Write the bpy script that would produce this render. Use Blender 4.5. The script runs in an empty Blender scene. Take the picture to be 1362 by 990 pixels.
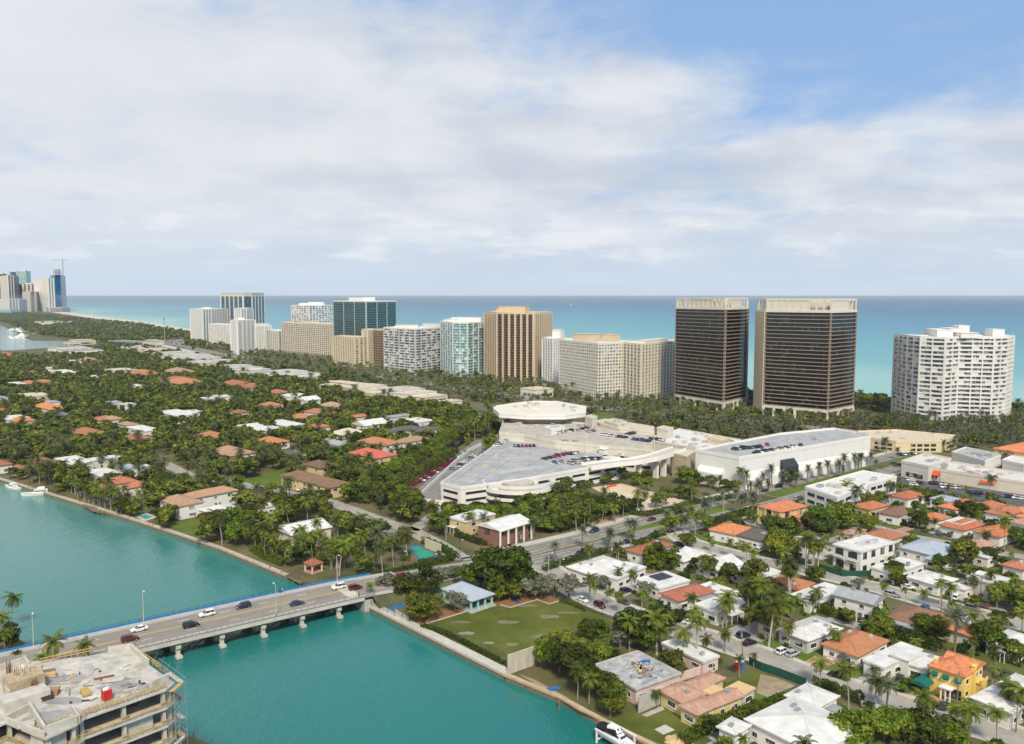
import bpy, math, random
import numpy as np
from mathutils import Vector, noise as mnoise
S = bpy.context.scene
COL = S.collection
RND = random.Random(11)
rad = math.radians
# ------------------------------------------------------------------ camera
F_, H_, PIT = 1100.0, 100.0, rad(5.25)
cam_d = bpy.data.cameras.new('camera')
cam_d.sensor_width = 36
cam_d.lens = 36 * F_ / 1362
cam_d.clip_start = 1
cam_d.clip_end = 200000
cam = bpy.data.objects.new('camera', cam_d)
COL.objects.link(cam)
cam.location = (0, 0, H_)
cam.rotation_euler = (rad(90) - PIT, 0, 0)
S.camera = cam
# ------------------------------------------------------------------ sky, sun, exposure
SUN_EL, SUN_AZ = 46, 172            # azimuth from +Y towards +X: the sun stands behind the camera
world = bpy.data.worlds.new('World')
S.world = world
world.use_nodes = True
def build_sky():
 nt = world.node_tree
 N, L = nt.nodes, nt.links
 N.clear()
 def n(t, **k):
  o = N.new(t)
  for a, b in k.items():
   setattr(o, a, b)
  return o
 def math_(op, a, b=None, clamp=False):
  m = n('ShaderNodeMath', operation=op, use_clamp=clamp)
  for i, x in enumerate((a, b)):
   if x is None:
    continue
   if isinstance(x, (int, float)):
    m.inputs[i].default_value = x
   else:
    L.new(x, m.inputs[i])
  return m.outputs[0]
 def ramp(x, a, b, lo=0., hi=1.):
  r = n('ShaderNodeMapRange', interpolation_type='SMOOTHSTEP')
  L.new(x, r.inputs[0])
  for i, v in enumerate((a, b, lo, hi)):
   r.inputs[i + 1].default_value = v
  return r.outputs[0]
 def mix(f, a, b):
  m = n('ShaderNodeMix', data_type='RGBA')
  if isinstance(f, (int, float)):
   m.inputs[0].default_value = f
  else:
   L.new(f, m.inputs[0])
  for i, x in ((6, a), (7, b)):
   if isinstance(x, tuple):
    m.inputs[i].default_value = (*x, 1)
   else:
    L.new(x, m.inputs[i])
  return m.outputs[2]
 sky = n('ShaderNodeTexSky', sky_type='NISHITA', sun_disc=False)
 sky.sun_elevation = rad(SUN_EL)
 sky.sun_rotation = rad(SUN_AZ)
 sky.air_density = 1.0
 sky.dust_density = 0.6
 sky.ozone_density = 1.6
 tc = n('ShaderNodeTexCoord')
 sep = n('ShaderNodeSeparateXYZ')
 L.new(tc.outputs['Generated'], sep.inputs[0])
 X, Y, Z = sep.outputs
 zz = math_('ADD', math_('MAXIMUM', Z, 0.0), 0.14)
 u = math_('DIVIDE', X, zz)
 v = math_('DIVIDE', Y, zz)
 cmb = n('ShaderNodeCombineXYZ')
 L.new(u, cmb.inputs[0])
 L.new(v, cmb.inputs[1])
 def nz(scale, detail, rough, dist, off, sx=1., sy=1., rz=0.):
  mp = n('ShaderNodeMapping')
  mp.inputs[1].default_value = off
  mp.inputs[2].default_value = (0, 0, rz)
  mp.inputs[3].default_value = (sx, sy, 1)
  L.new(cmb.outputs[0], mp.inputs[0])
  t = n('ShaderNodeTexNoise')
  t.inputs['Scale'].default_value = scale
  t.inputs['Detail'].default_value = detail
  t.inputs['Roughness'].default_value = rough
  t.inputs['Distortion'].default_value = dist
  L.new(mp.outputs[0], t.inputs[0])
  return t.outputs[0]
 big = nz(0.60, 5, .55, .3, (3.1, 1.7, 0))
 wisp = nz(1.1, 9, .60, .9, (7.3, 2.2, 0), .7, 1.25, .5)
 ang = n('ShaderNodeMapping')
 ang.inputs[3].default_value = (1, 1, 2.6)
 L.new(tc.outputs['Generated'], ang.inputs[0])
 def an(scale, detail, rough, dist):
  t = n('ShaderNodeTexNoise')
  for k, w in (('Scale', scale), ('Detail', detail), ('Roughness', rough), ('Distortion', dist)):
   t.inputs[k].default_value = w
  L.new(ang.outputs[0], t.inputs[0])
  return t.outputs[0]
 puff = an(5.5, 10, .58, .25)
 fine = math_('ADD', math_('MULTIPLY', nz(2.0, 8, .52, .5, (1.3, 9.2, 0), .9, 1.1, .3), .4), math_('MULTIPLY', an(9., 9, .6, .2), .6))
 low = nz(1.3, 6, .55, .2, (5.3, 4.2, 0), .7, .7)
 # the cloud deck lies to the west and north; it breaks up overhead to the east
 side = math_('DIVIDE', X, math_('MAXIMUM', Y, .15))
 open_ = math_('MULTIPLY', ramp(side, -.12, .42), ramp(Z, .10, .24))
 open2 = math_('MULTIPLY', ramp(side, -.6, -.2), ramp(Z, .24, .34))
 cov = math_('ADD', math_('MULTIPLY', math_('ADD', big, wisp), .26), math_('MULTIPLY', puff, .48))
 cov = math_('SUBTRACT', cov, math_('ADD', math_('MULTIPLY', open_, .17), math_('MULTIPLY', open2, .17)))
 cloud = ramp(cov, .25, .48)
 base = mix(.75, sky.outputs[0], (2.5, 4.1, 6.8))
 tone = math_('ADD', math_('MULTIPLY', fine, .45), math_('MULTIPLY', low, .55))
 ccol = mix(ramp(tone, .39, .61), (4.9, 5.3, 5.95), (6.75, 6.9, 7.1))
 warm = mix(math_('MULTIPLY', ramp(side, .1, -.6), .75), ccol, (6.7, 6.85, 7.05))
 c1 = mix(math_('MULTIPLY', cloud, .93), base, warm)
 # haze towards the horizon
 hz = ramp(math_('ADD', Z, math_('MULTIPLY', math_('SUBTRACT', low, .5), .06)), .13, -.005)
 c2 = mix(math_('MULTIPLY', hz, .92), c1, (4.95, 5.8, 6.95))
 bank = math_('MULTIPLY', ramp(fine, .50, .62), math_('MULTIPLY', ramp(Z, .03, .05), ramp(Z, .115, .08)))
 c3 = mix(math_('MULTIPLY', bank, .6), c2, (7.3, 7.4, 7.6))
 # below the horizon the sky keeps its horizon colour
 bg = n('ShaderNodeBackground')
 bg.inputs[1].default_value = 0.102
 L.new(c3, bg.inputs[0])
 out = n('ShaderNodeOutputWorld')
 L.new(bg.outputs[0], out.inputs[0])
build_sky()
sun_d = bpy.data.lights.new('sun', 'SUN')
sun_d.energy = 3.5
sun_d.angle = rad(10)
sun_d.color = (1.0, .90, .71)
sun = bpy.data.objects.new('sun', sun_d)
COL.objects.link(sun)
_s = Vector((math.sin(rad(SUN_AZ)) * math.cos(rad(SUN_EL)), math.cos(rad(SUN_AZ)) * math.cos(rad(SUN_EL)), math.sin(rad(SUN_EL))))
sun.rotation_euler = _s.to_track_quat('Z', 'Y').to_euler()
S.view_settings.view_transform = 'Standard'
S.view_settings.look = 'None'
S.view_settings.exposure = 0.26
HAZE_DENSITY = 5e-5
S.view_settings.gamma = 1.0
S.view_settings.use_curve_mapping = False
S.cycles.max_bounces = 5
S.cycles.diffuse_bounces = 2
S.cycles.glossy_bounces = 2
S.cycles.transmission_bounces = 2
S.cycles.volume_bounces = 0
S.cycles.use_denoising = True
# ------------------------------------------------------------------ where things stand
LAND = 1.6
CROP = dict(A=(0, 330), B=(230, 370), C=(500, 370), D=(700, 370), E=(1012, 370), F=(0, 540), G=(250, 540), H=(520, 500),
   I=(780, 520), J=(1012, 560), K=(0, 740), L=(250, 700), M=(460, 680), N=(660, 740), O=(860, 650), P=(1012, 740))
ZM = 3.891
def G(px, py, z=LAND):
 """the point of height z seen at survey coordinates px, py"""
 x, y = (px - 681) / F_, (py - 495) / F_
 dz = -math.sin(PIT) - y * math.cos(PIT)
 t = (z - H_) / dz
 return Vector((x * t, (math.cos(PIT) - y * math.sin(PIT)) * t, z))
def pxof(k, X, Y):
 if k == '':
  return X, Y
 o = CROP[k]
 return o[0] + X / ZM, o[1] + Y / ZM
def W(k, X, Y, z=LAND):
 return G(*pxof(k, X, Y), z)
def proj(p):
 """survey coordinates and distance of a point"""
 dy, dz = p[1], p[2] - H_
 zc = dy * math.cos(PIT) - dz * math.sin(PIT)
 yc = -dy * math.sin(PIT) - dz * math.cos(PIT)
 return 681 + F_ * p[0] / zc, 495 + F_ * yc / zc, zc
def polyW(k, pts, z=LAND):
 return [W(k, *p, z) for p in pts]
# ------------------------------------------------------------------ materials
MATS = {}
def mat(name, col, rough=.8, var=.18, scale=.6, metal=0., rand=0., spec=.3, bump=0., stretch=None, island=0., col2=None, detail=4, coords='Object'):
 if name in MATS:
  return MATS[name]
 m = bpy.data.materials.new(name)
 m.use_nodes = True
 nt = m.node_tree
 N, L = nt.nodes, nt.links
 b = N['Principled BSDF']
 b.inputs['Roughness'].default_value = rough
 b.inputs['Metallic'].default_value = metal
 b.inputs['Specular IOR Level'].default_value = spec
 tc = N.new('ShaderNodeTexCoord')
 vec = tc.outputs[coords]
 if stretch:
  mp = N.new('ShaderNodeMapping')
  mp.inputs[3].default_value = stretch
  L.new(vec, mp.inputs[0])
  vec = mp.outputs[0]
 no = N.new('ShaderNodeTexNoise')
 no.inputs['Scale'].default_value = scale
 no.inputs['Detail'].default_value = detail
 no.inputs['Roughness'].default_value = .65
 L.new(vec, no.inputs[0])
 mr = N.new('ShaderNodeMapRange')
 mr.inputs[1].default_value, mr.inputs[2].default_value = .3, .7
 L.new(no.outputs[0], mr.inputs[0])
 mx = N.new('ShaderNodeMix')
 mx.data_type = 'RGBA'
 L.new(mr.outputs[0], mx.inputs[0])
 a = tuple(c * (1 - var) for c in col)
 c = tuple(min(1, c * (1 + var)) for c in col) if col2 is None else col2
 mx.inputs[6].default_value = (*a, 1)
 mx.inputs[7].default_value = (*c, 1)
 o = mx.outputs[2]
 if rand or island:
  hs = N.new('ShaderNodeHueSaturation')
  if rand:
   oi = N.new('ShaderNodeObjectInfo')
   r1 = N.new('ShaderNodeMapRange')
   r1.inputs[3].default_value, r1.inputs[4].default_value = 1 - rand, 1 + rand
   L.new(oi.outputs['Random'], r1.inputs[0])
   val = r1.outputs[0]
   wn = N.new('ShaderNodeTexWhiteNoise')
   wn.noise_dimensions = '1D'
   L.new(oi.outputs['Random'], wn.inputs['W'])
   r2 = N.new('ShaderNodeMapRange')
   r2.inputs[3].default_value, r2.inputs[4].default_value = .5 - rand * .055, .5 + rand * .035
   L.new(wn.outputs[0], r2.inputs[0])
   L.new(r2.outputs[0], hs.inputs['Hue'])
  if island:
   ge = N.new('ShaderNodeNewGeometry')
   r3 = N.new('ShaderNodeMapRange')
   r3.inputs[3].default_value, r3.inputs[4].default_value = 1 - island, 1 + island
   L.new(ge.outputs['Random Per Island'], r3.inputs[0])
   if rand:
    mm = N.new('ShaderNodeMath')
    mm.operation = 'MULTIPLY'
    L.new(val, mm.inputs[0])
    L.new(r3.outputs[0], mm.inputs[1])
    val = mm.outputs[0]
   else:
    val = r3.outputs[0]
  L.new(val, hs.inputs['Value'])
  L.new(o, hs.inputs['Color'])
  o = hs.outputs[0]
 L.new(o, b.inputs['Base Color'])
 if bump:
  bp = N.new('ShaderNodeBump')
  bp.inputs['Strength'].default_value = bump
  bp.inputs['Distance'].default_value = .15
  L.new(no.outputs[0], bp.inputs['Height'])
  L.new(bp.outputs[0], b.inputs['Normal'])
 MATS[name] = m
 return m
def leaf_mat(name, col, col2, rand=.35, island=.35, trans=.32):
 if name in MATS:
  return MATS[name]
 m = mat(name, col, .55, .1, .35, rand=rand, island=island, col2=col2, spec=.25, coords='Object')
 nt = m.node_tree
 b = nt.nodes['Principled BSDF']
 src = b.inputs['Base Color'].links[0].from_socket
 tr = nt.nodes.new('ShaderNodeBsdfTranslucent')
 nt.links.new(src, tr.inputs[0])
 ms = nt.nodes.new('ShaderNodeMixShader')
 ms.inputs[0].default_value = trans
 out = nt.nodes['Material Output']
 nt.links.new(b.outputs[0], ms.inputs[1])
 nt.links.new(tr.outputs[0], ms.inputs[2])
 nt.links.new(ms.outputs[0], out.inputs[0])
 return m
def glass_mat(name, col, light, share=.25, cell=(2.2, 2.2, 3.3), rough=.12, spec=.6):
 """window glass; some panes have pale blinds behind them"""
 if name in MATS:
  return MATS[name]
 m = bpy.data.materials.new(name)
 m.use_nodes = True
 nt = m.node_tree
 N, L = nt.nodes, nt.links
 b = N['Principled BSDF']
 b.inputs['Roughness'].default_value = rough
 b.inputs['Specular IOR Level'].default_value = spec
 ge = N.new('ShaderNodeNewGeometry')
 sn = N.new('ShaderNodeVectorMath')
 sn.operation = 'SNAP'
 sn.inputs[1].default_value = cell
 L.new(ge.outputs['Position'], sn.inputs[0])
 wn = N.new('ShaderNodeTexWhiteNoise')
 L.new(sn.outputs[0], wn.inputs[0])
 mr = N.new('ShaderNodeMapRange')
 mr.inputs[1].default_value, mr.inputs[2].default_value = 1 - share, 1 - share * .4
 L.new(wn.outputs[0], mr.inputs[0])
 mx = N.new('ShaderNodeMix')
 mx.data_type = 'RGBA'
 L.new(mr.outputs[0], mx.inputs[0])
 mx.inputs[6].default_value = (*col, 1)
 mx.inputs[7].default_value = (*light, 1)
 L.new(mx.outputs[2], b.inputs['Base Color'])
 MATS[name] = m
 return m
white_paint = mat('white_paint', (.74, .725, .69), .7, .06, .25)
white_roof = mat('white_roof', (.62, .61, .59), .75, .2, .25, detail=9)
cream = mat('cream_render', (.62, .54, .40), .85, .08, .3)
cream_lt = mat('pale_cream_render', (.64, .60, .52), .85, .08, .3)
yellow = mat('yellow_render', (.78, .57, .17), .85, .06, .4)
butter = mat('butter_render', (.62, .50, .26), .85, .08, .4)
pink = mat('pink_render', (.66, .50, .46), .85, .1, .4)
greyw = mat('grey_render', (.48, .48, .47), .85, .1, .4)
orangew = mat('apricot_render', (.62, .36, .16), .85, .08, .4)
brick = mat('red_brick', (.23, .115, .08), .9, .2, 2.5)
concrete = mat('concrete', (.42, .40, .37), .9, .15, .5, detail=7)
concrete_lt = mat('pale_concrete', (.48, .455, .40), .9, .14, .35, detail=7)
conc_raw = mat('raw_concrete', (.50, .47, .42), .9, .22, .45, detail=8)
slab_top = mat('dusty_slab', (.47, .445, .40), .9, .42, .30, detail=10)
tile_or = mat('orange_tiles', (.50, .19, .085), .8, .30, .9, rand=.2, detail=7)
tile_te = mat('terracotta_tiles', (.38, .155, .085), .85, .25, 1.1, rand=.2, detail=7)
tile_br = mat('brown_tiles', (.20, .115, .075), .85, .25, 1.2, rand=.2, detail=7)
tile_tan = mat('tan_tiles', (.40, .25, .16), .85, .22, 1.0, rand=.12, detail=7)
tile_pk = mat('faded_pink_tiles', (.43, .26, .19), .85, .25, .9, detail=8)
tile_red = mat('coral_tiles', (.52, .13, .09), .8, .18, 1.0, detail=6)
grey_roof = mat('grey_roofing', (.32, .33, .35), .8, .15, .6, detail=6)
blue_roof = mat('blue_grey_roofing', (.36, .41, .48), .6, .1, .5, detail=6)
dark_roof = mat('dark_roofing', (.13, .11, .10), .9, .25, .6, detail=7)
weather_roof = mat('weathered_roofing', (.36, .36, .36), .9, .5, .35, detail=9)
tan_roof = mat('tan_flat_roofing', (.55, .48, .38), .9, .14, .4, detail=6)
ply = mat('plywood', (.60, .42, .22), .85, .12, .8)
wood_y = mat('yellow_timber', (.50, .34, .12), .85, .2, 1.)
wood_d = mat('weathered_timber', (.20, .15, .11), .9, .25, 1.)
asphalt = mat('asphalt', (.215, .20, .18), .9, .24, .25, detail=8)
asphalt_dk = mat('dark_asphalt', (.10, .10, .10), .9, .2, .3, detail=8)
road_lt = mat('bleached_road', (.33, .305, .27), .9, .2, .25, detail=8)
deck_mat = mat('roof_deck_coating', (.35, .355, .36), .85, .24, .13, detail=10)
deck_tan = mat('tan_roof_deck', (.43, .39, .33), .9, .24, .15, detail=10)
paver = mat('brick_pavers', (.40, .24, .16), .9, .2, .8)
paver_g = mat('grey_pavers', (.34, .33, .32), .9, .15, .8)
mark_w = mat('white_road_paint', (.70, .70, .68), .8, .2, 2.)
mark_y = mat('yellow_road_paint', (.62, .42, .10), .8, .2, 2.)
sand = mat('sand', (.56, .46, .33), .95, .1, .1, detail=7)
mulch = mat('mulch', (.26, .13, .06), .95, .25, .8, detail=8)
soil = mat('bare_soil', (.30, .24, .16), .95, .3, .3, detail=8)
glass_d = glass_mat('dark_window_glass', (.025, .035, .045), (.30, .30, .28), .25)
glass_b = glass_mat('bronze_glass', (.022, .014, .009), (.10, .08, .06), .14)
glass_bl = glass_mat('blue_glass', (.03, .09, .13), (.25, .33, .36), .25)
glass_gr = glass_mat('green_glass', (.012, .06, .06), (.06, .15, .14), .3)
glass_te = glass_mat('teal_glass', (.15, .32, .34), (.55, .64, .62), .45)
glass_gy = glass_mat('grey_glass', (.07, .08, .09), (.42, .42, .40), .45)
steel = mat('galvanised_steel', (.45, .46, .47), .45, .1, 2., metal=.6)
dark_metal = mat('dark_metal', (.05, .05, .055), .5, .1, 2.)
blue_mesh = mat('blue_screen_cloth', (.025, .17, .40), .7, .15, 1.)
green_cloth = mat('green_canvas', (.01, .13, .10), .75, .12, 1.)
green_screen = mat('green_fence_screen', (.012, .075, .055), .8, .15, .6)
teal_paint = mat('teal_paint', (.25, .58, .56), .7, .05, 1.)
red_paint = mat('red_plastic', (.50, .03, .03), .5, .08, 1.)
blue_paint = mat('blue_plastic', (.03, .16, .50), .5, .08, 1.)
orange_net = mat('orange_cloth', (.62, .09, .03), .8, .1, 1.)
black_cloth = mat('black_screen_cloth', (.012, .013, .018), .9, .2, .5)
bark = mat('bark', (.16, .13, .10), .95, .25, 1.5, rand=.2)
palm_bark = mat('palm_trunk', (.30, .27, .23), .95, .2, 1.5, stretch=(1, 1, 6), rand=.2)
leaf_a = leaf_mat('broad_leaves', (.032, .074, .005), (.172, .212, .018), rand=.6)
leaf_p = leaf_mat('palm_fronds', (.056, .104, .010), (.185, .215, .028), rand=.5)
leaf_d = leaf_mat('date_palm_fronds', (.115, .135, .075), (.21, .225, .135), rand=.3)
leaf_s = leaf_mat('shrub_leaves', (.050, .100, .006), (.14, .170, .014), rand=.5)
leaf_h = leaf_mat('hedge_leaves', (.042, .088, .006), (.115, .150, .012), rand=.4)
leaf_g = leaf_mat('silver_leaves', (.13, .14, .09), (.24, .24, .175), rand=.25)
leaf_m = leaf_mat('magenta_bracts', (.20, .01, .05), (.35, .03, .10), rand=.2)
leaf_far = leaf_mat('far_leaves', (.024, .056, .004), (.220, .245, .026), rand=0, island=.45)
_n = leaf_far.node_tree
for _q in _n.nodes:
 if _q.type == 'TEX_NOISE':
  _q.inputs['Scale'].default_value = .17
  _q.inputs['Detail'].default_value = 2
 if _q.type == 'MAP_RANGE' and abs(_q.inputs[1].default_value - .3) < .01:
  _q.inputs[1].default_value, _q.inputs[2].default_value = .39, .62
# ------------------------------------------------------------------ mesh builder
class MB:
 def __init__(s):
  s.v, s.f, s.m = [], [], []
 def face(s, pts, m=0):
  i = len(s.v)
  s.v += [tuple(p) for p in pts]
  s.f.append(tuple(range(i, i + len(pts))))
  s.m.append(m)
 def mesh(s, vs, fs, m=0):
  i = len(s.v)
  s.v += [tuple(p) for p in vs]
  for f in fs:
   s.f.append(tuple(i + q for q in f))
   s.m.append(m)
 def box(s, c, d, rz=0., m=0):
  x, y, z = (q / 2 for q in d)
  ca, sa = math.cos(rz), math.sin(rz)
  vs = []
  for k in (-1, 1):
   for a, b in ((-1, -1), (1, -1), (1, 1), (-1, 1)):
    vs.append((c[0] + a * x * ca - b * y * sa, c[1] + a * x * sa + b * y * ca, c[2] + k * z))
  s.mesh(vs, [(3, 2, 1, 0), (4, 5, 6, 7), (0, 1, 5, 4), (1, 2, 6, 5), (2, 3, 7, 6), (3, 0, 4, 7)], m)
 def beam(s, p, q, w, h, m=0):
  """a bar of rectangular section from p to q"""
  p, q = Vector(p), Vector(q)
  d = (q - p).normalized()
  a = d.cross(Vector((0, 0, 1)))
  if a.length < .01:
   a = Vector((1, 0, 0))
  a.normalize()
  b = d.cross(a)
  vs = [e + a * i * w / 2 + b * j * h / 2 for e in (p, q) for i, j in ((-1, -1), (1, -1), (1, 1), (-1, 1))]
  s.mesh(vs, [(3, 2, 1, 0), (4, 5, 6, 7), (0, 1, 5, 4), (1, 2, 6, 5), (2, 3, 7, 6), (3, 0, 4, 7)], m)
 def prism(s, poly, z0, z1, ms=0, mt=None, mb=True):
  poly = ccw(poly)
  n = len(poly)
  vs = [(p[0], p[1], z0) for p in poly] + [(p[0], p[1], z1) for p in poly]
  s.mesh(vs, [(i, (i + 1) % n, n + (i + 1) % n, n + i) for i in range(n)], ms)
  s.face([(p[0], p[1], z1) for p in poly], ms if mt is None else mt)
  if mb:
   s.face([(p[0], p[1], z0) for p in reversed(poly)], ms)
 def tube(s, pts, rs, n=6, m=0, cap=True):
  pts = [Vector(p) for p in pts]
  if not isinstance(rs, (list, tuple)):
   rs = [rs] * len(pts)
  vs = []
  for i, p in enumerate(pts):
   d = (pts[min(i + 1, len(pts) - 1)] - pts[max(i - 1, 0)]).normalized()
   a = d.cross(Vector((.31, .95, .02)))
   if a.length < .05:
    a = d.cross(Vector((1, 0, 0)))
   a.normalize()
   b = d.cross(a)
   for j in range(n):
    t = 2 * math.pi * j / n
    vs.append(p + (a * math.cos(t) + b * math.sin(t)) * rs[i])
  fs = []
  for i in range(len(pts) - 1):
   for j in range(n):
    fs.append((i * n + j, i * n + (j + 1) % n, (i + 1) * n + (j + 1) % n, (i + 1) * n + j))
  if cap:
   fs.append(tuple(range(n - 1, -1, -1)))
   fs.append(tuple((len(pts) - 1) * n + j for j in range(n)))
  s.mesh(vs, fs, m)
 def data(s, name, mats, off=None, rz=0.):
  me = bpy.data.meshes.new(name)
  v = s.v
  if off is not None:
   ca, sa = math.cos(-rz), math.sin(-rz)
   v = [((x - off[0]) * ca - (y - off[1]) * sa, (x - off[0]) * sa + (y - off[1]) * ca, z - off[2]) for x, y, z in v]
  me.from_pydata(v, [], s.f)
  for m in (mats if isinstance(mats, (list, tuple)) else [mats]):
   me.materials.append(m)
  me.polygons.foreach_set('material_index', s.m)
  me.update()
  return me
 def build(s, name, mats, parent=None, world=False, smooth=False):
  off = Vector(parent.location) if (parent is not None and world) else None
  me = s.data(name, mats, off, parent.rotation_euler[2] if off is not None else 0)
  if smooth:
   me.polygons.foreach_set('use_smooth', [True] * len(me.polygons))
  return put(name, me, parent)
def put(name, me, parent=None, loc=None, rz=0., sc=None):
 o = bpy.data.objects.new(name, me)
 COL.objects.link(o)
 o.parent = parent
 if loc is not None:
  o.location = loc
 if rz:
  o.rotation_euler = (0, 0, rz)
 if sc is not None:
  o.scale = sc if isinstance(sc, (tuple, list)) else (sc, sc, sc)
 return o
def ccw(poly):
 a = sum(poly[i][0] * poly[(i + 1) % len(poly)][1] - poly[(i + 1) % len(poly)][0] * poly[i][1] for i in range(len(poly)))
 return list(poly) if a > 0 else list(reversed(poly))
def thing(name, label, cat, loc=(0, 0, 0), rz=0., group=None):
 o = bpy.data.objects.new(name, None)
 o.empty_display_size = .5
 COL.objects.link(o)
 o.location = loc
 o.rotation_euler = (0, 0, rz)
 tag(o, label, cat, group)
 return o
def tag(o, label, cat, group=None):
 o['label'] = label
 o['category'] = cat
 if group:
  o['group'] = group
 return o
def structure(o, label=None):
 o['kind'] = 'structure'
 if label:
  o['label'] = label
 return o
def sheet(name, poly, z, m, label=None):
 b = MB()
 b.face([(p[0], p[1], z) for p in ccw(poly)], 0)
 return structure(b.build(name, m), label)
def copy_tree(o, parent=None):
 c = o.copy()
 COL.objects.link(c)
 c.parent = parent
 for ch in list(o.children):
  copy_tree(ch, c)
 return c
def offset_line(pts, d):
 """a polyline moved sideways by d (left positive)"""
 out = []
 for i, p in enumerate(pts):
  a, b = pts[max(i - 1, 0)], pts[min(i + 1, len(pts) - 1)]
  t = Vector((b[0] - a[0], b[1] - a[1], 0)).normalized()
  out.append(Vector((p[0] - t.y * d, p[1] + t.x * d, p[2])))
 return out
def resample(pts, step):
 out = [Vector(pts[0])]
 for a, b in zip(pts[:-1], pts[1:]):
  a, b = Vector(a), Vector(b)
  n = max(1, int((b - a).length / step))
  out += [a.lerp(b, i / n) for i in range(1, n + 1)]
 return out
def strip(b, pts, d0, d1, z, m=0, top=None):
 """a ribbon between two offsets of a line; with top a solid one"""
 p, q = offset_line(pts, d0), offset_line(pts, d1)
 for i in range(len(pts) - 1):
  quad = [p[i], p[i + 1], q[i + 1], q[i]]
  if top is None:
   b.face([(t[0], t[1], z) for t in ccw(quad)], m)
  else:
   b.prism(quad, z, top, m)
def hull(pts):
 P = sorted((p[0], p[1]) for p in pts)
 def half(seq):
  h = []
  for p in seq:
   while len(h) > 1 and (h[-1][0] - h[-2][0]) * (p[1] - h[-2][1]) - (h[-1][1] - h[-2][1]) * (p[0] - h[-2][0]) <= 0:
    h.pop()
   h.append(p)
  return h[:-1]
 return [Vector((x, y, 0)) for x, y in half(P) + half(reversed(P))]
def inside(x, y, poly):
 c = False
 j = len(poly) - 1
 for i in range(len(poly)):
  xi, yi, xj, yj = poly[i][0], poly[i][1], poly[j][0], poly[j][1]
  if (yi > y) != (yj > y) and x < (xj - xi) * (y - yi) / (yj - yi) + xi:
   c = not c
  j = i
 return c
# labels that have to tell look-alikes apart are finished at the end of the script, when all neighbours are known
LANDMARKS = []          # (phrase, px, py)
PENDING = []            # (object, description, px, py)
KEEP = []               # survey points that vegetation must not cover: (px, py, distance, weight)
NOPLANT = []            # world polygons where nothing grows
SUPERS = ['first', 'second', 'third', 'fourth', 'fifth', 'sixth', 'seventh', 'eighth', 'ninth', 'tenth', 'eleventh', 'twelfth',
   'thirteenth', 'fourteenth', 'fifteenth', 'sixteenth', 'seventeenth', 'eighteenth', 'nineteenth', 'twentieth']
def later(o, desc):
 p = proj(o.matrix_world.translation if o.parent else o.location)
 PENDING.append((o, desc, p[0], p[1]))
def mark(phrase, o=None, at=None):
 p = at if at else proj(o.location)
 LANDMARKS.append((phrase, p[0], p[1]))
def keep_poly(poly, z, w=1., n=4):
 """protect a quadrilateral (roof, lawn ...) from being covered"""
 a, b, c, d = poly[:4]
 for i in range(n):
  for j in range(n):
   s, t = (i + .5) / n, (j + .5) / n
   p = (Vector(a).lerp(Vector(b), s)).lerp(Vector(d).lerp(Vector(c), s), t)
   x, y, zz = proj((p[0], p[1], z))
   KEEP.append((x, y, zz, w))
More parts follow.
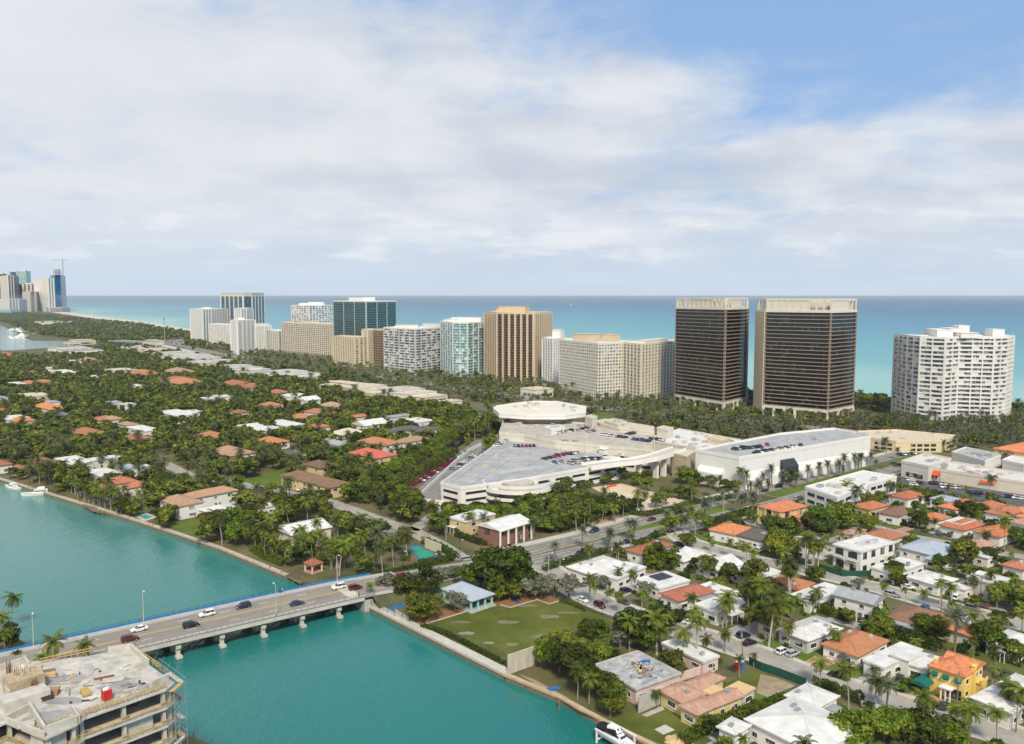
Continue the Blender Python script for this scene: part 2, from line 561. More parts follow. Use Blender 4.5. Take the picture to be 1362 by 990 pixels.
# ------------------------------------------------------------------ water
def water_mat(name, ramp_pts, axis, a, b, rough, bump_s, bump_d, spec):
 m = bpy.data.materials.new(name)
 m.use_nodes = True
 nt = m.node_tree
 N, L = nt.nodes, nt.links
 bs = N['Principled BSDF']
 bs.inputs['Roughness'].default_value = rough
 bs.inputs['IOR'].default_value = 1.33
 bs.inputs['Specular IOR Level'].default_value = spec
 ge = N.new('ShaderNodeNewGeometry')
 dt = N.new('ShaderNodeVectorMath')
 dt.operation = 'DOT_PRODUCT'
 L.new(ge.outputs['Position'], dt.inputs[0])
 dt.inputs[1].default_value = (*axis, 0)
 no = N.new('ShaderNodeTexNoise')
 no.inputs['Scale'].default_value = 5 / (b - a)
 no.inputs['Detail'].default_value = 5
 mp = N.new('ShaderNodeMapping')
 mp.inputs[2].default_value = (0, 0, math.atan2(axis[1], axis[0]))
 mp.inputs[3].default_value = (1, .3, 1)
 L.new(ge.outputs['Position'], mp.inputs[0])
 L.new(mp.outputs[0], no.inputs[0])
 ad = N.new('ShaderNodeMath')
 ad.operation = 'MULTIPLY_ADD'
 L.new(no.outputs[0], ad.inputs[0])
 ad.inputs[1].default_value = (b - a) * .34
 L.new(dt.outputs['Value'], ad.inputs[2])
 mr = N.new('ShaderNodeMapRange')
 mr.inputs[1].default_value, mr.inputs[2].default_value = a + (b - a) * .17, b + (b - a) * .17
 L.new(ad.outputs[0], mr.inputs[0])
 cr = N.new('ShaderNodeValToRGB')
 e = cr.color_ramp.elements
 e[0].position, e[0].color = ramp_pts[0][0], (*ramp_pts[0][1], 1)
 e[1].position, e[1].color = ramp_pts[-1][0], (*ramp_pts[-1][1], 1)
 for p, c in ramp_pts[1:-1]:
  x = e.new(p)
  x.color = (*c, 1)
 L.new(mr.outputs[0], cr.inputs[0])
 L.new(cr.outputs[0], bs.inputs['Base Color'])
 hs = None
 for sc, st in ((bump_s, 1.), (bump_s * 4, .5), (bump_s * .2, .8)):
  w = N.new('ShaderNodeTexNoise')
  w.inputs['Scale'].default_value = sc
  w.inputs['Detail'].default_value = 3
  mq = N.new('ShaderNodeMapping')
  mq.inputs[2].default_value = (0, 0, .5)
  mq.inputs[3].default_value = (1, .45, 1)
  L.new(ge.outputs['Position'], mq.inputs[0])
  L.new(mq.outputs[0], w.inputs[0])
  u = N.new('ShaderNodeMath')
  u.operation = 'MULTIPLY_ADD'
  L.new(w.outputs[0], u.inputs[0])
  u.inputs[1].default_value = st
  if hs is None:
   u.inputs[2].default_value = 0
  else:
   L.new(hs, u.inputs[2])
  hs = u.outputs[0]
 bp = N.new('ShaderNodeBump')
 bp.inputs['Strength'].default_value = 1.
 bp.inputs['Distance'].default_value = bump_d
 L.new(hs, bp.inputs['Height'])
 L.new(bp.outputs[0], bs.inputs['Normal'])
 return m
bay_m = water_mat('bay_water', [(0, (.008, .132, .126)), (.35, (.020, .172, .157)), (1, (.10, .25, .225))], (-.5, .87), 60, 620, .09, .45, .22, .65)
sea_m = water_mat('sea_water', [(0, (.27, .46, .44)), (.03, (.15, .36, .39)), (.10, (.115, .30, .375)), (.2, (.095, .245, .355)), (.42, (.055, .17, .28)), (1, (.035, .14, .235))],
     (.8, .6), 700, 12000, .4, .1, .4, .12)
SEA = sheet('sea', [(-60000, -3000), (60000, -3000), (60000, 75000), (-60000, 75000)], -.4, sea_m, 'turquoise ocean deepening to blue towards the horizon')
BAY = sheet('bay_water', [(-9000, -100), (100, -100), (100, 300), (0, 600), (-400, 1300), (-850, 1850), (-1300, 2750), (-2900, 5400), (-9000, 15000)], 0, bay_m,
   'calm teal water of the bay')
# ------------------------------------------------------------------ land
bayline = [G(*p) for p in ((930, 1040), (870, 992), (805, 960), (740, 925), (672, 897), (485, 803))]
northline = [G(*p) for p in ((470, 796), (430, 782), (380, 765), (290, 728), (230, 708), (165, 687), (60, 655), (0, 637), (-150, 596))]
inlet = [G(*p) for p in ((-420, 545), (-620, 500), (-500, 476), (-100, 470), (20, 466), (60, 463), (92, 460), (112, 456), (82, 452), (45, 452), (35, 449),
       (24, 443), (12, 437), (0, 431), (-200, 425), (-700, 417), (-1500, 409))]
coast = [G(*p) for p in ((30, 407.5), (85, 415), (130, 421), (190, 428), (255, 438.5), (420, 462), (640, 489), (850, 512), (990, 521), (1150, 527), (1362, 545), (1800, 560))]
LANDPOLY = [Vector((70, 20, 0))] + bayline + northline + inlet + coast + [Vector((2200, 400, 0)), Vector((1500, 20, 0))]
def ground_mat():
 m = mat('ground', (.075, .100, .030), .95, .35, .05, col2=(.20, .165, .095), detail=10, spec=.1)
 return m
b = MB()
b.prism(LANDPOLY, -3, LAND, 0, mb=False)
land = structure(b.build('land', ground_mat()), 'low green land of gardens and bare earth')
isle = [Vector(p) for p in ((-600, 330, 0), (-180, 258, 0), (-150, 236, 0), (-131, 222, 0), (-108, 196, 0), (-62, 172, 0), (-54, 150, 0), (-60, 60, 0), (-600, 60, 0))]
b = MB()
b.prism(isle, -3, LAND, 0, mb=False)
structure(b.build('island', ground_mat()), 'corner of land under the building site')
# beach along the ocean
bb = MB()
bl = resample(coast[1:8], 60)
p, q = offset_line(bl, 0), offset_line(bl, -38)
_side = -1 if inside(*(offset_line(bl, -38)[5][:2]), LANDPOLY) else 1
p, q, q2 = offset_line(bl, 16 * -_side), offset_line(bl, 1 * -_side), offset_line(bl, 75 * _side)
for i in range(len(bl) - 1):
 bb.face([(p[i].x, p[i].y, -.35), (p[i + 1].x, p[i + 1].y, -.35), (q[i + 1].x, q[i + 1].y, LAND + .05), (q[i].x, q[i].y, LAND + .05)])
 bb.face([(q[i].x, q[i].y, LAND + .05), (q[i + 1].x, q[i + 1].y, LAND + .05), (q2[i + 1].x, q2[i + 1].y, LAND + .05), (q2[i].x, q2[i].y, LAND + .05)])
structure(bb.build('beach', mat('beach_sand', (.60, .52, .40), .95, .1, .02)), 'pale sand beach along the ocean')
# ------------------------------------------------------------------ roads
ROADS = []
def road(name, line, w, m=asphalt, z=.02, label=None, lines=None, kerbs=False, keep=.0, step=8):
 pts = resample(line, step)
 b = MB()
 strip(b, pts, -w / 2, w / 2, LAND + z)
 structure(b.build(name, m), label)
 if lines:
  b = MB()
  for off, c, dash in lines:
   pp = resample(line, 3)
   for i in range(len(pp) - 1):
    if dash and i % 4 > 1:
     continue
    strip(b, pp[i:i + 2], off - .09, off + .09, LAND + z + .006, c)
  structure(b.build('road_marking', [mark_w, mark_y]))
 if kerbs:
  b = MB()
  for s in (-1, 1):
   strip(b, pts, s * (w / 2), s * (w / 2 + .3), LAND - .1, 0, LAND + .13)
  structure(b.build('kerb', concrete))
  b = MB()
  for s in (-1, 1):
   strip(b, pts, s * (w / 2 + .3), s * (w / 2 + 2.0), LAND + .11)
  structure(b.build('pavement', concrete_lt))
 L, Rr = offset_line(pts, w / 2 + 1.5), offset_line(pts, -w / 2 - 1.5)
 NOPLANT.append([Vector(x) for x in L] + [Vector(x) for x in reversed(Rr)])
 if keep:
  for q in resample(line, 5):
   x, y, zz = proj((q[0], q[1], LAND))
   KEEP.append((x, y, zz, keep))
 return pts
main_up = [G(*p) for p in ((618, 747), (689, 736), (780, 715), (857, 692), (924, 675), (1001, 655), (1060, 640), (1130, 622), (1190, 606), (1240, 592))]
main_lo = [G(*p) for p in ((622, 759), (707, 747), (780, 731), (883, 705), (939, 693), (1011, 675), (1063, 661), (1130, 642), (1196, 622))]
MAINL = [(-1.7, 0, True), (1.7, 0, True), (-4.6, 0, False), (4.6, 0, False)]
road('road', main_up, 9.4, label='north carriageway of the boulevard', lines=MAINL, keep=.7)
road('road', main_lo, 9.4, label='south carriageway of the boulevard', lines=MAINL, keep=.7)
# planted median and pavements of the boulevard
med_u, med_l = offset_line(resample(main_up, 8), -5.6), offset_line(resample(main_lo, 8), 5.6)
grass_m = mat('grass', (.075, .115, .024), .95, .25, .06, detail=9, col2=(.135, .150, .045), spec=.1)
grass_b = mat('bright_grass', (.085, .150, .020), .95, .2, .08, detail=9, col2=(.13, .18, .04), spec=.1)
for i0, i1 in ((5, 16), (19, 32), (34, 44)):
 a = main_up
 seg_l = [q for q in resample(main_up, 8)][i0:i1]
 if len(seg_l) < 2:
  continue
 up = offset_line(seg_l, -5.5)
 n = len(up)
 lo = []
 for q in up:
  c = min(offset_line(resample(main_lo, 3), 5.5), key=lambda t: (t - q).length)
  lo.append(c)
 b = MB()
 b.prism(up + lo[::-1], LAND - .1, LAND + .13, 0, 1)
 structure(b.build('median', [concrete_lt, grass_b]), 'grass median of the boulevard')
b = MB()
strip(b, resample(main_up, 8), 5.25, 5.55, LAND - .1, 0, LAND + .13)
strip(b, resample(main_lo, 8)[2:], -5.55, -5.25, LAND - .1, 0, LAND + .13)
structure(b.build('kerb', concrete))
b = MB()
strip(b, resample(main_up, 8)[1:], 5.55, 9.5, LAND + .12, 0)
strip(b, resample(main_lo, 8)[3:], -7.6, -5.55, LAND + .12, 0)
structure(b.build('pavement', concrete_lt), 'pale pavement along the boulevard')
street_a = [G(*p) for p in ((896, 706), (914, 720), (939, 728), (1001, 744), (1050, 755), (1097, 765), (1156, 779), (1192, 789), (1238, 802), (1290, 814), (1362, 832), (1450, 852))]
street_b = [G(*p) for p in ((722, 752), (750, 774), (775, 790), (810, 806), (850, 820), (891, 833), (943, 849), (1010, 871), (1081, 901), (1151, 922), (1218, 943), (1269, 957), (1362, 984), (1480, 1018))]
street_c = [G(*p) for p in ((1040, 676), (1100, 688), (1164, 701), (1207, 712), (1243, 719), (1307, 731), (1362, 741), (1450, 757))]
road('street', street_a, 7.5, road_lt, label='bleached residential street in the middle of the houses', kerbs=True, keep=.8)
road('street', street_b, 8.5, road_lt, label='wide residential street nearest the bay', kerbs=True, keep=.9)
road('street', street_c, 6.5, road_lt, label='narrow street below the shopping parade', keep=.3)
north_st = [G(*p) for p in ((614, 744), (583, 724), (547, 706), (500, 690), (440, 668), (366, 653), (314, 643), (250, 632), (228, 621), (200, 608))]
road('street', north_st, 8, road_lt, label='pale lane along the north gardens', keep=.9)
road('street', [W('A', *p) for p in ((790, 925), (860, 918), (1010, 905), (1150, 890), (1362, 860))], 6, road_lt, label='far garden street', keep=.4)
road('street', [G(*p) for p in ((548, 706), (570, 690), (640, 642), (652, 622))], 6, road_lt, label='service lane behind the garage', keep=.1)
road('street', [G(*p) for p in ((560, 535), (500, 520), (430, 505), (340, 490), (270, 470), (215, 459), (160, 450))], 16, road_lt, label='far shopping street', keep=.3)
road('road', [G(*p) for p in ((1240, 600), (1180, 580), (1050, 566), (900, 552), (760, 540), (640, 522), (500, 500), (380, 486), (290, 470), (200, 452))], 20, asphalt,
  label='coastal avenue in front of the towers')
car_park_asphalt = [W('J', *p) for p in ((690, 300), (870, 275), (1362, 365), (1500, 400), (1500, 455), (1362, 440), (900, 372), (735, 350))]
sheet('car_park', car_park_asphalt, LAND + .03, asphalt_dk, 'dark car park of the shopping parade')
lot2 = [W('G', *p) for p in ((690, 590), (760, 555), (960, 585), (1080, 650), (1000, 680), (850, 640))]
sheet('car_park', lot2, LAND + .03, asphalt, 'grey car park behind the hedge row')
lot3 = [W('H', *p) for p in ((100, 655), (150, 575), (330, 425), (430, 335), (500, 325), (600, 322), (420, 470), (258, 590), (280, 672))]
sheet('car_park', lot3, LAND + .03, asphalt, 'ground level car park beside the garage')
lot5 = [W('H', *p) for p in ((412, 215), (482, 203), (505, 252), (440, 278))]
sheet('car_park', lot5, LAND + .03, asphalt, 'small far car park beside the pavilion')
NOPLANT += [car_park_asphalt, lot2, lot3, lot5]
lot4 = [W('I', *p) for p in ((25, 500), (180, 480), (330, 520), (540, 575), (430, 600), (300, 625), (200, 590))]
sheet('sand_lot', lot4, LAND + .03, sand, 'bare sand lot beside the garage')
NOPLANT.append(lot4)
forecourt = [W('I', *p) for p in ((0, 640), (60, 640), (180, 655), (260, 660), (120, 700), (0, 720))]
sheet('forecourt', forecourt, LAND + .015, paver, 'red paved forecourt')
# park
park_m = mat('park_turf', (.075, .105, .016), .95, .3, .06, detail=9, col2=(.150, .160, .040), spec=.1)
park = [W('M', *p) for p in ((400, 590), (620, 522), (800, 485), (850, 500), (990, 460), (1050, 482), (1110, 466), (1375, 560), (1362, 620), (1230, 690), (975, 742), (838, 805))]
sheet('lawn', park, LAND + .02, park_m, 'worn park lawn with bare patches')
NOPLANT.append(park)
_r = random.Random(4)
for X, Y, w, d, m in ((622, 632, 3.2, 1.3, mat('pale_puddle', (.24, .275, .19), .5, .2, .6)), (740, 683, 2.2, .8, mat('pale_puddle', (0, 0, 0))), (1050, 545, 4, 1.8, mat('worn_turf', (.20, .17, .10), .95, .3, .5)), (1150, 526, 4.5, 1.3, mat('worn_turf', (0, 0, 0))), (830, 575, 4, 1.8, mat('dry_turf', (.17, .155, .085), .95, .3, .5)), (1010, 652, 3.5, 2.2, mat('dry_turf', (0, 0, 0))),
      (600, 575, 3.5, 1.2, mat('dry_turf', (0, 0, 0))), (940, 490, 3.6, 1.4, mat('worn_turf', (0, 0, 0))), (860, 690, 2.4, 1.2, mat('worn_turf', (0, 0, 0))), (900, 745, 5, 1.6, mat('dry_turf', (0, 0, 0)))):
 q = W('M', X, Y)
 sheet('bare_patch', [Vector((q.x + w * math.cos(k * .45) * _r.uniform(.6, 1.1), q.y + d * math.sin(k * .45) * _r.uniform(.6, 1.1), 0)) for k in range(14)], LAND + .03 + .004 * _r.random(), m)
keep_poly([W('M', 430, 590), W('M', 800, 490), W('M', 1300, 560), W('M', 850, 780)], LAND, .7, 9)
mul1 = [W('M', *p) for p in ((330, 580), (380, 540), (470, 500), (615, 512), (622, 519), (395, 589))]
mul2 = [W('M', *p) for p in ((700, 470), (740, 435), (850, 425), (1000, 415), (1112, 462), (1052, 480), (990, 458), (850, 498))]
sheet('mulch_bed', mul1, LAND + .03, mulch, 'rust coloured mulch bed beside the seawall')
sheet('mulch_bed', mul2, LAND + .03, mulch, 'rust coloured mulch bed under the park trees')
NOPLANT += [mul1]
b = MB()
for ln in (((395, 591), (622, 521)), ((800, 487), (850, 500), (990, 459), (1052, 482), (1112, 464))):
 strip(b, [W('M', *p) for p in ln], -.25, .25, LAND, 0, LAND + .16)
structure(b.build('kerb', concrete_lt), 'pale kerb round the mulch beds')
court = [W('M', *p) for p in ((138, 490), (262, 464), (312, 490), (215, 528))]
sheet('ball_court', court, LAND + .04, mat('blue_court', (.03, .13, .25), .8, .15, .4), 'blue ball court beside the seawall')
court2 = [W('M', *p) for p in ((325, 182), (372, 176), (482, 232), (392, 264))]
sheet('ball_court', court2, LAND + .04, mat('court_surround', (.02, .14, .42), .8, .1, .4), 'blue surround of the sports court')
sheet('ball_court', [Vector(court2[i]).lerp(sum((Vector(q) for q in court2), Vector()) / 4, .17) for i in range(4)], LAND + .05, mat('green_court', (.03, .28, .17), .8, .1, .4), 'green playing area of the sports court')
keep_poly(court2, LAND, 1.2)
keep_poly(court, LAND, .6)
NOPLANT += [court, court2]
# lawns, drives, bare lots
for k, pts, m, lb in (
  ('G', ((260, 390), (480, 330), (600, 300), (560, 330), (470, 425), (420, 432)), grass_b, 'open lawn beside the brown roofed house'),
  ('F', ((860, 625), (1000, 590), (1045, 610), (1050, 680), (900, 640)), grass_b, 'bright lawn behind the seawall'),
  ('B', ((940, 690), (1040, 680), (1048, 705), (980, 712)), grass_b, 'small bright lawn between far houses'),
  ('B', ((560, 690), (680, 672), (700, 690), (580, 705)), grass_b, 'lawn in front of the far white arch house'),
  ('D', ((345, 700), (470, 705), (470, 735), (400, 742)), grass_b, 'bright lawn behind the shopping centre'),
  ('A', ((880, 930), (960, 925), (1000, 945), (900, 960)), grass_b, 'pale far garden lawn'),
  ('H', ((660, 890), (780, 870), (870, 895), (720, 925)), grass_b, 'verge lawn in front of the brick house'),
  ('M', ((1000, 290), (1130, 290), (1180, 345), (1060, 360)), grass_b, 'front lawn of the long white house'),
  ('N', ((200, 640), (350, 720), (540, 850), (430, 800), (110, 605)), soil, 'brown waterside yard'),
  ('N', ((560, 850), (700, 780), (870, 800), (1060, 890), (1000, 973), (860, 973)), park_m, 'patchy yard of the tiled house'),
  ('N', ((1180, 660), (1340, 590), (1440, 640), (1350, 720)), park_m, 'scruffy lot behind the green fence'),
  ('P', ((0, 610), (80, 630), (180, 670), (60, 720), (-40, 760)), soil, 'bare building plot'),
  ('P', ((160, 540), (270, 490), (300, 505), (210, 555)), grass_b, 'verge lawn beside the terracotta house'),
  ('P', ((210, 555), (290, 510), (420, 545), (290, 585)), paver, 'brick drive of the terracotta house'),
  ('P', ((330, 580), (440, 550), (540, 590), (440, 640)), grass_b, 'front lawn beside the grey drive'),
  ('P', ((470, 650), (560, 600), (800, 640), (700, 700), (600, 690)), paver_g, 'grey paved drive'),
  ('P', ((760, 710), (840, 695), (960, 750), (900, 800)), paver, 'pink paved drive of the yellow house'),
  ('P', ((850, 715), (900, 695), (950, 720), (890, 740)), grass_b, 'small front lawn of the yellow house'),
  ('P', ((970, 740), (1040, 735), (1110, 760), (1020, 820)), grass_b, 'side lawn of the yellow house'),
  ('P', ((1030, 830), (1110, 780), (1290, 820), (1130, 880)), concrete_lt, 'concrete drive beside the yellow house'),
  ('P', ((440, 830), (520, 790), (620, 820), (600, 880)), paver_g, 'grey yard of the big white house'),
  ('P', ((800, 170), (860, 175), (880, 215), (830, 220)), paver, 'red brick semicircle drive'),
  ('P', ((1280, 935), (1400, 930), (1400, 1000), (1300, 990)), grass_b, 'corner lawn beyond the big palm'),
  ('O', ((355, 760), (480, 700), (560, 760), (470, 790)), paver_g, 'parking bay of the street house'),
  ('O', ((560, 820), (650, 760), (720, 800), (640, 850)), grass_b, 'front lawn beside the parked pair of cars'),
  ('J', ((690, 565), (770, 540), (800, 560), (720, 580)), paver, 'red brick drive with a pickup'),
  ('J', ((870, 570), (960, 560), (1040, 590), (1000, 620)), paver_g, 'grey drive with two cars'),
  ('I', ((430, 735), (520, 770), (500, 790), (400, 760)), paver, 'brick drive at the street corner'),
  ('G', ((500, 405), (600, 425), (690, 440), (640, 455), (510, 430)), asphalt, 'forecourt of the brown roofed house'),
  ('I', ((280, 730), (0, 830), (0, 850), (300, 745)), grass_b, 'verge of the boulevard')):
 poly = [W(k, *p) for p in pts]
 nm = {paver: 'driveway', paver_g: 'driveway', concrete_lt: 'driveway', asphalt: 'driveway', soil: 'bare_ground'}.get(m, 'lawn')
 sheet(nm, poly, LAND + .012 + .004 * RND.random(), m, lb)
 NOPLANT.append(poly)
 c = sum((Vector(q) for q in poly), Vector()) / len(poly)
 KEEP.append((*proj(c), .8))
 for q in poly:
  KEEP.append((*proj(c.lerp(Vector(q), .5)), .5))
for pts, m in ((((590, 405), (660, 398), (730, 412), (650, 420)), sand), (((330, 385), (370, 378), (400, 388), (350, 396)), sand), (((430, 375), (520, 385), (560, 400), (470, 395)), grass_m), (((500, 425), (560, 418), (610, 432), (540, 440)), sand),
    (((860, 480), (940, 470), (990, 490), (900, 505)), asphalt), (((320, 400), (400, 405), (380, 415), (310, 412)), asphalt), (((180, 402), (260, 398), (300, 408), (220, 414)), soil)):
 poly = [W('A', *p) for p in pts]
 sheet('clearing', poly, LAND + .05, m, 'pale clearing in the far park')
 NOPLANT.append(poly)
# swimming pools
for k, pts in (('F', ((720, 572), (755, 562), (790, 575), (750, 588))), ('P', ((690, 1040), (760, 1010), (800, 1030), (720, 1060)))):
 poly = [W(k, *p) for p in pts]
 c = sum((Vector(q) for q in poly), Vector()) / 4
 sheet('pool_terrace', [c + (Vector(q) - c) * 1.7 for q in poly], LAND + .03, concrete_lt)
 sheet('pool_water', poly, LAND + .06, mat('pool_water', (.05, .40, .42), .1, .1, .3))
 KEEP.append((*proj(c), 1.5))
 NOPLANT.append([c + (Vector(q) - c) * 2 for q in poly])
# ------------------------------------------------------------------ seawalls, docks
def seawall(line, w, label, m=concrete_lt, side=1, top=LAND + .25):
 t = thing('seawall', label, 'seawall', (line[0][0], line[0][1], 0))
 pts = resample(line, 6)
 b = MB()
 strip(b, pts, -.35 * side, w * side, LAND - .5, 0, top)
 b.build('cap', m, t, True)
 b = MB()
 strip(b, pts, -.15 * side, .3 * side, -2, 0, LAND - .5)
 for q in resample(line, 3):
  b.box((q[0], q[1], .1), (.5, .5, 2.2), .7)
 b.build('wall', wood_d, t, True)
 for q in pts:
  x, y, zz = proj(q)
  KEEP.append((x, y, zz, .8))
_b = bayline
_s = 1 if inside(*(offset_line([Vector(q) for q in _b], 3)[2][:2]), LANDPOLY) else -1
seawall(_b[4:], 2.6, 'pale concrete seawall path beside the park lawn', side=_s)
seawall(_b[1:5], .9, 'narrow tan seawall beside the demolished gardens', mat('tan_concrete', (.46, .36, .23), .9, .2, .4), side=_s, top=LAND + .1)
_s2 = 1 if inside(*(offset_line([Vector(q) for q in northline], 3)[4][:2]), LANDPOLY) else -1
seawall(northline[2:], 1.4, 'grey seawall along the north gardens', mat('grey_tan_concrete', (.44, .38, .29), .9, .2, .4), side=_s2, top=LAND + .15)
NOPLANT.append(offset_line(_b[1:], 3.5 * _s) + offset_line(_b[1:], -3 * _s)[::-1])
def dock(k, pts, label, piles=True):
 poly = polyW(k, pts, 1.3)
 c = sum(poly, Vector()) / len(poly)
 t = thing('dock', label, 'dock', (c.x, c.y, 0))
 b = MB()
 b.prism(poly, 1.05, 1.3)
 a, d = poly[0], poly[1]
 b.build('decking', wood_d, t, True)
 b = MB()
 b.tube([(0, 0, -2), (0, 0, 2.1)], .16, 6)
 me = b.data('pile', wood_d)
 for i in range(len(poly)):
  for q in resample([poly[i], poly[(i + 1) % len(poly)]], 3.5)[:-1]:
   put('pile', me, t, (q.x - c.x, q.y - c.y, 0))
 for i in range(len(poly)):
  q, r = poly[i], poly[(i + 1) % len(poly)]
  if i % 2 == 0:
   b = MB()
   b.beam((q.x, q.y, 2.1), (r.x, r.y, 2.1), .1, .1)
   b.beam((q.x, q.y, 1.7), (r.x, r.y, 1.7), .06, .06)
   b.build('railing', wood_d, t, True)
 return t
dock('G', ((470, 850), (510, 840), (690, 900), (660, 915)), 'weathered timber jetty beside the road bridge')
dock('G', ((480, 868), (560, 880), (620, 905), (580, 918)), 'low timber platform under the jetty railing')
dock('F', ((655, 565), (700, 558), (820, 615), (790, 625)), 'white posted dock beside the small pool')
dock('F', ((150, 425), (250, 445), (310, 470), (270, 462)), 'thin dock behind the white motor yacht')
dock('F', ((430, 515), (500, 535), (560, 560), (480, 545)), 'short dark dock under overhanging palms')
for k, X, Y, h, lb in (('K', 938, 935, 3.2, 'dark mooring pile nearest the scaffolding'), ('K', 1003, 960, 2.4, 'pale mooring pile in open water'),
      ('F', 440, 545, 2.2, 'mooring pile beside the dark dock'), ('L', 425, 240, 2.4, 'lone mooring pile beside the north seawall'),
      ('N', 325, 790, 2.6, 'mooring pile beside the brown yard')):
 q = W(k, X, Y, 0)
 t = thing('mooring_pile', lb, 'pile', (q.x, q.y, 0))
 b = MB()
 b.tube([(0, 0, -2), (0, 0, h), (0, 0, h + .2)], [.2, .19, .08], 8)
 b.build('post', wood_d, t)
# ------------------------------------------------------------------ road bridge
fp, fq = G(0, 870, 5.3), G(460, 772, 4.4)
np_, nq = G(200, 862, 5.2), G(480, 798, 4.2)
bd = Vector((fq.x - fp.x, fq.y - fp.y, 0)).normalized()
bn = Vector((-bd.y, bd.x, 0))                     # towards the far side
half = ((Vector((fp.x, fp.y, 0)) - Vector((np_.x, np_.y, 0))).dot(bn)) / 2
b0 = Vector((np_.x, np_.y, 0)) + bn * half
b0 = b0 + bd * ((Vector((fp.x, fp.y, 0)) - b0).dot(bd))      # start of the span at the left
s_end = (Vector((nq.x, nq.y, 0)) - b0).dot(bd) + 1
def bz(s):
 if s < s_end:
  t = (s - 10) / 130
  return 5.5 - 1.3 * t * t
 t = min(1, (s - s_end) / 58)
 return bz(s_end - .01) * (1 - t) + (LAND + .06) * t
BANG = math.atan2(bd.y, bd.x)
bridge = thing('road_bridge', 'low concrete road bridge with a blue screen fence along one side', 'bridge', (b0.x, b0.y, 0), BANG)
mark('the road bridge', at=(300, 815))
def loft(b, s0, s1, n0, n1, z0, z1, step=8, m=0):
 n = max(1, int((s1 - s0) / step))
 for i in range(n):
  a, c = s0 + (s1 - s0) * i / n, s0 + (s1 - s0) * (i + 1) / n
  vs = []
  for s in (a, c):
   z = bz(s)
   vs += [(s, n0, z + z0), (s, n1, z + z0), (s, n1, z + z1), (s, n0, z + z1)]
  fs = [(0, 1, 5, 4), (1, 2, 6, 5), (2, 3, 7, 6), (3, 0, 4, 7)]
  if i == 0:
   fs.append((3, 2, 1, 0))
  if i == n - 1:
   fs.append((4, 5, 6, 7))
  b.mesh(vs, fs, m)
S0 = -160
b = MB()
loft(b, S0, s_end, -half, half, -1.0, -.02)
for i in range(5):
 y = -half + 1.8 + i * (2 * half - 3.6) / 4
 loft(b, S0, s_end, y - .35, y + .35, -1.7, -1.0)
b.build('deck', mat('bridge_concrete', (.50, .46, .40), .9, .22, .35, stretch=(.5, 1, .4), detail=8), bridge)
b = MB()
loft(b, S0, s_end + 58, -half + 2.1, half - 2.1, -.02, .0)
for s in range(-150, int(s_end), 18):
 loft(b, s, s + .45, -half + 2.1, half - 2.1, .002, .004, m=1)
for y, c, dash in ((-.25, 3, 0), (.25, 3, 0), (-half + 2.5, 2, 0), (half - 2.5, 2, 0), (half / 2 - .9, 2, 1), (-half / 2 + .9, 2, 1)):
 s = S0
 while s < s_end + 56:
  loft(b, s, s + (3 if dash else 8), y - .1, y + .1, .006, .008, m=c)
  s += 12 if dash else 8
b.build('carriageway', [mat('bridge_surface', (.255, .228, .195), .9, .14, .25, stretch=(.25, 1, 1), detail=8), asphalt, mark_w, mark_y], bridge)
for y0, y1 in ((-half, -half + 2.1), (half - 2.1, half)):
 b = MB()
 loft(b, S0, s_end + 20, y0, y1, -.02, .16)
 b.build('walkway', concrete, bridge)
b = MB()
loft(b, S0, s_end + 4, -half, -half + .18, .16, .42)
loft(b, S0, s_end + 4, -half + .03, -half + .12, 1.1, 1.2)
loft(b, S0, s_end + 4, -half + .04, -half + .1, .75, .81)
s = S0
while s < s_end + 4:
 b.box((s, -half + .08, bz(s) + .75), (.14, .12, .9))
 s += 2
b.build('railing', mat('railing_grey', (.22, .21, .2), .6, .1, 1.), bridge)
b = MB()
loft(b, S0, s_end + 12, half - .14, half - .06, .16, .82)
s = S0
while s < s_end + 12:
 b.box((s, half - .03, bz(s) + .7), (.1, .08, 1.15), 0, 1)
 s += 2.4
loft(b, S0, s_end + 12, half - .05, half, 1.16, 1.24, m=1)
b.build('screen_fence', [blue_mesh, dark_metal], bridge)
PIERS = []
for px, py in ((232, 860), (291, 850), (346, 836), (398, 823), (447, 811)):
 q = G(px, py, 2)
 PIERS.append((q - b0).dot(bd))
PIERS = [PIERS[0] + (PIERS[-1] - PIERS[0]) * i / 4 for i in range(-6, 5)]
for s in PIERS:
 z = bz(s) - 1.7
 b = MB()
 b.box((s, 0, z - .45), (1.3, 2 * half - .6, .9))
 for y in (-half + 1.4, -half / 3, half / 3, half - 1.4):
  b.box((s, y, (z - .9 - 2) / 2), (1.05, 1.05, z - .9 + 2))
 b.box((s, -half + .6, .5), (1.7, 1.9, .7))
 b.build('pier', concrete_lt, bridge)
b = MB()
b.box((s_end + 1.5, 0, 1), (3, 2 * half - .4, 5.2))
b.build('abutment', concrete, bridge)
# embankment that carries the road down to the ground
e = MB()
n = 8
for i in range(n):
 a, c = s_end + 3 + i * 55 / n, s_end + 3 + (i + 1) * 55 / n
 vs = []
 for s in (a, c):
  z = bz(s) - .06
  for y, zz in ((-half - (z - 1) * 1.3, LAND - .3), (-half + .5, z), (half - .5, z), (half + (z - 1) * 1.3, LAND - .3)):
   p = b0 + bd * s + bn * y
   vs.append((p.x, p.y, zz))
 e.mesh(vs, [(0, 4, 5, 1), (1, 5, 6, 2), (2, 6, 7, 3)])
structure(e.build('embankment', mat('verge', (.10, .11, .05), .95, .3, .2)), 'low bank carrying the road down from the bridge')
def onbridge(s, y):
 p = b0 + bd * s + bn * y
 return Vector((p.x, p.y, bz(s)))
NOPLANT.append([onbridge(-30, -half - 2), onbridge(s_end + 55, -half - 2), onbridge(s_end + 55, half + 2), onbridge(-30, half + 2)])
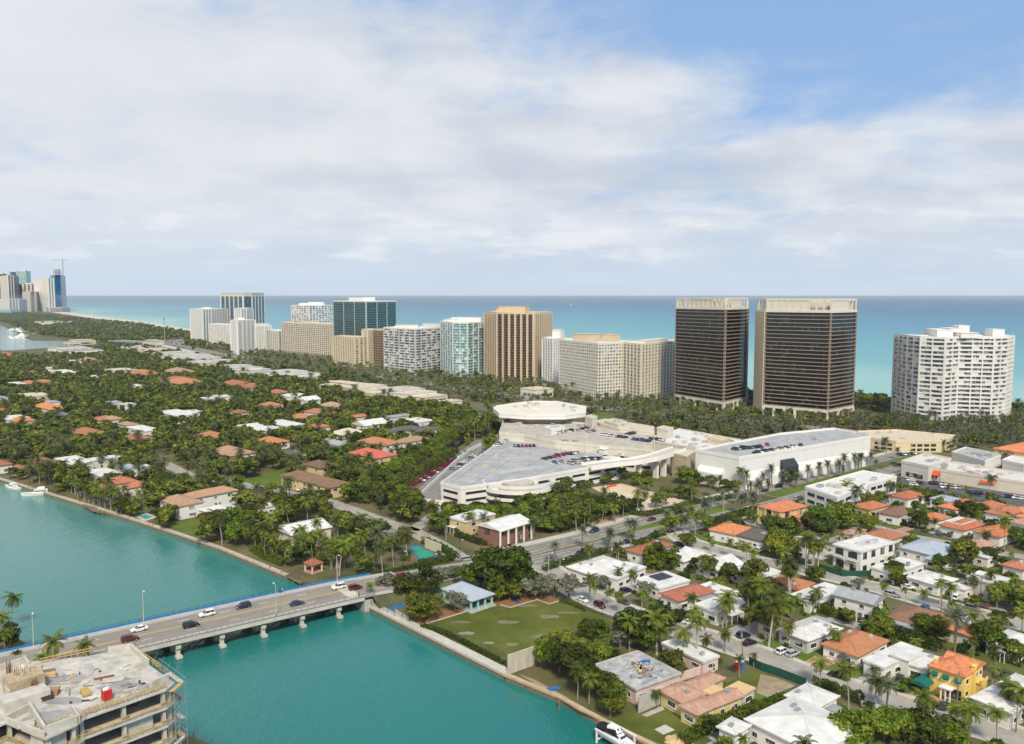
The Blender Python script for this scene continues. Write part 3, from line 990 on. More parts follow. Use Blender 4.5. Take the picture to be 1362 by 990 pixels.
for i in range(14):
 KEEP.append((*proj(onbridge(20 + i * 10, half - 1)), .9))
 KEEP.append((*proj(onbridge(20 + i * 10, -half + 1)), .9))
# ------------------------------------------------------------------ towers
def height_at(p, ytop):
 k = (ytop - 495) / F_
 return H_ + p[1] * (k * math.cos(PIT) + math.sin(PIT)) / (k * math.sin(PIT) - math.cos(PIT))
def outset(poly, e):
 poly = ccw(poly)
 n = len(poly)
 out = []
 for i in range(n):
  a, p, c = Vector(poly[i - 1]).xy, Vector(poly[i]).xy, Vector(poly[(i + 1) % n]).xy
  d1, d2 = (p - a).normalized(), (c - p).normalized()
  n1, n2 = Vector((d1.y, -d1.x)), Vector((d2.y, -d2.x))
  m = (n1 + n2)
  if m.length < .05:
   m = n1
  m = m.normalized()
  q = p + m * e / max(.35, m.dot(n1))
  out.append(Vector((q.x, q.y, 0)))
 return out
def edges(poly):
 poly = ccw(poly)
 return [(Vector(poly[i]), Vector(poly[(i + 1) % len(poly)])) for i in range(len(poly))]
def tower(label, pts, ytop, floors, glass, band, frame=None, depth=24, band_h=1.2, over=1.0, piers=None, top=2.0, crown=None, houses=(), base=None,
   panels=0., panel_m=None, concave=False, name='apartment_tower', group='towers along the ocean', back=(.30, .95), kinks=None, solid=None):
 P = [G(*p) for p in pts]
 near = max(range(len(pts)), key=lambda i: pts[i][1])
 zt = height_at(P[near], ytop)
 bk = Vector((back[0], back[1], 0)).normalized() * depth
 poly = ccw(P + [q + bk for q in reversed(P)]) if concave else hull(P + [q + bk for q in P])
 c = sum(poly, Vector()) / len(poly)
 t = thing(name, label, 'tower', (c.x, c.y, LAND), group=group)
 poly = [Vector((q.x - c.x, q.y - c.y, 0)) for q in poly]
 h = zt - LAND
 NOPLANT.append([Vector((q.x + c.x, q.y + c.y, 0)) for q in outset(poly, 4)])
 g0 = 0 if base is None else base[0]
 b = MB()
 b.prism(outset(poly, -.05), 0 if base is None else base[0] - .3, h - .4)
 b.build('glazing', glass, t)
 fh = (h - g0) / floors
 if over > 0:
  b = MB()
  b.prism(outset(poly, over), -.25, band_h - .25)
  me = b.data('floor_band', band)
  for i in range(1 if g0 == 0 else 0, floors):
   put('floor_band', me, t, (0, 0, g0 + i * fh))
 if piers:
  sp, w, proud, pm = piers
  b = MB()
  for a, e in edges(poly):
   L = (e - a).length
   if L < 3:
    continue
   n = max(1, round(L / sp))
   d = (e - a).normalized()
   nn = Vector((d.y, -d.x, 0))
   for i in range(n + 1):
    q = a + d * (L * i / n) + nn * (proud / 2)
    b.box((q.x, q.y, g0 + (h - g0) / 2), (w, proud + .5, h - g0 - .1), math.atan2(d.y, d.x))
  b.build('facade_pier', pm, t)
 if panels:
  b = MB()
  rr = random.Random(len(pts) + int(pts[0][0]))
  for a, e in edges(poly):
   L = (e - a).length
   d = (e - a).normalized()
   nn = Vector((d.y, -d.x, 0))
   n = max(1, round(L / 4.2))
   for f in range(floors):
    for i in range(n):
     if rr.random() < panels:
      q = a + d * (L * (i + .5) / n) + nn * (over * .45)
      b.box((q.x, q.y, g0 + (f + .55) * fh), (L / n * .97, over * .8, fh * .82), math.atan2(d.y, d.x))
  b.build('wall_panel', panel_m or band, t)['kind'] = 'stuff'
 if solid:
  # full height blank strips: (edge share from, to, material) on the front line of the survey
  for i, s0, s1, m in solid:
   a, e = P[i] - c, P[i + 1] - c
   a, e = a.lerp(e, s0), a.lerp(e, s1)
   d = (e - a).normalized()
   nn = Vector((d.y, -d.x, 0))
   b = MB()
   q = (a + e) / 2 + nn * (over * .5)
   b.box((q.x, q.y, h / 2), ((e - a).length, over + 1.0, h - .3), math.atan2(d.y, d.x))
   b.build('blank_wall', m, t)
 rm = frame or band
 b = MB()
 b.prism(outset(poly, max(.3, over * .9)), h - .8, h - .8 + top * .6)
 b.build('roof', rm, t)
 b = MB()
 o1, o2 = outset(poly, max(.28, over * .9) - .05), outset(poly, max(.28, over * .9) - .45)
 n = len(o1)
 for i in range(n):
  b.prism([o1[i], o1[(i + 1) % n], o2[(i + 1) % n], o2[i]], h - .8 + top * .6, h + top * .4 + .3)
 b.build('parapet', rm, t)
 for hx, hy, sx, sy, sz, hm in houses:      # roof houses: place as shares of the footprint
  xs, ys = [q.x for q in poly], [q.y for q in poly]
  e0 = poly_dir(poly)
  b = MB()
  L = max(xs) - min(xs)
  b.box((hx * L / 2, hy * depth / 2, h - .3 + sz / 2), (sx, sy, sz), e0)
  b.box((hx * L / 2, hy * depth / 2, h - .3 + sz + .15), (sx + .8, sy + .8, .3), e0)
  b.build('roof_house', hm, t)
 if base:
  bh, bm, cw = base
  b = MB()
  b.prism(outset(poly, 1.5), bh - 2.4, bh - .3)
  for a, e in edges(outset(poly, .6)):
   n = max(1, round((e - a).length / 9))
   for i in range(n):
    q = a.lerp(e, i / n)
    b.box((q.x, q.y, (bh - 2.4) / 2), (cw, cw, bh - 2.4), e0 if False else poly_dir(poly))
  b.build('podium', bm, t)
  for a, e in edges(poly):
   for i in range(8):
    q = a.lerp(e, i / 8)
    KEEP.append((*proj((q.x + c.x, q.y + c.y, LAND + 5)), 2.2))
  b = MB()
  b.prism(outset(poly, -4), 0, bh - 2.4)
  b.build('lobby', glass_gy, t)
 if crown:
  ch, cm, holes = crown
  b = MB()
  for a, e in edges(outset(poly, .5)):
   L = (e - a).length
   if L < 2:
    continue
   d = (e - a).normalized()
   az = math.atan2(d.y, d.x)
   nn = Vector((-d.y, d.x, 0))
   n = max(1, round(L / 6))
   b.beam((a.x + nn.x * .5, a.y + nn.y * .5, h + ch - .6), (e.x + nn.x * .5, e.y + nn.y * .5, h + ch - .6), 1.0, 1.6)
   b.beam((a.x + nn.x * .5, a.y + nn.y * .5, h + .5), (e.x + nn.x * .5, e.y + nn.y * .5, h + .5), 1.02, 1.9)
   for i in range(n + 1):
    q = a.lerp(e, min(.99, max(.01, i / n))) + nn * .5
    b.box((q.x, q.y, h + ch / 2), (1.1, .9, ch - 1.0), az)
   s0, s1 = holes
   q0, q1 = a.lerp(e, s0), a.lerp(e, s1)
   if L > 30 and s1 > s0:
    b.beam((q0.x + nn.x * .6, q0.y + nn.y * .6, h + ch / 2), (q1.x + nn.x * .6, q1.y + nn.y * .6, h + ch / 2), .5, ch - 1.2)
  b.build('crown', cm, t)
  b = MB()
  b.prism(outset(poly, -5), h - .5, h + ch - 2)
  b.build('plant_room', cm, t)
 later_mark = pts[len(pts) // 2]
 return t
def poly_dir(poly):
 a, e = max(edges(poly), key=lambda q: (q[1] - q[0]).length)
 return math.atan2(e.y - a.y, e.x - a.x)
bronze_band = mat('bronze_balcony', (.29, .235, .19), .5, .12, .3)
frame_beige = mat('beige_precast', (.58, .47, .34), .85, .07, .2)
grey_band = mat('grey_balcony', (.50, .51, .52), .7, .1, .2)
white_band = mat('white_balcony', (.70, .70, .69), .7, .06, .2)
cream_band = mat('cream_balcony', (.66, .60, .50), .8, .06, .2)
cream_frame = mat('warm_cream_frame', (.66, .59, .48), .8, .06, .2)
brown_band = mat('brown_balcony', (.20, .12, .075), .7, .1, .3)
green_band = mat('green_balcony', (.07, .19, .18), .3, .1, .3)
teal_band = mat('teal_balcony', (.40, .58, .59), .4, .1, .3)
blue_band = mat('blue_balcony', (.10, .17, .22), .4, .1, .3)
tower('narrow white tower with blue glass stripes at the far end of the row', [(255, 456), (271, 459), (293, 456)], 412, 26, glass_bl, white_band, over=.7, band_h=.8,
  piers=(8, 3.6, .8, white_paint), depth=26, houses=((0, 0, 20, 14, 4, white_paint),))
tower('tall blue glass tower with white vertical fins and beige top', [(296, 453), (325, 456), (342, 453)], 394, 32, glass_bl, blue_band, over=.9, band_h=.9,
  piers=(22, 3.0, 1.2, white_paint), depth=30, frame=cream_lt, crown=(7, cream_lt, (.1, .9)))
tower('small white round-cornered tower in front of the tall blue glass tower', [(314, 461), (322, 463), (331, 461)], 411, 22, glass_bl, white_band, over=.6, band_h=1.4, depth=16,
  piers=(9, 3, .6, white_paint))
tower('long low white slab with close vertical fins at the far end', [(279, 461), (353, 466)], 434, 13, glass_gy, white_band, over=.4, band_h=.9, depth=20,
  piers=(5, 1.7, .9, white_paint), houses=((.6, 0, 30, 10, 3, white_paint),))
tower('blank white stair tower standing out of the long low slab', [(309, 470), (317, 472), (333, 470)], 427, 17, glass_gy, white_paint, over=.8, band_h=2.4, depth=14,
  piers=(12, 5, .9, white_paint), houses=((0, 0, 14, 10, 5, white_paint),))
tower('white block with a cream stair wall between long slabs', [(353, 465), (371, 467.5), (376, 466)], 441, 11, glass_gy, white_band, over=.5, band_h=1.5, depth=20,
  piers=(9, 3, .7, cream_lt))
tower('broad cream slab with a fine grid of balconies', [(376, 468), (444, 474)], 432, 16, glass_gy, cream_band, over=1.1, band_h=1.25, depth=20, piers=(5.6, .8, 1.0, cream_frame),
  houses=((-.05, 0, 34, 9, 4.5, cream_lt),))
tower('stepped white terrace tower rising behind the cream slab', [(389, 461), (412, 463), (436, 461)], 407, 22, glass_gy, white_band, over=1.2, band_h=1.3, depth=26, panels=.25,
  piers=(9, 1.4, 1, white_paint), houses=((0, 0, 46, 18, 5, white_paint), (.25, 0, 30, 14, 7, white_paint)))
tower('green glass tower with a white rooftop frame', [(445, 474), (488, 480), (515, 476)], 401.5, 24, glass_gr, green_band, over=1.0, band_h=.8, depth=34,
  piers=(42, .9, .9, teal_band), frame=white_paint, houses=((-.1, 0, 54, 20, 7, white_paint),))
tower('short cream block with blank end wall', [(444, 485), (472, 489), (484, 488)], 450, 12, glass_gy, frame_beige, over=.4, band_h=1.5, depth=22, piers=(7, 3.2, .6, cream))
tower('taller cream core beside the short cream block', [(483, 486), (490, 488.5), (496, 487)], 440, 15, glass_gy, cream, over=.4, band_h=2, depth=20, piers=(8, 3.8, .6, cream))
tower('narrow brown and cream banded block', [(496, 487), (506, 489), (513, 487)], 440, 15, glass_b, frame_beige, over=.8, band_h=1.1, depth=24, piers=(9, 2.4, 1, brown_band))
tower('white and grey terraced block with scattered filled balconies', [(512, 494), (553, 499), (587, 494)], 438.5, 17, glass_gy, white_band, over=1.3, band_h=1.0, depth=30, panels=.13,
  piers=(12, 1.0, 1.1, grey_band), houses=((-.3, 0, 30, 12, 4, cream_lt), (.5, .2, 26, 12, 6, greyw)))
tower('pale teal glass block with a faceted front', [(587, 496), (603, 501), (622, 502), (643, 499)], 430, 19, glass_te, teal_band, over=.9, band_h=.75, depth=30, panels=.12, panel_m=white_band,
  piers=(11, .7, .9, white_band), frame=white_paint, houses=((.2, 0, 44, 16, 6, white_paint), (-.5, 0, 16, 12, 4, white_paint)))
tower('tall beige tower with dark balcony stacks and broad beige piers', [(646, 501), (662, 507), (678, 508.5), (710, 510), (725, 504)], 417.5, 27, glass_b, brown_band, over=1.2, band_h=.9, depth=26,
  piers=(8.5, 2.3, 1.7, frame_beige), frame=frame_beige, houses=((-.05, -.1, 34, 16, 8, frame_beige), (-.3, 0, 20, 10, 5, frame_beige)))
tower('slim white annex tower beside the cream honeycomb block', [(722, 512), (735, 515), (746, 512)], 452, 17, glass_gy, white_band, over=.5, band_h=1.3, depth=22, piers=(6, 2.0, .7, white_paint),
  houses=((.35, 0, 12, 10, 10, white_paint),))
tower('wide white honeycomb block with tan boxes on the roof', [(744, 522), (795, 533), (829, 530)], 458, 17, glass_gy, mat('ivory_balcony', (.66, .63, .57), .8, .06, .2), over=.3, band_h=1.35, depth=30,
  piers=(3.6, 1.2, .12, MATS['ivory_balcony']), houses=((-.25, -.1, 24, 13, 8, frame_beige), (.45, -.2, 15, 12, 7.5, frame_beige)))
tower('long cream wing with stacked balconies in front of the dark towers', [(829, 530), (852, 535), (896, 525)], 459, 17, glass_gy, cream_band, over=.9, band_h=1.25, depth=22,
  piers=(6.5, 2.2, .9, mat('ochre_cream', (.68, .63, .52), .85, .06, .3)), houses=((.1, 0, 50, 10, 3, cream_lt),))
tower('left hand dark bronze glass tower of the pair with an open white crown', [(898, 537), (962, 548), (990, 541)], 411, 25, glass_b, bronze_band, over=1.4, band_h=.5, depth=34,
  piers=(60, .3, .9, mat('bronze_frame', (.33, .26, .2), .6, .1, .3)), frame=cream_lt, crown=(9, cream_lt, (.28, .72)), base=(9, cream_lt, 2.2))
tower('larger dark bronze glass tower of the pair with a cream end wall', [(1004, 548), (1016, 552), (1100, 560), (1133, 553)], 415, 25, glass_b, bronze_band, over=1.4, band_h=.5, depth=34,
  piers=(60, .3, .9, mat('bronze_frame', (.33, .26, .2), .6, .1, .3)), frame=cream_lt, crown=(10, cream_lt, (.02, .68)), base=(9, cream_lt, 2.2), solid=((0, 0, 1, frame_beige),))
tower('curved white balcony tower standing alone at the ocean', [(1204, 558), (1220, 562), (1252, 565), (1270, 562.5), (1288, 563), (1316, 564), (1334, 562), (1342, 558)], 450, 20, glass_gy, white_band,
  over=1.0, band_h=1.3, depth=26, piers=(8, .8, .9, white_paint), panels=.2, panel_m=mat('white_shutter', (.68, .66, .62), .8, .08, .3), concave=True, back=(.05, 1), frame=white_paint,
  houses=((-.35, 0, 22, 12, 6, white_paint), (0, 0, 40, 13, 4, white_paint), (.05, -.1, 10, 8, 9, white_paint), (.7, 0, 12, 9, 6, white_paint), (-.1, 0, 16, 10, 7, white_paint)))
for ph, x, y in (('the green glass tower', 480, 440), ('the tall beige tower', 686, 470), ('the white honeycomb block', 790, 500), ('the smaller dark tower', 940, 500),
     ('the larger dark tower', 1070, 500), ('the curved white tower', 1270, 520), ('the cream grid slab', 410, 455), ('the long white slab', 315, 455), ('the teal glass block', 615, 480),
     ('the white grey terraced block', 550, 480), ('the long cream wing', 860, 510)):
 mark(ph, at=(x, y + 30))
# ------------------------------------------------------------------ far skyline
FARG = 'far skyline towers beyond the inlet'
for lb, pts, yt, fl, gl, bd_, fr, kw in (
  ('dark blue far tower cut by the picture edge', [(-6, 412), (8, 412)], 365, 20, glass_bl, blue_band, None, {}),
  ('cream stepped far tower next to the dark blue slab', [(3, 413), (13, 414), (20, 413)], 366, 20, glass_gy, cream_band, (24, 6, 1, white_paint), {}),
  ('slender dark blue far slab', [(16, 412), (25, 412)], 362, 24, glass_bl, blue_band, (40, 3, 2, grey_band), {}),
  ('pale glass far tower between blue and cream ones', [(25, 412), (37, 412)], 361, 22, glass_te, grey_band, None, {}),
  ('wide cream far block with flat top', [(27, 413), (48, 413)], 378, 16, glass_gy, cream_band, (30, 9, 1, white_paint), {}),
  ('low bright cream far block with brown end', [(32, 414), (41, 415), (48, 414)], 388, 12, glass_gy, cream_band, (30, 14, 1, cream_lt), {}),
  ('white striped far slab beside the blue tower', [(48, 414), (66, 415)], 370, 20, glass_gy, white_band, (22, 9, 2, white_paint), {}),
  ('narrow navy far tower beside the blue tower under construction', [(66, 413), (71, 413)], 371, 20, glass_bl, blue_band, None, {}),
  ('bright blue far tower still under construction', [(69, 413), (75, 414), (82, 413)], 366, 26, mat('vivid_blue_glass', (.02, .16, .34), .2, .25, .02), blue_band, None, {'depth': 45}),
  ('low white far apartment row', [(0, 416), (13, 417), (24, 416)], 398, 8, glass_gy, white_band, (22, 9, 2, white_paint), {'depth': 60}),
  ('lowest white far block at the beach end of the skyline', [(62, 415), (83, 415)], 409, 3, glass_gy, white_band, None, {'depth': 60}),
  ('low glass far building at the water', [(-6, 419), (15, 419)], 412, 3, glass_te, grey_band, None, {'depth': 60})):
 d = kw.get('depth', 40)
 tt = tower(lb, pts, yt, fl, gl, bd_, over=1.0, band_h=1.6, depth=d, piers=fr, group=FARG, houses=((0, 0, 40, 20, 8, cream_lt),) if fl > 15 else ())
mark('the far skyline', at=(45, 410))
# bare concrete top floors and a tower crane on the blue one
q = G(76, 414)
zt = height_at(q, 366)
t = thing('construction_top', 'grey unfinished top floors of the bright blue far tower', 'building frame', (q.x, q.y + 25, zt), group=FARG)
for i in range(5):
 b = MB()
 b.box((0, 0, i * 9 + 1), (50 - i * 5, 34, 1.5))
 b.build('floor_slab', concrete, t)
b = MB()
for x in (-17, -8, 0, 8, 17):
 for y in (-13, 13):
  b.box((x, y, 20), (2.2, 2.2, 40 - abs(x) * .6))
b.build('column', concrete, t)
t = thing('tower_crane', 'tower crane above the unfinished blue far tower', 'crane', (q.x + 38, q.y + 25, 0))
zc = height_at(q, 345)
b = MB()
b.box((0, 0, zc / 2), (4, 4, zc))
b.build('mast', steel, t)
b = MB()
b.beam((-75, 0, zc - 4), (32, 0, zc - 4), 2.5, 3)
b.beam((0, 0, zc + 8), (-60, 0, zc - 3), .8, .8)
b.beam((0, 0, zc + 8), (30, 0, zc - 3), .8, .8)
b.box((0, 0, zc + 3), (2.5, 2.5, 12))
b.build('jib', steel, t)
b = MB()
b.box((28, 0, zc - 7), (7, 4, 6))
b.build('counterweight', concrete, t)
# ------------------------------------------------------------------ shopping centre
def block(name, label, cat, k, pts, h, wall, roofm, parapet=.9, base=0., extra=None, group=None, keep=True, par_m=None):
 """a flat roofed building from its roof outline"""
 poly = [W(k, *p, LAND + h) for p in pts]
 c = sum(poly, Vector()) / len(poly)
 t = thing(name, label, cat, (c.x, c.y, LAND), group=group)
 loc = [Vector((q.x - c.x, q.y - c.y, 0)) for q in poly]
 b = MB()
 b.prism(outset(loc, -.02), base, h - .35, 0)
 b.build('wall', wall, t)
 b = MB()
 b.prism(outset(loc, -.3), h - .45, h)
 b.build('roof', roofm, t)
 if parapet:
  b = MB()
  o1, o2 = outset(loc, .15), outset(loc, -.25)
  n = len(o1)
  for i in range(n):
   b.prism([o1[i], o1[(i + 1) % n], o2[(i + 1) % n], o2[i]], h - .55, h + parapet)
  b.build('parapet', par_m or wall, t)
 NOPLANT.append([Vector((q.x, q.y, 0)) for q in poly])
 if keep:
  for a in poly:
   for s in (.25, .6, .92):
    q = Vector((c.x, c.y, LAND + h)).lerp(a, s)
    KEEP.append((*proj(q), .9))
 t['_h'] = h
 return t, loc, c
def strips(t, loc, h, rows, m, share=(.06, .94), faces=None, hh=1.0, proud=.12, n=1, name='shade_band'):
 """long bands on the street walls"""
 for i, (a, e) in enumerate(edges(loc)):
  d = (e - a)
  L = d.length
  if L < 6:
   continue
  d.normalize()
  nn = Vector((d.y, -d.x, 0))
  w = t.location + (a + e) / 2
  if nn.dot(Vector((-w.x, -w.y, 0))) < 0:
   continue
  b = MB()
  nn2 = max(1, int(L / n)) if n > 1 else 1
  for z in rows:
   for j in range(nn2):
    s0 = share[0] + (share[1] - share[0]) * (j + .12) / nn2
    s1 = share[0] + (share[1] - share[0]) * (j + .88) / nn2
    p = a + d * L * (s0 + s1) / 2 + nn * .0
    b.box((p.x, p.y, z), (L * (s1 - s0), 2 * proud, hh), math.atan2(d.y, d.x))
  b.build(name, m, t)
def roof_kit(t, loc, h, n, seed, m=None, big=1.):
 """plant, hatches and ducts on a flat roof"""
 r = random.Random(seed)
 xs, ys = [q.x for q in loc], [q.y for q in loc]
 for _ in range(n * 6):
  if n <= 0:
   break
  x, y = r.uniform(min(xs), max(xs)), r.uniform(min(ys), max(ys))
  if not inside(x, y, outset(loc, -3)):
   continue
  b = MB()
  sx, sy, sz = r.uniform(1.2, 4) * big, r.uniform(1.2, 3) * big, r.uniform(.8, 1.8)
  a = rad(41)
  b.box((x, y, h + sz / 2 + .02), (sx, sy, sz), a)
  b.box((x, y, h + sz + .08), (sx * .7, sy * .7, .16), a)
  b.build('roof_unit', m or RND.choice([concrete_lt, greyw, steel]), t)
  n -= 1
GAR_H = 8.5
gpts = ((258, 560), (600, 322), (690, 318), (1030, 398), (1100, 425), (1190, 432), (1190, 452), (640, 548), (545, 560), (360, 585))
gar, gl, gc = block('parking_garage', 'sprawling white parking garage with grey rooftop deck and curved ramp', 'garage', 'H', gpts, GAR_H, white_paint, deck_mat, 1.0)
strips(gar, gl, GAR_H, (2.6, 5.9), mat('garage_opening_shade', (.02, .02, .022), .9, .2, .3), hh=1.15, n=12, share=(.03, .97))  # near-black boxes on the wall paint the shade of the open levels
for i in range(12):
 KEEP.append((*proj(W('H', 280 + 75 * i, 600 - 8 * i, LAND + 5)), .6))
mark('the parking garage', at=(720, 610))
# painted bays on the deck
b = MB()
for (x0, y0), (x1, y1), n in (((790, 428), (960, 402), 16), ((830, 455), (1090, 432), 22), ((560, 500), (780, 470), 18), ((620, 372), (760, 350), 12), ((600, 430), (700, 418), 8)):
 p, q = W('H', x0, y0, LAND + GAR_H), W('H', x1, y1, LAND + GAR_H)
 d = (q - p).normalized()
 nn = Vector((-d.y, d.x, 0))
 for i in range(n + 1):
  c = p.lerp(q, i / n)
  b.beam(c - nn * 2.6 + Vector((0, 0, .012)), c + nn * 2.6 + Vector((0, 0, .012)), .3, .02)
b.build('bay_marking', mark_w, gar, True)
b = MB()
for x0, y0, x1, y1 in ((300, 560, 640, 330), (400, 575, 760, 345), (520, 560, 900, 370), (700, 530, 1010, 400), (350, 520, 900, 480), (460, 440, 1050, 405), (560, 370, 860, 360)):
 p, q = W('H', x0, y0, LAND + GAR_H), W('H', x1, y1, LAND + GAR_H)
 b.beam(p + Vector((0, 0, .004)), q + Vector((0, 0, .004)), .35, .02)
b.build('deck_joint', asphalt, gar, True)
for X, Y in ((420, 500), (560, 480), (720, 470), (880, 440), (600, 390), (760, 375), (480, 420), (1000, 410)):
 q = W('H', X, Y, LAND + GAR_H)
 b = MB()
 b.tube([q, q + Vector((0, 0, 7))], [.14, .09], 6)
 b.box((q.x, q.y, q.z + 7), (1.8, .4, .15), rad(41))
 b.build('light_pole', steel, gar, True)
# planters, stair houses and lights on the deck
for X, Y, s in ((600, 385, 4), (548, 420, 4), (490, 475, 5), (440, 525, 4), (530, 500, 3.5), (705, 395, 4), (850, 380, 3), (1090, 450, 3)):
 q = W('H', X, Y, LAND + GAR_H)
 b = MB()
 b.box((q.x, q.y, q.z + .35), (s, 1.6, .7), rad(50))
 b.box((q.x, q.y, q.z + 1.0), (s * .55, 1.1, .8), rad(50), 1)
 b.build('planter', [concrete_lt, frame_beige], gar, True)
for X, Y in ((700, 330), (1105, 405)):
 q = W('H', X, Y, LAND + GAR_H)
 b = MB()
 b.box((q.x, q.y, q.z + 1.6), (5.5, 4, 3.2), rad(41))
 b.box((q.x, q.y, q.z + 3.3), (6.3, 4.8, .3), rad(41))
 b.build('stair_house', white_paint, gar, True)
# drum of the ramp at the corner
q = W('H', 655, 600, LAND + 4)
b = MB()
rr = 17
for z0, z1 in ((2.2, 3.7), (5.6, 7.2), (GAR_H - .2, GAR_H + 1.1)):
 pts = [Vector((gc.x * 0 + q.x + rr * math.cos(a), q.y + rr * .8 * math.sin(a), 0)) for a in [rad(t) for t in range(170, 395, 12)]]
 pin = [Vector((q.x + (rr - .5) * math.cos(a), q.y + (rr - .5) * .8 * math.sin(a), 0)) for a in [rad(t) for t in range(170, 395, 12)]]
 for i in range(len(pts) - 1):
  b.prism([pts[i], pts[i + 1], pin[i + 1], pin[i]], LAND + z0, LAND + z1)
b.build('ramp_wall', white_paint, gar, True)
b = MB()
for z in (2.3, 5.7):
 pts = [Vector((q.x + (rr - .6) * math.cos(rad(t)), q.y + (rr - .6) * .8 * math.sin(rad(t)), 0)) for t in range(0, 360, 15)]
 pin = [Vector((q.x + 8 * math.cos(rad(t)), q.y + 8 * .8 * math.sin(rad(t)), 0)) for t in range(0, 360, 15)]
 for i in range(24):
  b.prism([pts[i], pts[(i + 1) % 24], pin[(i + 1) % 24], pin[i]], LAND + z - .3, LAND + z)
b.prism([Vector((q.x + 7.9 * math.cos(rad(t)), q.y + 6.3 * math.sin(rad(t)), 0)) for t in range(0, 360, 15)], LAND, LAND + GAR_H + .6)
b.build('ramp', concrete_lt, gar, True)
NOPLANT.append([Vector((q.x + (rr + 1) * math.cos(rad(t)), q.y + rr * .85 * math.sin(rad(t)), 0)) for t in range(0, 360, 30)])
# outer wall with red flowering creeper along the ground level lot
wl = [W('H', *p) for p in ((100, 650), (150, 628), (220, 560), (330, 455), (420, 385), (560, 315))]
t = thing('boundary_wall', 'white boundary wall of the garage lot', 'wall', (wl[0].x, wl[0].y, LAND))
b = MB()
strip(b, resample(wl, 8), -.2, .2, LAND - .2, 0, LAND + 2)
b.build('wall', white_paint, t, True)
wl2 = [W('H', *p) for p in ((100, 655), (280, 672))]
t = thing('boundary_wall', 'low white front wall of the garage lot', 'wall', (wl2[0].x, wl2[0].y, LAND))
b = MB()
strip(b, resample(wl2, 8), -.2, .2, LAND - .2, 0, LAND + 2.4)
b.build('wall', white_paint, t, True)
# main shopping hall with the angular flat canopy roof
hall, hl, hc = block('shopping_hall', 'cream shopping hall under the long roof car park', 'mall', 'H', ((560, 300), (585, 235), (650, 215), (880, 240), (1110, 262), (1362, 300), (1362, 392), (1130, 372), (850, 345), (690, 312)),
      12.5, cream_lt, deck_tan, 1.1)
strips(hall, hl, 12.5, (3.2, 7.2), mat('shaded_opening', (.03, .028, .025), .9, .2, .3), hh=1.7, n=9, share=(.25, .97), name='opening_shade')  # dark boxes paint the shade within the hall's wall openings
roof_kit(hall, hl, 12.5, 26, 5)
mark('the shopping hall', at=(820, 575))
can, cl, cc = block('flat_roof_pavilion', 'cream many-sided pavilion with a wide flat roof over the shopping hall', 'pavilion', 'H', ((528, 168), (545, 157), (640, 143), (735, 133), (860, 134), (1010, 160), (1008, 192), (900, 205), (700, 205), (560, 195)),
     19, white_paint, mat('pavilion_roof', (.66, .62, .54), .85, .08, .06, detail=6), .5, base=16.2)
b = MB()
b.prism(outset(cl, -9), 0, 16.4)
b.build('drum', cream_lt, can)
roof_kit(can, cl, 19, 9, 3)
b = MB()
b.prism([(x * .18, y * .18) for x, y, _ in cl], 19, 20)
b.build('roof_hatch', cream_lt, can)
mark('the flat roofed pavilion', at=(720, 540))
for lb, pts, h, wm, rm in (
  ('white upper store block beside the hall car park', ((795, 268), (870, 258), (900, 268), (830, 282)), 15.5, white_paint, white_roof),
  ('long cream store wing behind the roof car park', ((1050, 240), (1110, 228), (1362, 268), (1362, 292), (1180, 275)), 14.5, cream_lt, tan_roof),
  ('cream stair block at the end of the pavilion', ((1005, 212), (1040, 205), (1068, 214), (1040, 224)), 19, cream_lt, tan_roof),
  ('cream box store behind the pavilion', ((1105, 235), (1150, 225), (1220, 240), (1170, 255)), 16, cream_lt, tan_roof)):
 tt, ll, _c = block('store_block', lb, 'store', 'H', pts, h, wm, rm, .8)
 roof_kit(tt, ll, h, 2, int(h * 10))
for lb, pts, h, wm, rm in (
  ('cream plant block in front of the palm garden', ((365, 195), (400, 185), (450, 195), (420, 206)), 17, cream_lt, tan_roof),
  ('low white store roofs beside the roof car park', ((300, 255), (480, 200), (800, 258), (720, 300), (570, 300)), 12, cream_lt, white_roof),
  ('tan rooftop box beside the long white store', ((625, 245), (660, 235), (745, 248), (705, 262)), 15, cream, tan_roof),
  ('small white rooftop cabin next to the tan box', ((730, 265), (750, 260), (775, 266), (755, 274)), 15, white_paint, white_roof)):
 tt, ll, _c = block('store_block', lb, 'store', 'I', pts, h, wm, rm, .8)
 roof_kit(tt, ll, h, 14 if 'low' in lb else 1, int(h * 11) + len(lb))
tt, ll, _c = block('ramp_building', 'tan ramp building between the garage and the white store', 'building', 'I', ((445, 325), (520, 300), (575, 310), (520, 345)), 12.5, mat('tan_render', (.52, .43, .31), .9, .1, .4), tan_roof, .6)
# long white department store
ST_H = 15.8
st, sl, sc_ = block('department_store', 'long windowless white department store with rooftop parking', 'store', 'I', ((565, 312), (790, 352), (1471, 241), (1400, 221), (1285, 200), (1000, 228)), ST_H, mat('white_stucco', (.71, .705, .69), .8, .05, .15), deck_mat, 1.2, par_m=white_paint)
roof_kit(st, sl, ST_H, 7, 9)
mark('the long white store', at=(1040, 615))
E2 = edges(sl)
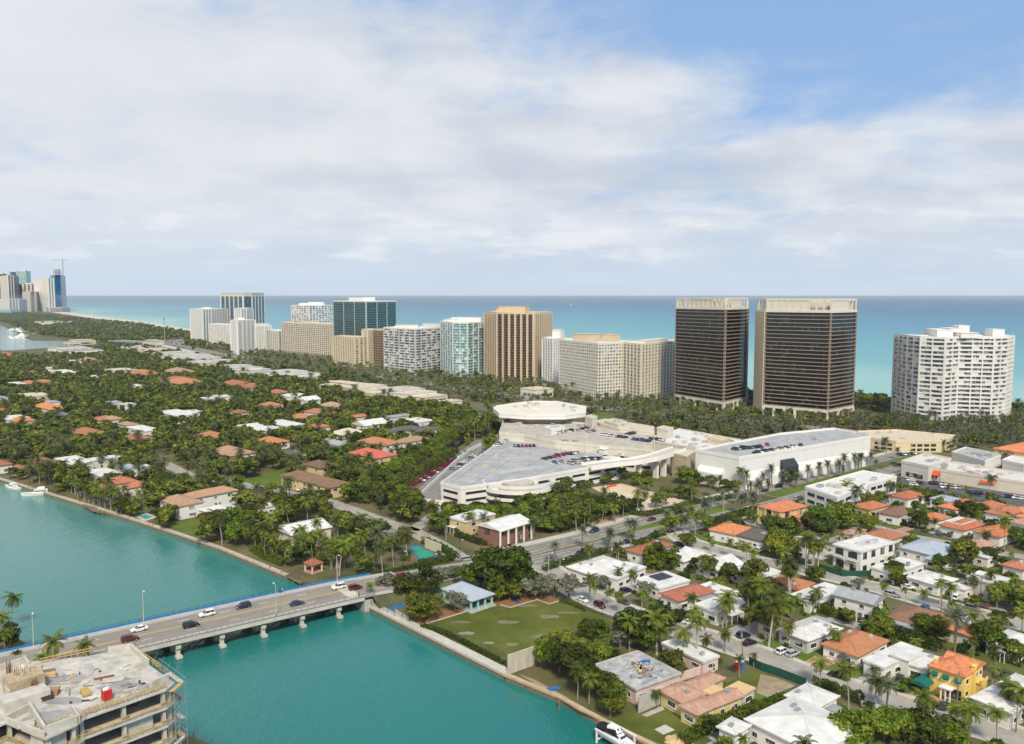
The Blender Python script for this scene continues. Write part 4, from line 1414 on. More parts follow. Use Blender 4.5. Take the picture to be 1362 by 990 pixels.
# the street wall: ledge, sloping lower fascia, dark glass entrance
fa, fb = [W('I', 790, 352, LAND + ST_H), W('I', 1471, 241, LAND + ST_H)]
fd = (fb - fa)
fd.z = 0
FL = fd.length
fd.normalize()
fn = Vector((fd.y, -fd.x, 0))
if fn.dot(-fa) < 0:
 fn = -fn
b = MB()
for s0, s1 in ((.02, .27), (.40, .97)):
 p0, p1 = fa + fd * FL * s0, fa + fd * FL * s1
 vs = []
 for p in (p0, p1):
  for o, z in ((0.02, 0), (2.6, 0), (2.6, 4.6), (.02, 8.4)):
   vs.append((p.x + fn.x * o, p.y + fn.y * o, LAND + z))
 b.mesh(vs, [(0, 1, 5, 4), (1, 2, 6, 5), (2, 3, 7, 6), (0, 3, 2, 1), (4, 5, 6, 7)])
b.build('lower_wall', white_paint, st, True)
b = MB()
p0, p1 = fa + fd * FL * .285, fa + fd * FL * .385
vs = []
for p in (p0, p1):
 for o, z in ((0.02, 0), (3.2, 0), (3.2, 8), (.02, 11.5)):
  vs.append((p.x + fn.x * o, p.y + fn.y * o, LAND + z))
b.mesh(vs, [(0, 1, 5, 4), (1, 2, 6, 5), (2, 3, 7, 6), (0, 3, 2, 1), (4, 5, 6, 7)])
b.build('entrance_glass', mat('black_glass', (.04, .042, .05), .15, .1, .4), st, True)
la, lb_ = W('I', 565, 312, LAND + ST_H), fa
ld = (lb_ - la)
ld.z = 0
LL = ld.length
ld.normalize()
ln = Vector((ld.y, -ld.x, 0))
if ln.dot(-la) < 0:
 ln = -ln
b = MB()
p0, p1 = la + ld * LL * .12, la + ld * LL * .68
vs = []
for p in (p0, p1):
 for o, z in ((0.02, 0), (4, 0), (4, 6.5), (.02, 9)):
  vs.append((p.x + ln.x * o, p.y + ln.y * o, LAND + z))
b.mesh(vs, [(0, 1, 5, 4), (1, 2, 6, 5), (2, 3, 7, 6), (0, 3, 2, 1), (4, 5, 6, 7)])
b.build('entrance_block', white_paint, st, True)
NOPLANT.append([fa, fa + fd * FL, fa + fd * FL + fn * 4, fa + fn * 4])
# curved car ramp from the garage up to the store roof
rp = [W('I', 0, 392, LAND + 9.4), W('I', 120, 375, LAND + 9.6), W('I', 250, 362, LAND + 10.4), W('I', 340, 345, LAND + 11.6), W('I', 420, 320, LAND + 12.6), W('I', 480, 300, LAND + 13.2)]
t = thing('car_ramp', 'curved white elevated car ramp on columns', 'ramp', (rp[0].x, rp[0].y, LAND))
pts = []
for i in range(len(rp) - 1):
 for s in range(4):
  pts.append(rp[i].lerp(rp[i + 1], s / 4))
pts.append(rp[-1])
def ribbon(b, pts, o0, o1, z0, z1, m=0):
 p, q = offset_line(pts, o0), offset_line(pts, o1)
 for i in range(len(pts) - 1):
  vs = []
  for j in (i, i + 1):
   z = pts[j].z
   vs += [(p[j].x, p[j].y, z + z0), (q[j].x, q[j].y, z + z0), (q[j].x, q[j].y, z + z1), (p[j].x, p[j].y, z + z1)]
  b.mesh(vs, [(0, 1, 5, 4), (1, 2, 6, 5), (2, 3, 7, 6), (3, 0, 4, 7), (3, 2, 1, 0), (4, 5, 6, 7)], m)
b = MB()
ribbon(b, pts, -4.2, 4.2, -1.0, 0)
b.build('deck', concrete_lt, t, True)
for s in (-1, 1):
 b = MB()
 ribbon(b, pts, s * 4.2, s * 4.5, -1.3, 1.1)
 b.build('parapet', white_paint, t, True)
for i in (9, 13, 15, 18):
 p = pts[min(i, len(pts) - 1)]
 b = MB()
 b.box((p.x, p.y, (p.z - 1 + LAND) / 2), (1.4, 3.0, p.z - 1 - LAND), rad(41))
 b.build('column', white_paint, t, True)
for q in pts[::3]:
 KEEP.append((*proj(q), 1.2))
# ------------------------------------------------------------------ other larger buildings
def parade():
 h = 6
 t, l, c = block('shopping_parade', 'long low shopping parade with pale front and red awnings', 'shops', 'J', ((865, 246), (1225, 302), (1500, 340), (1460, 292), (975, 212)), h, mat('parade_front', (.64, .58, .50), .85, .08, .3), mat('parade_roof', (.58, .55, .50), .85, .12, .1, detail=7), .8)
 roof_kit(t, l, h, 14, 21)
 a, e = W('J', 865, 246, LAND + h), W('J', 1500, 340, LAND + h)
 d = (e - a)
 d.z = 0
 L = d.length
 d.normalize()
 n = Vector((d.y, -d.x, 0))
 if n.dot(-a) < 0:
  n = -n
 az = math.atan2(d.y, d.x)
 for s, w, m in ((.055, 6, orange_net), (.52, 7, orange_net)):
  p = a + d * L * s
  b = MB()
  vs = []
  for o in (-w / 2, w / 2):
   for f, z in ((.02, 5.6), (.02, 3.2), (2.0, 3.2)):
    vs.append((p.x + d.x * o + n.x * f, p.y + d.y * o + n.y * f, LAND + z))
  b.mesh(vs, [(0, 2, 5, 3), (0, 1, 2), (3, 5, 4), (1, 4, 5, 2)])
  b.build('awning', m, t, True)
 for s in (.12, .2, .28, .36, .44, .6, .68, .76):
  p = a + d * L * s + n * .1
  b = MB()
  b.box((p.x, p.y, LAND + 1.6), (5.5, .16, 2.6), az)
  b.build('shop_window', glass_d, t, True)
 b = MB()
 for s in (.005, .11, .47, .57):
  p = a + d * L * s + n * .16
  b.box((p.x, p.y, LAND + 3.3), (.35, .2, 6.4), az)
 p0, p1 = a + n * .16, a + d * L * .6 + n * .16
 b.beam((p0.x, p0.y, LAND + 6.7), (p1.x, p1.y, LAND + 6.7), .2, .3)
 b.build('trim', mat('rust_trim', (.42, .13, .08), .7, .1, .5), t, True)
 mark('the shopping parade', o=None, at=(1240, 630))
parade()
t, l, c = block('corner_store', 'pale grey corner store at the end of the shopping parade', 'store', 'J', ((728, 212), (868, 240), (985, 198), (850, 172)), 8, mat('pale_grey_render', (.58, .55, .51), .85, .07, .3), mat('pale_grey_roof', (.60, .57, .53), .85, .1, .1, detail=7), .9)
roof_kit(t, l, 8, 3, 4, big=1.5)
strips(t, l, 8, (2.0,), glass_d, hh=2.2, n=14, share=(.1, .9), name='shop_window')
t, l, c = block('bank_building', 'buttery yellow office building with curved white roof canopy', 'office building', 'J', ((540, 88), (500, 58), (700, 50), (1020, 80), (935, 108), (700, 110)), 6.8, mat('yellow_stone', (.66, .55, .36), .85, .06, .3), tan_roof, .9)
strips(t, l, 6.8, (1.8, 4.6), glass_d, hh=1.6, n=6, share=(.3, .9), name='window')
roof_kit(t, l, 6.8, 4, 14)
mark('the yellow office building', at=(1200, 590))
t, l, c = block('flat_roof_house', 'white flat roofed shop behind the parade', 'shop', 'J', ((990, 165), (1060, 140), (1248, 180), (1160, 212)), 6, white_paint, weather_roof, .8)
roof_kit(t, l, 6, 4, 15)
t, l, c = block('flat_roof_house', 'low white shop behind the parade right of the palms', 'shop', 'J', ((1250, 205), (1300, 185), (1400, 200), (1362, 230)), 6, white_paint, white_roof, .8)
AP_H = 8
t, l, c = block('apartment_house', 'white two storey apartment house with stepped flat roofs', 'apartment house', 'J', ((230, 345), (395, 400), (475, 365), (545, 350), (560, 330), (702, 292), (530, 262)), AP_H, mat('apartment_white', (.73, .72, .70), .8, .06, .2), white_roof, .7)
strips(t, l, AP_H, (2.2, 5.6), glass_d, hh=1.5, n=6, share=(.05, .95), name='window')
roof_kit(t, l, AP_H, 12, 8)
mark('the white apartment house', at=(1120, 650))
# ------------------------------------------------------------------ houses
GRID = 41.
ROOFS = dict(wh=(white_roof, 'white'), ow=(orangew, 'orange'), **{'or': (tile_or, 'orange tiled')}, te=(tile_te, 'terracotta'), br=(tile_br, 'brown tiled'), tan=(tile_tan, 'tan tiled'),
    pk=(tile_pk, 'faded pink tiled'), red=(tile_red, 'coral red'), gy=(grey_roof, 'grey'), bl=(blue_roof, 'blue grey'), dk=(dark_roof, 'dark brown'), wt=(weather_roof, 'weathered grey'),
    cr=(tan_roof, 'cream'), ws=(mat('worn_white_roof', (.47, .45, .42), .85, .30, .12, detail=9), 'off white'), ply=(ply, 'bare plywood'))
WALLS = dict(wh=(white_paint, 'white'), cr=(cream_lt, 'cream'), bu=(butter, 'butter yellow'), ye=(yellow, 'yellow'), pi=(pink, 'pink'), gy=(greyw, 'grey'), bk=(brick, 'brick'), tn=(cream, 'tan'), ap=(orangew, 'apricot'))
SHAPE = dict(hip='hipped', gable='gabled', flat='flat')
def quad_frame(k, quad, z, ang=None):
 L, T, R_, B_ = [W(k, *p, z) for p in quad]
 if ang is None:
  e = (T - L) + (R_ - B_)
  est = math.degrees(math.atan2(e.y, e.x))
  e2 = (L - B_) + (T - R_)
  est2 = math.degrees(math.atan2(-e2.x, e2.y))
  ang = min(GRID + 7, max(GRID - 7, (est + est2) / 2))
 a = rad(ang)
 u, v = Vector((math.cos(a), math.sin(a), 0)), Vector((-math.sin(a), math.cos(a), 0))
 u0, u1 = (L.dot(u) + B_.dot(u)) / 2, (T.dot(u) + R_.dot(u)) / 2
 v0, v1 = (B_.dot(v) + R_.dot(v)) / 2, (L.dot(v) + T.dot(v)) / 2
 if u1 - u0 < 5:
  m = (u0 + u1) / 2
  u0, u1 = m - 2.5, m + 2.5
 if v1 - v0 < 5:
  m = (v0 + v1) / 2
  v0, v1 = m - 2.5, m + 2.5
 c = u * (u0 + u1) / 2 + v * (v0 + v1) / 2
 return Vector((c.x, c.y, LAND)), a, (u1 - u0) / 2, (v1 - v0) / 2
def roof_mesh(b, shape, A, B, z, slope, thick=.28, cx=0, cy=0, m=0):
 """roof over half sizes A, B with eaves at height z"""
 if shape == 'flat':
  b.prism([(cx - A, cy - B), (cx + A, cy - B), (cx + A, cy + B), (cx - A, cy + B)], z, z + .4, m)
  return z + .4
 lo = [(cx - A, cy - B), (cx + A, cy - B), (cx + A, cy + B), (cx - A, cy + B)]
 rise = slope * min(A, B)
 if A >= B:
  e = (A - B) if shape == 'hip' else A
  r = [(cx - e, cy), (cx + e, cy)]
  up = [(0, 1, 5, 4), (1, 2, 5), (2, 3, 4, 5), (3, 0, 4)]
 else:
  e = (B - A) if shape == 'hip' else B
  r = [(cx, cy - e), (cx, cy + e)]
  up = [(0, 1, 4), (1, 2, 5, 4), (2, 3, 5), (3, 0, 4, 5)]
 vs = [(x, y, z + thick) for x, y in lo] + [(x, y, z + thick + rise) for x, y in r]
 b.mesh(vs, up, m)
 b.mesh([(x, y, z) for x, y in lo] + [(x, y, z + thick) for x, y in lo], [(3, 2, 1, 0), (0, 1, 5, 4), (1, 2, 6, 5), (2, 3, 7, 6), (3, 0, 4, 7)], m)
 # ridge cap
 if shape == 'hip':
  for i, j in ((0, 0), (1, 1), (2, 1), (3, 0)) if A >= B else ((0, 0), (1, 0), (2, 1), (3, 1)):
   b.beam((*lo[i], z + thick + .02), (*r[j], z + thick + rise + .02), .28, .14, m)
 if (r[1][0] - r[0][0]) ** 2 + (r[1][1] - r[0][1]) ** 2 > 1:
  b.beam((*r[0], z + thick + rise + .02), (*r[1], z + thick + rise + .02), .32, .16, m)
 return z + thick + rise
def window_data(name, w, h, n, frame, pane, f=.09):
 b = MB()
 b.box((0, -.02, 0), (w, .10, h))
 for i in range(n):
  x = -w / 2 + f + (w - 2 * f) * (i + .5) / n
  b.box((x, -.075, 0), ((w - 2 * f) / n - .05, .03, h - 2 * f), 0, 1)
 b.box((0, -.06, -h / 2 - .06), (w + .2, .24, .1))
 return b.data(name, [frame, pane])
WIN = {1: window_data('window', 1.5, 1.25, 2, white_paint, glass_d), 2: window_data('window', 2.6, 1.35, 3, white_paint, glass_d), 3: window_data('window', 2.4, 2.2, 2, dark_metal, glass_d),
  4: window_data('window', 1.2, 2.8, 2, dark_metal, glass_d)}
DOOR = window_data('door', 1.1, 2.1, 1, white_paint, mat('door_wood', (.18, .09, .05), .5, .1, 1.), .12)
GARAGE = window_data('garage_door', 4.6, 2.3, 1, white_paint, mat('garage_door_paint', (.70, .70, .69), .6, .05, 3., stretch=(.1, 1, 4)), .15)
HOUSES = []
BEDS = []
HSEED = random.Random(5)
def wall_windows(t, A, B, faces, kinds, z, name='window', spacing=4.2, skip=0., cx=0., cy=0., r=HSEED):
 for f in faces:
  L = 2 * (B if f in ('-x', '+x') else A)
  n = max(1, int(L / spacing))
  for i in range(n):
   if r.random() < skip:
    continue
   s = -L / 2 + L * (i + .5) / n + r.uniform(-.3, .3)
   me = WIN[r.choice(kinds)]
   p, rz = {'-y': ((cx + s, cy - B, z), 0), '+y': ((cx + s, cy + B, z), math.pi), '-x': ((cx - A, cy + s, z), -math.pi / 2), '+x': ((cx + A, cy + s, z), math.pi / 2)}[f]
   put(name, me, t, p, rz)
def house(k, quad, h=3.6, roof='hip', r='wh', w='wh', label=None, ang=None, over=.6, slope=.36, kinds=(1, 2), landmark=None, garage=None, wins=True, cat='house', name=None, keep=1., units=None, chim=False):
 h += len(HOUSES) % 9 * .006
 c, a, A, B = quad_frame(k, quad, LAND + h, ang)
 rm, rn = ROOFS[r]
 wm, wn = WALLS[w]
 if r == 'wh' and roof == 'hip':
  slope = min(slope, .2)
 nm = name or ('bungalow' if h < 5 else 'two_storey_house')
 t = thing(nm, label or '', cat, c, a, group='houses of the neighbourhood')
 if roof == 'flat':
  over = .3
 wa, wb = A - over, B - over
 b = MB()
 b.prism([(-wa, -wb), (wa, -wb), (wa, wb), (-wa, wb)], 0, h + (.02 if roof == 'hip' else 0))
 if roof == 'gable':
  rise = slope * min(A, B) * .97
  if A >= B:
   for x in (-wa, wa):
    b.mesh([(x, -wb, h - .01), (x, wb, h - .01), (x, 0, h + rise), (x * .98, -wb, h - .01), (x * .98, wb, h - .01), (x * .98, 0, h + rise)], [(0, 1, 2), (3, 5, 4), (0, 2, 5, 3), (1, 4, 5, 2)])
  else:
   for y in (-wb, wb):
    b.mesh([(-wa, y, h - .01), (wa, y, h - .01), (0, y, h + rise), (-wa, y * .98, h - .01), (wa, y * .98, h - .01), (0, y * .98, h + rise)], [(0, 1, 2), (3, 5, 4), (0, 2, 5, 3), (1, 4, 5, 2)])
 b.build('wall', wm, t)
 b = MB()
 top = roof_mesh(b, roof, A, B, h, slope)
 rf = b.build('roof', rm, t)
 Z = proj(c)[2]
 if chim:
  b = MB()
  b.box((wa * .3, wb * .4, top + .3), (1, .8, 2.4))
  b.box((wa * .3, wb * .4, top + 1.5), (1.2, 1.0, .15))
  b.build('chimney', wm, rf)
 if roof == 'flat' and min(A, B) > 3:
  b = MB()
  o = [(-A, -B), (A, -B), (A, B), (-A, B)]
  for i in range(4):
   p, q = o[i], o[(i + 1) % 4]
   b.beam((p[0] * .985, p[1] * .985, h + .5), (q[0] * .985, q[1] * .985, h + .5), .25, .25)
  b.build('roof_edge', rm if r != 'wt' else concrete_lt, rf)
 nu = units if units is not None else (HSEED.choice([0, 1, 1, 2]) if roof == 'flat' or Z < 330 else 0)
 for _ in range(nu):
  b = MB()
  x, y = HSEED.uniform(-.6, .6) * A, HSEED.uniform(-.6, .6) * B
  zz = h + .4 if roof == 'flat' else h + slope * (min(A, B) - max(abs(x) - max(0, A - B), abs(y) - max(0, B - A)))
  b.box((x, y, zz + .3), (1.1, .9, 1.1))
  b.box((x, y, zz + .9), (.8, .6, .12))
  b.build('roof_vent', steel if r != 'te' else concrete_lt, rf)
 if wins and Z < 620:
  two = h > 5
  sp = 4.2 if Z < 330 else 6
  if two:
   wall_windows(t, wa, wb, ('-x', '-y'), kinds, h - 1.35, spacing=sp)
   wall_windows(t, wa, wb, ('-x', '-y'), kinds, 1.6, spacing=sp * 1.2, skip=.25)
  else:
   wall_windows(t, wa, wb, ('-x', '-y'), kinds, min(1.75, h - 1.3), spacing=sp)
  if Z < 400:
   put('door', DOOR, t, (wa * .1 + .9, -wb - .02, 1.08), 0)
 if garage:
  f, s = garage
  p, rz = {'-y': ((s * wa, -wb - .04, 1.2), 0), '-x': ((-wa - .04, s * wb, 1.2), -math.pi / 2)}[f]
  put('garage_door', GARAGE, t, p, rz)
 if Z < 430 and roof != 'gable' and not garage and min(A, B) > 4 and HSEED.random() < .6 and wins:
  f = HSEED.choice((0, 1))
  L, D = (wb, wa) if f else (wa, wb)
  w_, s_, hh = L * HSEED.uniform(.3, .45), HSEED.uniform(-.5, .5) * L, min(h, 3.4) - .55
  tr = (lambda x, y: (-y, x)) if f else (lambda x, y: (x, -y))
  b = MB()
  p0, p1 = tr(s_ - w_, D + .02), tr(s_ + w_, D + 2.4)
  b.box(((p0[0] + p1[0]) / 2, (p0[1] + p1[1]) / 2, hh), (abs(p1[0] - p0[0]), abs(p1[1] - p0[1]), .22), 0, 0)
  for x in (-.9, 0, .9):
   b.box((*tr(s_ + x * w_, D + 2.2), hh / 2 - .06), (.16, .16, hh - .1), 0, 1)
  b.build('porch', [rm if roof == 'flat' else grey_roof, white_paint], t)
 if Z < 430 and roof == 'flat' and min(A, B) > 4:
  for _ in range(HSEED.choice((1, 2, 3))):
   b = MB()
   b.box((HSEED.uniform(-.7, .7) * A, HSEED.uniform(-.7, .7) * B, h + .41), (HSEED.uniform(1.5, 4), HSEED.uniform(1, 3), .025), HSEED.choice((0, 0, .1)))
   b.build('roof_patch', HSEED.choice((grey_roof, concrete_lt, tan_roof)), rf)
 u, v = Vector((math.cos(a), math.sin(a), 0)), Vector((-math.sin(a), math.cos(a), 0))
 foot = [c + u * sx * (A + .8) + v * sy * (B + .8) for sx, sy in ((-1, -1), (1, -1), (1, 1), (-1, 1))]
 NOPLANT.append([Vector((q.x, q.y, 0)) for q in foot])
 inner = [c + u * sx * A * .95 + v * sy * B * .95 for sx, sy in ((-1, -1), (1, -1), (1, 1), (-1, 1))]
 if keep:
  keep_poly(inner, LAND + h + .5, keep, 4)
 if label:
  if landmark:
   mark(landmark, t)
 else:
  later(t, f'{wn} house under {rn} {SHAPE[roof] if roof != "hip" else ""} roof'.replace('  ', ' '))
 HOUSES.append((t, A, B, h))
 if Z < 430:
  BEDS.append((c, u, v, A, B))
 if c.x < 20 and Z < 900 and k in 'FGBA' and HSEED.random() < .4 and cat == 'house':
  s = HSEED.choice((-1, 1)) * .4
  q = [c - v * (B + 1 + y) + u * (s * A + x) for x, y in ((-8, 0), (8, 0), (7, 11), (-7, 11))]
  sheet('lawn', q, LAND + .009 + len(HOUSES) * 1e-4, grass_b if HSEED.random() < .6 else park_m)
  NOPLANT.append(q)
  KEEP.append((*proj(sum(q, Vector()) / 4), .9))
 if Z < 430 and c.x > 20:
  e = 4.6
  g = HSEED.random()
  if g < .8:
   sheet('garden', [c + u * sx * (A + e) + v * sy * (B + e) for sx, sy in ((-1, -1), (1, -1), (1, 1), (-1, 1))], LAND + .008 + len(HOUSES) * 1e-4, HSEED.choice((grass_m, grass_m, grass_b, paver_g, park_m)))
  if g < .7:
   s0 = HSEED.choice((-.6, .5))
   sheet('driveway', [c + u * (s0 * A + x) + v * y for x, y in ((-2, -B - 8), (2, -B - 8), (2, -B + .3), (-2, -B + .3))], LAND + .024 + len(HOUSES) * 1e-4, HSEED.choice((concrete_lt, paver, paver_g)))
 return t, A, B, wa, wb
# --- near houses, right hand side
house('P', ((-95, 850), (170, 722), (545, 895), (290, 1030)), 4.2, 'hip', 'wh', 'wh', 'very large white roofed villa at the bottom edge of the picture', landmark='the big white villa', units=3)
house('P', ((112, 722), (240, 662), (418, 728), (290, 795)), 4.0, 'hip', 'wh', 'wh', 'white hipped wing on the street side of the big white villa')
house('N', ((1120, 885), (1220, 843), (1345, 880), (1235, 925)), 3.8, 'hip', 'wh', 'wh', 'small white gatehouse wing beside the tiled ruin of a house')
# house with the garage, between terracotta and yellow houses
house('P', ((530, 548), (722, 448), (835, 492), (640, 588)), 3.6, 'flat', 'wh', 'wh', 'low white flat roofed house with white garage door beside the terracotta house', garage=('-x', -.3), landmark='the white garage house')
house('P', ((672, 512), (738, 475), (838, 510), (768, 552)), 4.6, 'flat', 'wh', 'wh', 'raised white flat roofed room between two low white wings', units=0)
house('P', ((745, 562), (838, 505), (930, 525), (850, 590)), 3.5, 'flat', 'wh', 'wh', 'low white wing adjoining the yellow house')
house('P', ((297, 455), (480, 380), (668, 440), (512, 528)), 3.4, 'hip', 'te', 'wh', 'bungalow under a wide terracotta hipped roof beside the brick drive', landmark='the terracotta house', slope=.42, units=2)
house('P', ((100, 380), (250, 312), (425, 375), (238, 452)), 3.6, 'hip', 'wh', 'gy', 'white hip roofed bungalow behind the pair of parked cars', landmark='the white hipped bungalow')
house('P', ((245, 335), (285, 308), (370, 340), (330, 362)), 3.5, 'flat', 'gy', 'gy', 'small grey flat extension behind the white hipped bungalow', units=0)
house('P', ((1105, 735), (1310, 598), (1520, 690), (1300, 830)), 4.0, 'hip', 'wh', 'gy', 'pale seamed roof bungalow with garage at the right picture edge', garage=('-x', -.4), landmark='the seamed roof bungalow')
house('P', ((905, 352), (948, 325), (1205, 385), (1100, 432)), 3.6, 'gable', 'or', 'cr', 'long orange gabled bungalow behind the yellow house', landmark='the long orange bungalow')
house('P', ((630, 312), (742, 255), (982, 305), (830, 368)), 3.4, 'hip', 'br', 'cr', 'brown tiled bungalow with a pale flat porch roof', landmark='the brown tiled bungalow')
house('P', ((675, 342), (716, 312), (798, 336), (752, 376)), 3.0, 'flat', 'gy', 'cr', 'pale porch room in front of the brown tiled bungalow', units=0, wins=True)
house('P', ((980, 332), (1012, 310), (1112, 336), (1080, 357)), 3.3, 'flat', 'bl', 'wh', 'small pale blue roofed outbuilding behind the long orange bungalow', units=1)
t, A, B, wa, wb = house('P', ((378, 200), (425, 162), (655, 215), (575, 258)), 6.6, 'gable', 'gy', 'wh', 'white two storey gabled house with grey roof and tall windows', kinds=(1,), landmark='the grey gabled white house', slope=.35, keep=1.3)
for i in range(5):
 put('window', WIN[4], t, (-wa + 1.6 + i * 2.3, -wb, 1.8), 0)
 put('window', WIN[4], t, (-wa - .02, -wb + 1.6 + i * 2.0, 1.8), -math.pi / 2)
house('P', ((152, 206), (335, 140), (420, 172), (278, 252)), 3.6, 'flat', 'wh', 'wh', 'bright white flat roofed house joined to the grey gabled white house', units=1)
# white modern two storey cube
t, A, B, wa, wb = house('J', ((378, 640), (560, 594), (685, 634), (515, 692)), 7.6, 'flat', 'wh', 'wh', 'white modern two storey cube house with recessed balconies', kinds=(3,), landmark='the white cube house', units=1, keep=1.4)
b = MB()
b.prism([(-wa - .03, -wb * .75), (-wa - .03, -wb * .1), (-wa + .3, -wb * .1), (-wa + .3, -wb * .75)], 4.4, 7.0)
b.prism([(-wa - .03, wb * .25), (-wa - .03, wb * .85), (-wa + .3, wb * .85), (-wa + .3, wb * .25)], 4.4, 7.0)
b.prism([(-wa - .03, wb * .2), (-wa - .03, wb * .75), (-wa + .3, wb * .75), (-wa + .3, wb * .2)], .3, 3.2)
b.build('balcony_recess', glass_d, t)
b = MB()
for y0, y1 in ((-wb * .78, -wb * .07), (wb * .22, wb * .88)):
 b.box((-wa - .5, (y0 + y1) / 2, 4.25), (1.2, y1 - y0, .2))
 b.box((-wa - 1.05, (y0 + y1) / 2, 4.8), (.06, y1 - y0, .9))
b.build('balcony', white_paint, t)
b = MB()
b.prism([(-A * .3, -B * .35), (A * .55, -B * .35), (A * .55, B * .35), (-A * .3, B * .35)], 8.0, 8.35)
b.build('roof_plant', greyw, t)
house('J', ((570, 762), (722, 710), (845, 742), (695, 802)), 3.5, 'flat', 'wh', 'wh', 'low white flat roofed bungalow attached to the white cube house')
house('P', ((762, 108), (842, 76), (1045, 122), (905, 158)), 3.5, 'hip', 'wh', 'wh', 'low white bungalow behind the red brick semicircle drive', landmark='the semicircle drive house')
house('P', ((1062, 112), (1130, 83), (1292, 122), (1222, 155)), 6, 'flat', 'wh', 'gy', 'tall pale flat roofed house at the bend near the right edge', landmark='the tall pale flat roofed house')
house('P', ((1000, 155), (1078, 127), (1115, 150), (1040, 185)), 3.4, 'flat', 'wh', 'wh', 'low white garage wing in front of the tall pale flat roofed house', garage=('-x', 0))
house('P', ((1250, 42), (1292, 25), (1420, 50), (1362, 82)), 3.6, 'hip', 'te', 'wh')
house('P', ((1290, 182), (1362, 150), (1480, 190), (1400, 220)), 3.6, 'hip', 'or', 'cr')
house('P', ((1162, 437), (1272, 380), (1440, 430), (1330, 505)), 3.6, 'hip', 'wh', 'wh', 'white hip roofed house right of the long orange bungalow')
house('P', ((40, 130), (130, 100), (282, 145), (190, 187)), 3.2, 'hip', 'te', 'cr')
house('P', ((-70, 95), (0, 66), (90, 95), (10, 127)), 3.4, 'flat', 'wh', 'wh')
# upper right of the neighbourhood
t, A, B, wa, wb = house('O', ((600, 95), (712, 56), (812, 96), (690, 132)), 7, 'hip', 'or', 'bu', 'tall orange roofed pavilion house with yellow columns', kinds=(3,), landmark='the orange pavilion house', keep=1.3)
b = MB()
for i in range(4):
 b.box((-wa - .5, -wb + (2 * wb) * i / 3, 3.4), (.5, .5, 6.8))
 b.box((-wa + (2 * wa) * i / 3, -wb - .5, 3.4), (.5, .5, 6.8))
b.build('column', butter, t)
house('O', ((728, 152), (772, 135), (842, 160), (792, 182)), 3.5, 'hip', 'or', 'wh')
house('O', ((313, 215), (400, 180), (548, 206), (462, 242)), 4, 'hip', 'or', 'wh', 'orange roofed bungalow with a white rooftop drum beside the boulevard', landmark='the orange bungalow by the boulevard', keep=1.2)
house('O', ((468, 242), (560, 208), (700, 236), (602, 288)), 3.4, 'flat', 'dk', 'wh')
house('O', ((778, 252), (832, 240), (922, 266), (868, 288)), 3.6, 'flat', 'bl', 'cr')
house('O', ((742, 268), (780, 250), (860, 285), (820, 300)), 3.3, 'hip', 'br', 'cr')
house('I', ((198, 828), (368, 774), (455, 800), (292, 852)), 3.8, 'hip', 'te', 'wh', 'long rust roofed bungalow along the boulevard verge', landmark='the rust roofed bungalow')
house('O', ((98, 345), (160, 318), (262, 345), (200, 397)), 3.6, 'gable', 'wh', 'wh')
house('O', ((180, 335), (240, 305), (322, 345), (262, 375)), 3.6, 'gable', 'wh', 'wh')
house('O', ((245, 387), (368, 350), (505, 390), (380, 437)), 3.6, 'gable', 'wh', 'wh')
house('O', ((435, 428), (562, 385), (682, 435), (560, 476)), 3.6, 'flat', 'wh', 'wh')
house('O', ((630, 482), (692, 450), (878, 490), (802, 532)), 3.4, 'hip', 'te', 'cr')
t, A, B, wa, wb = house('N', ((758, 122), (862, 80), (998, 126), (832, 188)), 3.6, 'flat', 'wh', 'wh', 'white flat roofed house with black solar panels', landmark='the solar panel house', units=0)
b = MB()
for i in range(6):
 b.box((-1 + (i % 3) * 2.2, 1 + (i // 3) * 2.6, 4.35), (2.0, 2.4, .12))
b.build('solar_panel', mat('solar_panel', (.03, .03, .045), .3, .1, 2.), t)
house('N', ((848, 202), (1038, 130), (1115, 190), (952, 238)), 3.6, 'hip', 'te', 'wh', 'terracotta roofed bungalow beside the solar panel house', landmark='the small terracotta bungalow')
house('O', ((268, 512), (322, 488), (482, 540), (400, 566)), 3.2, 'flat', 'wh', 'wh', 'white lean-to extension behind the small terracotta bungalow', units=2)
house('N', ((1018, 252), (1200, 203), (1320, 242), (1145, 305)), 3.6, 'flat', 'wh', 'wh', 'broad white flat roofed house above the parking bay', landmark='the broad white house')
house('O', ((575, 692), (640, 640), (745, 682), (680, 728)), 3.3, 'hip', 'br', 'tn')
house('N', ((868, 452), (930, 428), (1158, 522), (1062, 565)), 3.2, 'flat', 'wh', 'pi', 'pink walled house with dirty white roof below tall palms', landmark='the pink house', units=3)
house('N', ((345, 57), (560, 0), (684, 40), (482, 95)), 3.8, 'hip', 'wh', 'wh', 'long pale roofed white house beside the boulevard and the park street', landmark='the long white corner house', keep=1.2)
house('N', ((500, 96), (690, 36), (772, 62), (640, 125)), 3.6, 'flat', 'wh', 'wh', 'white flat roofed rear wing of the long corner house')
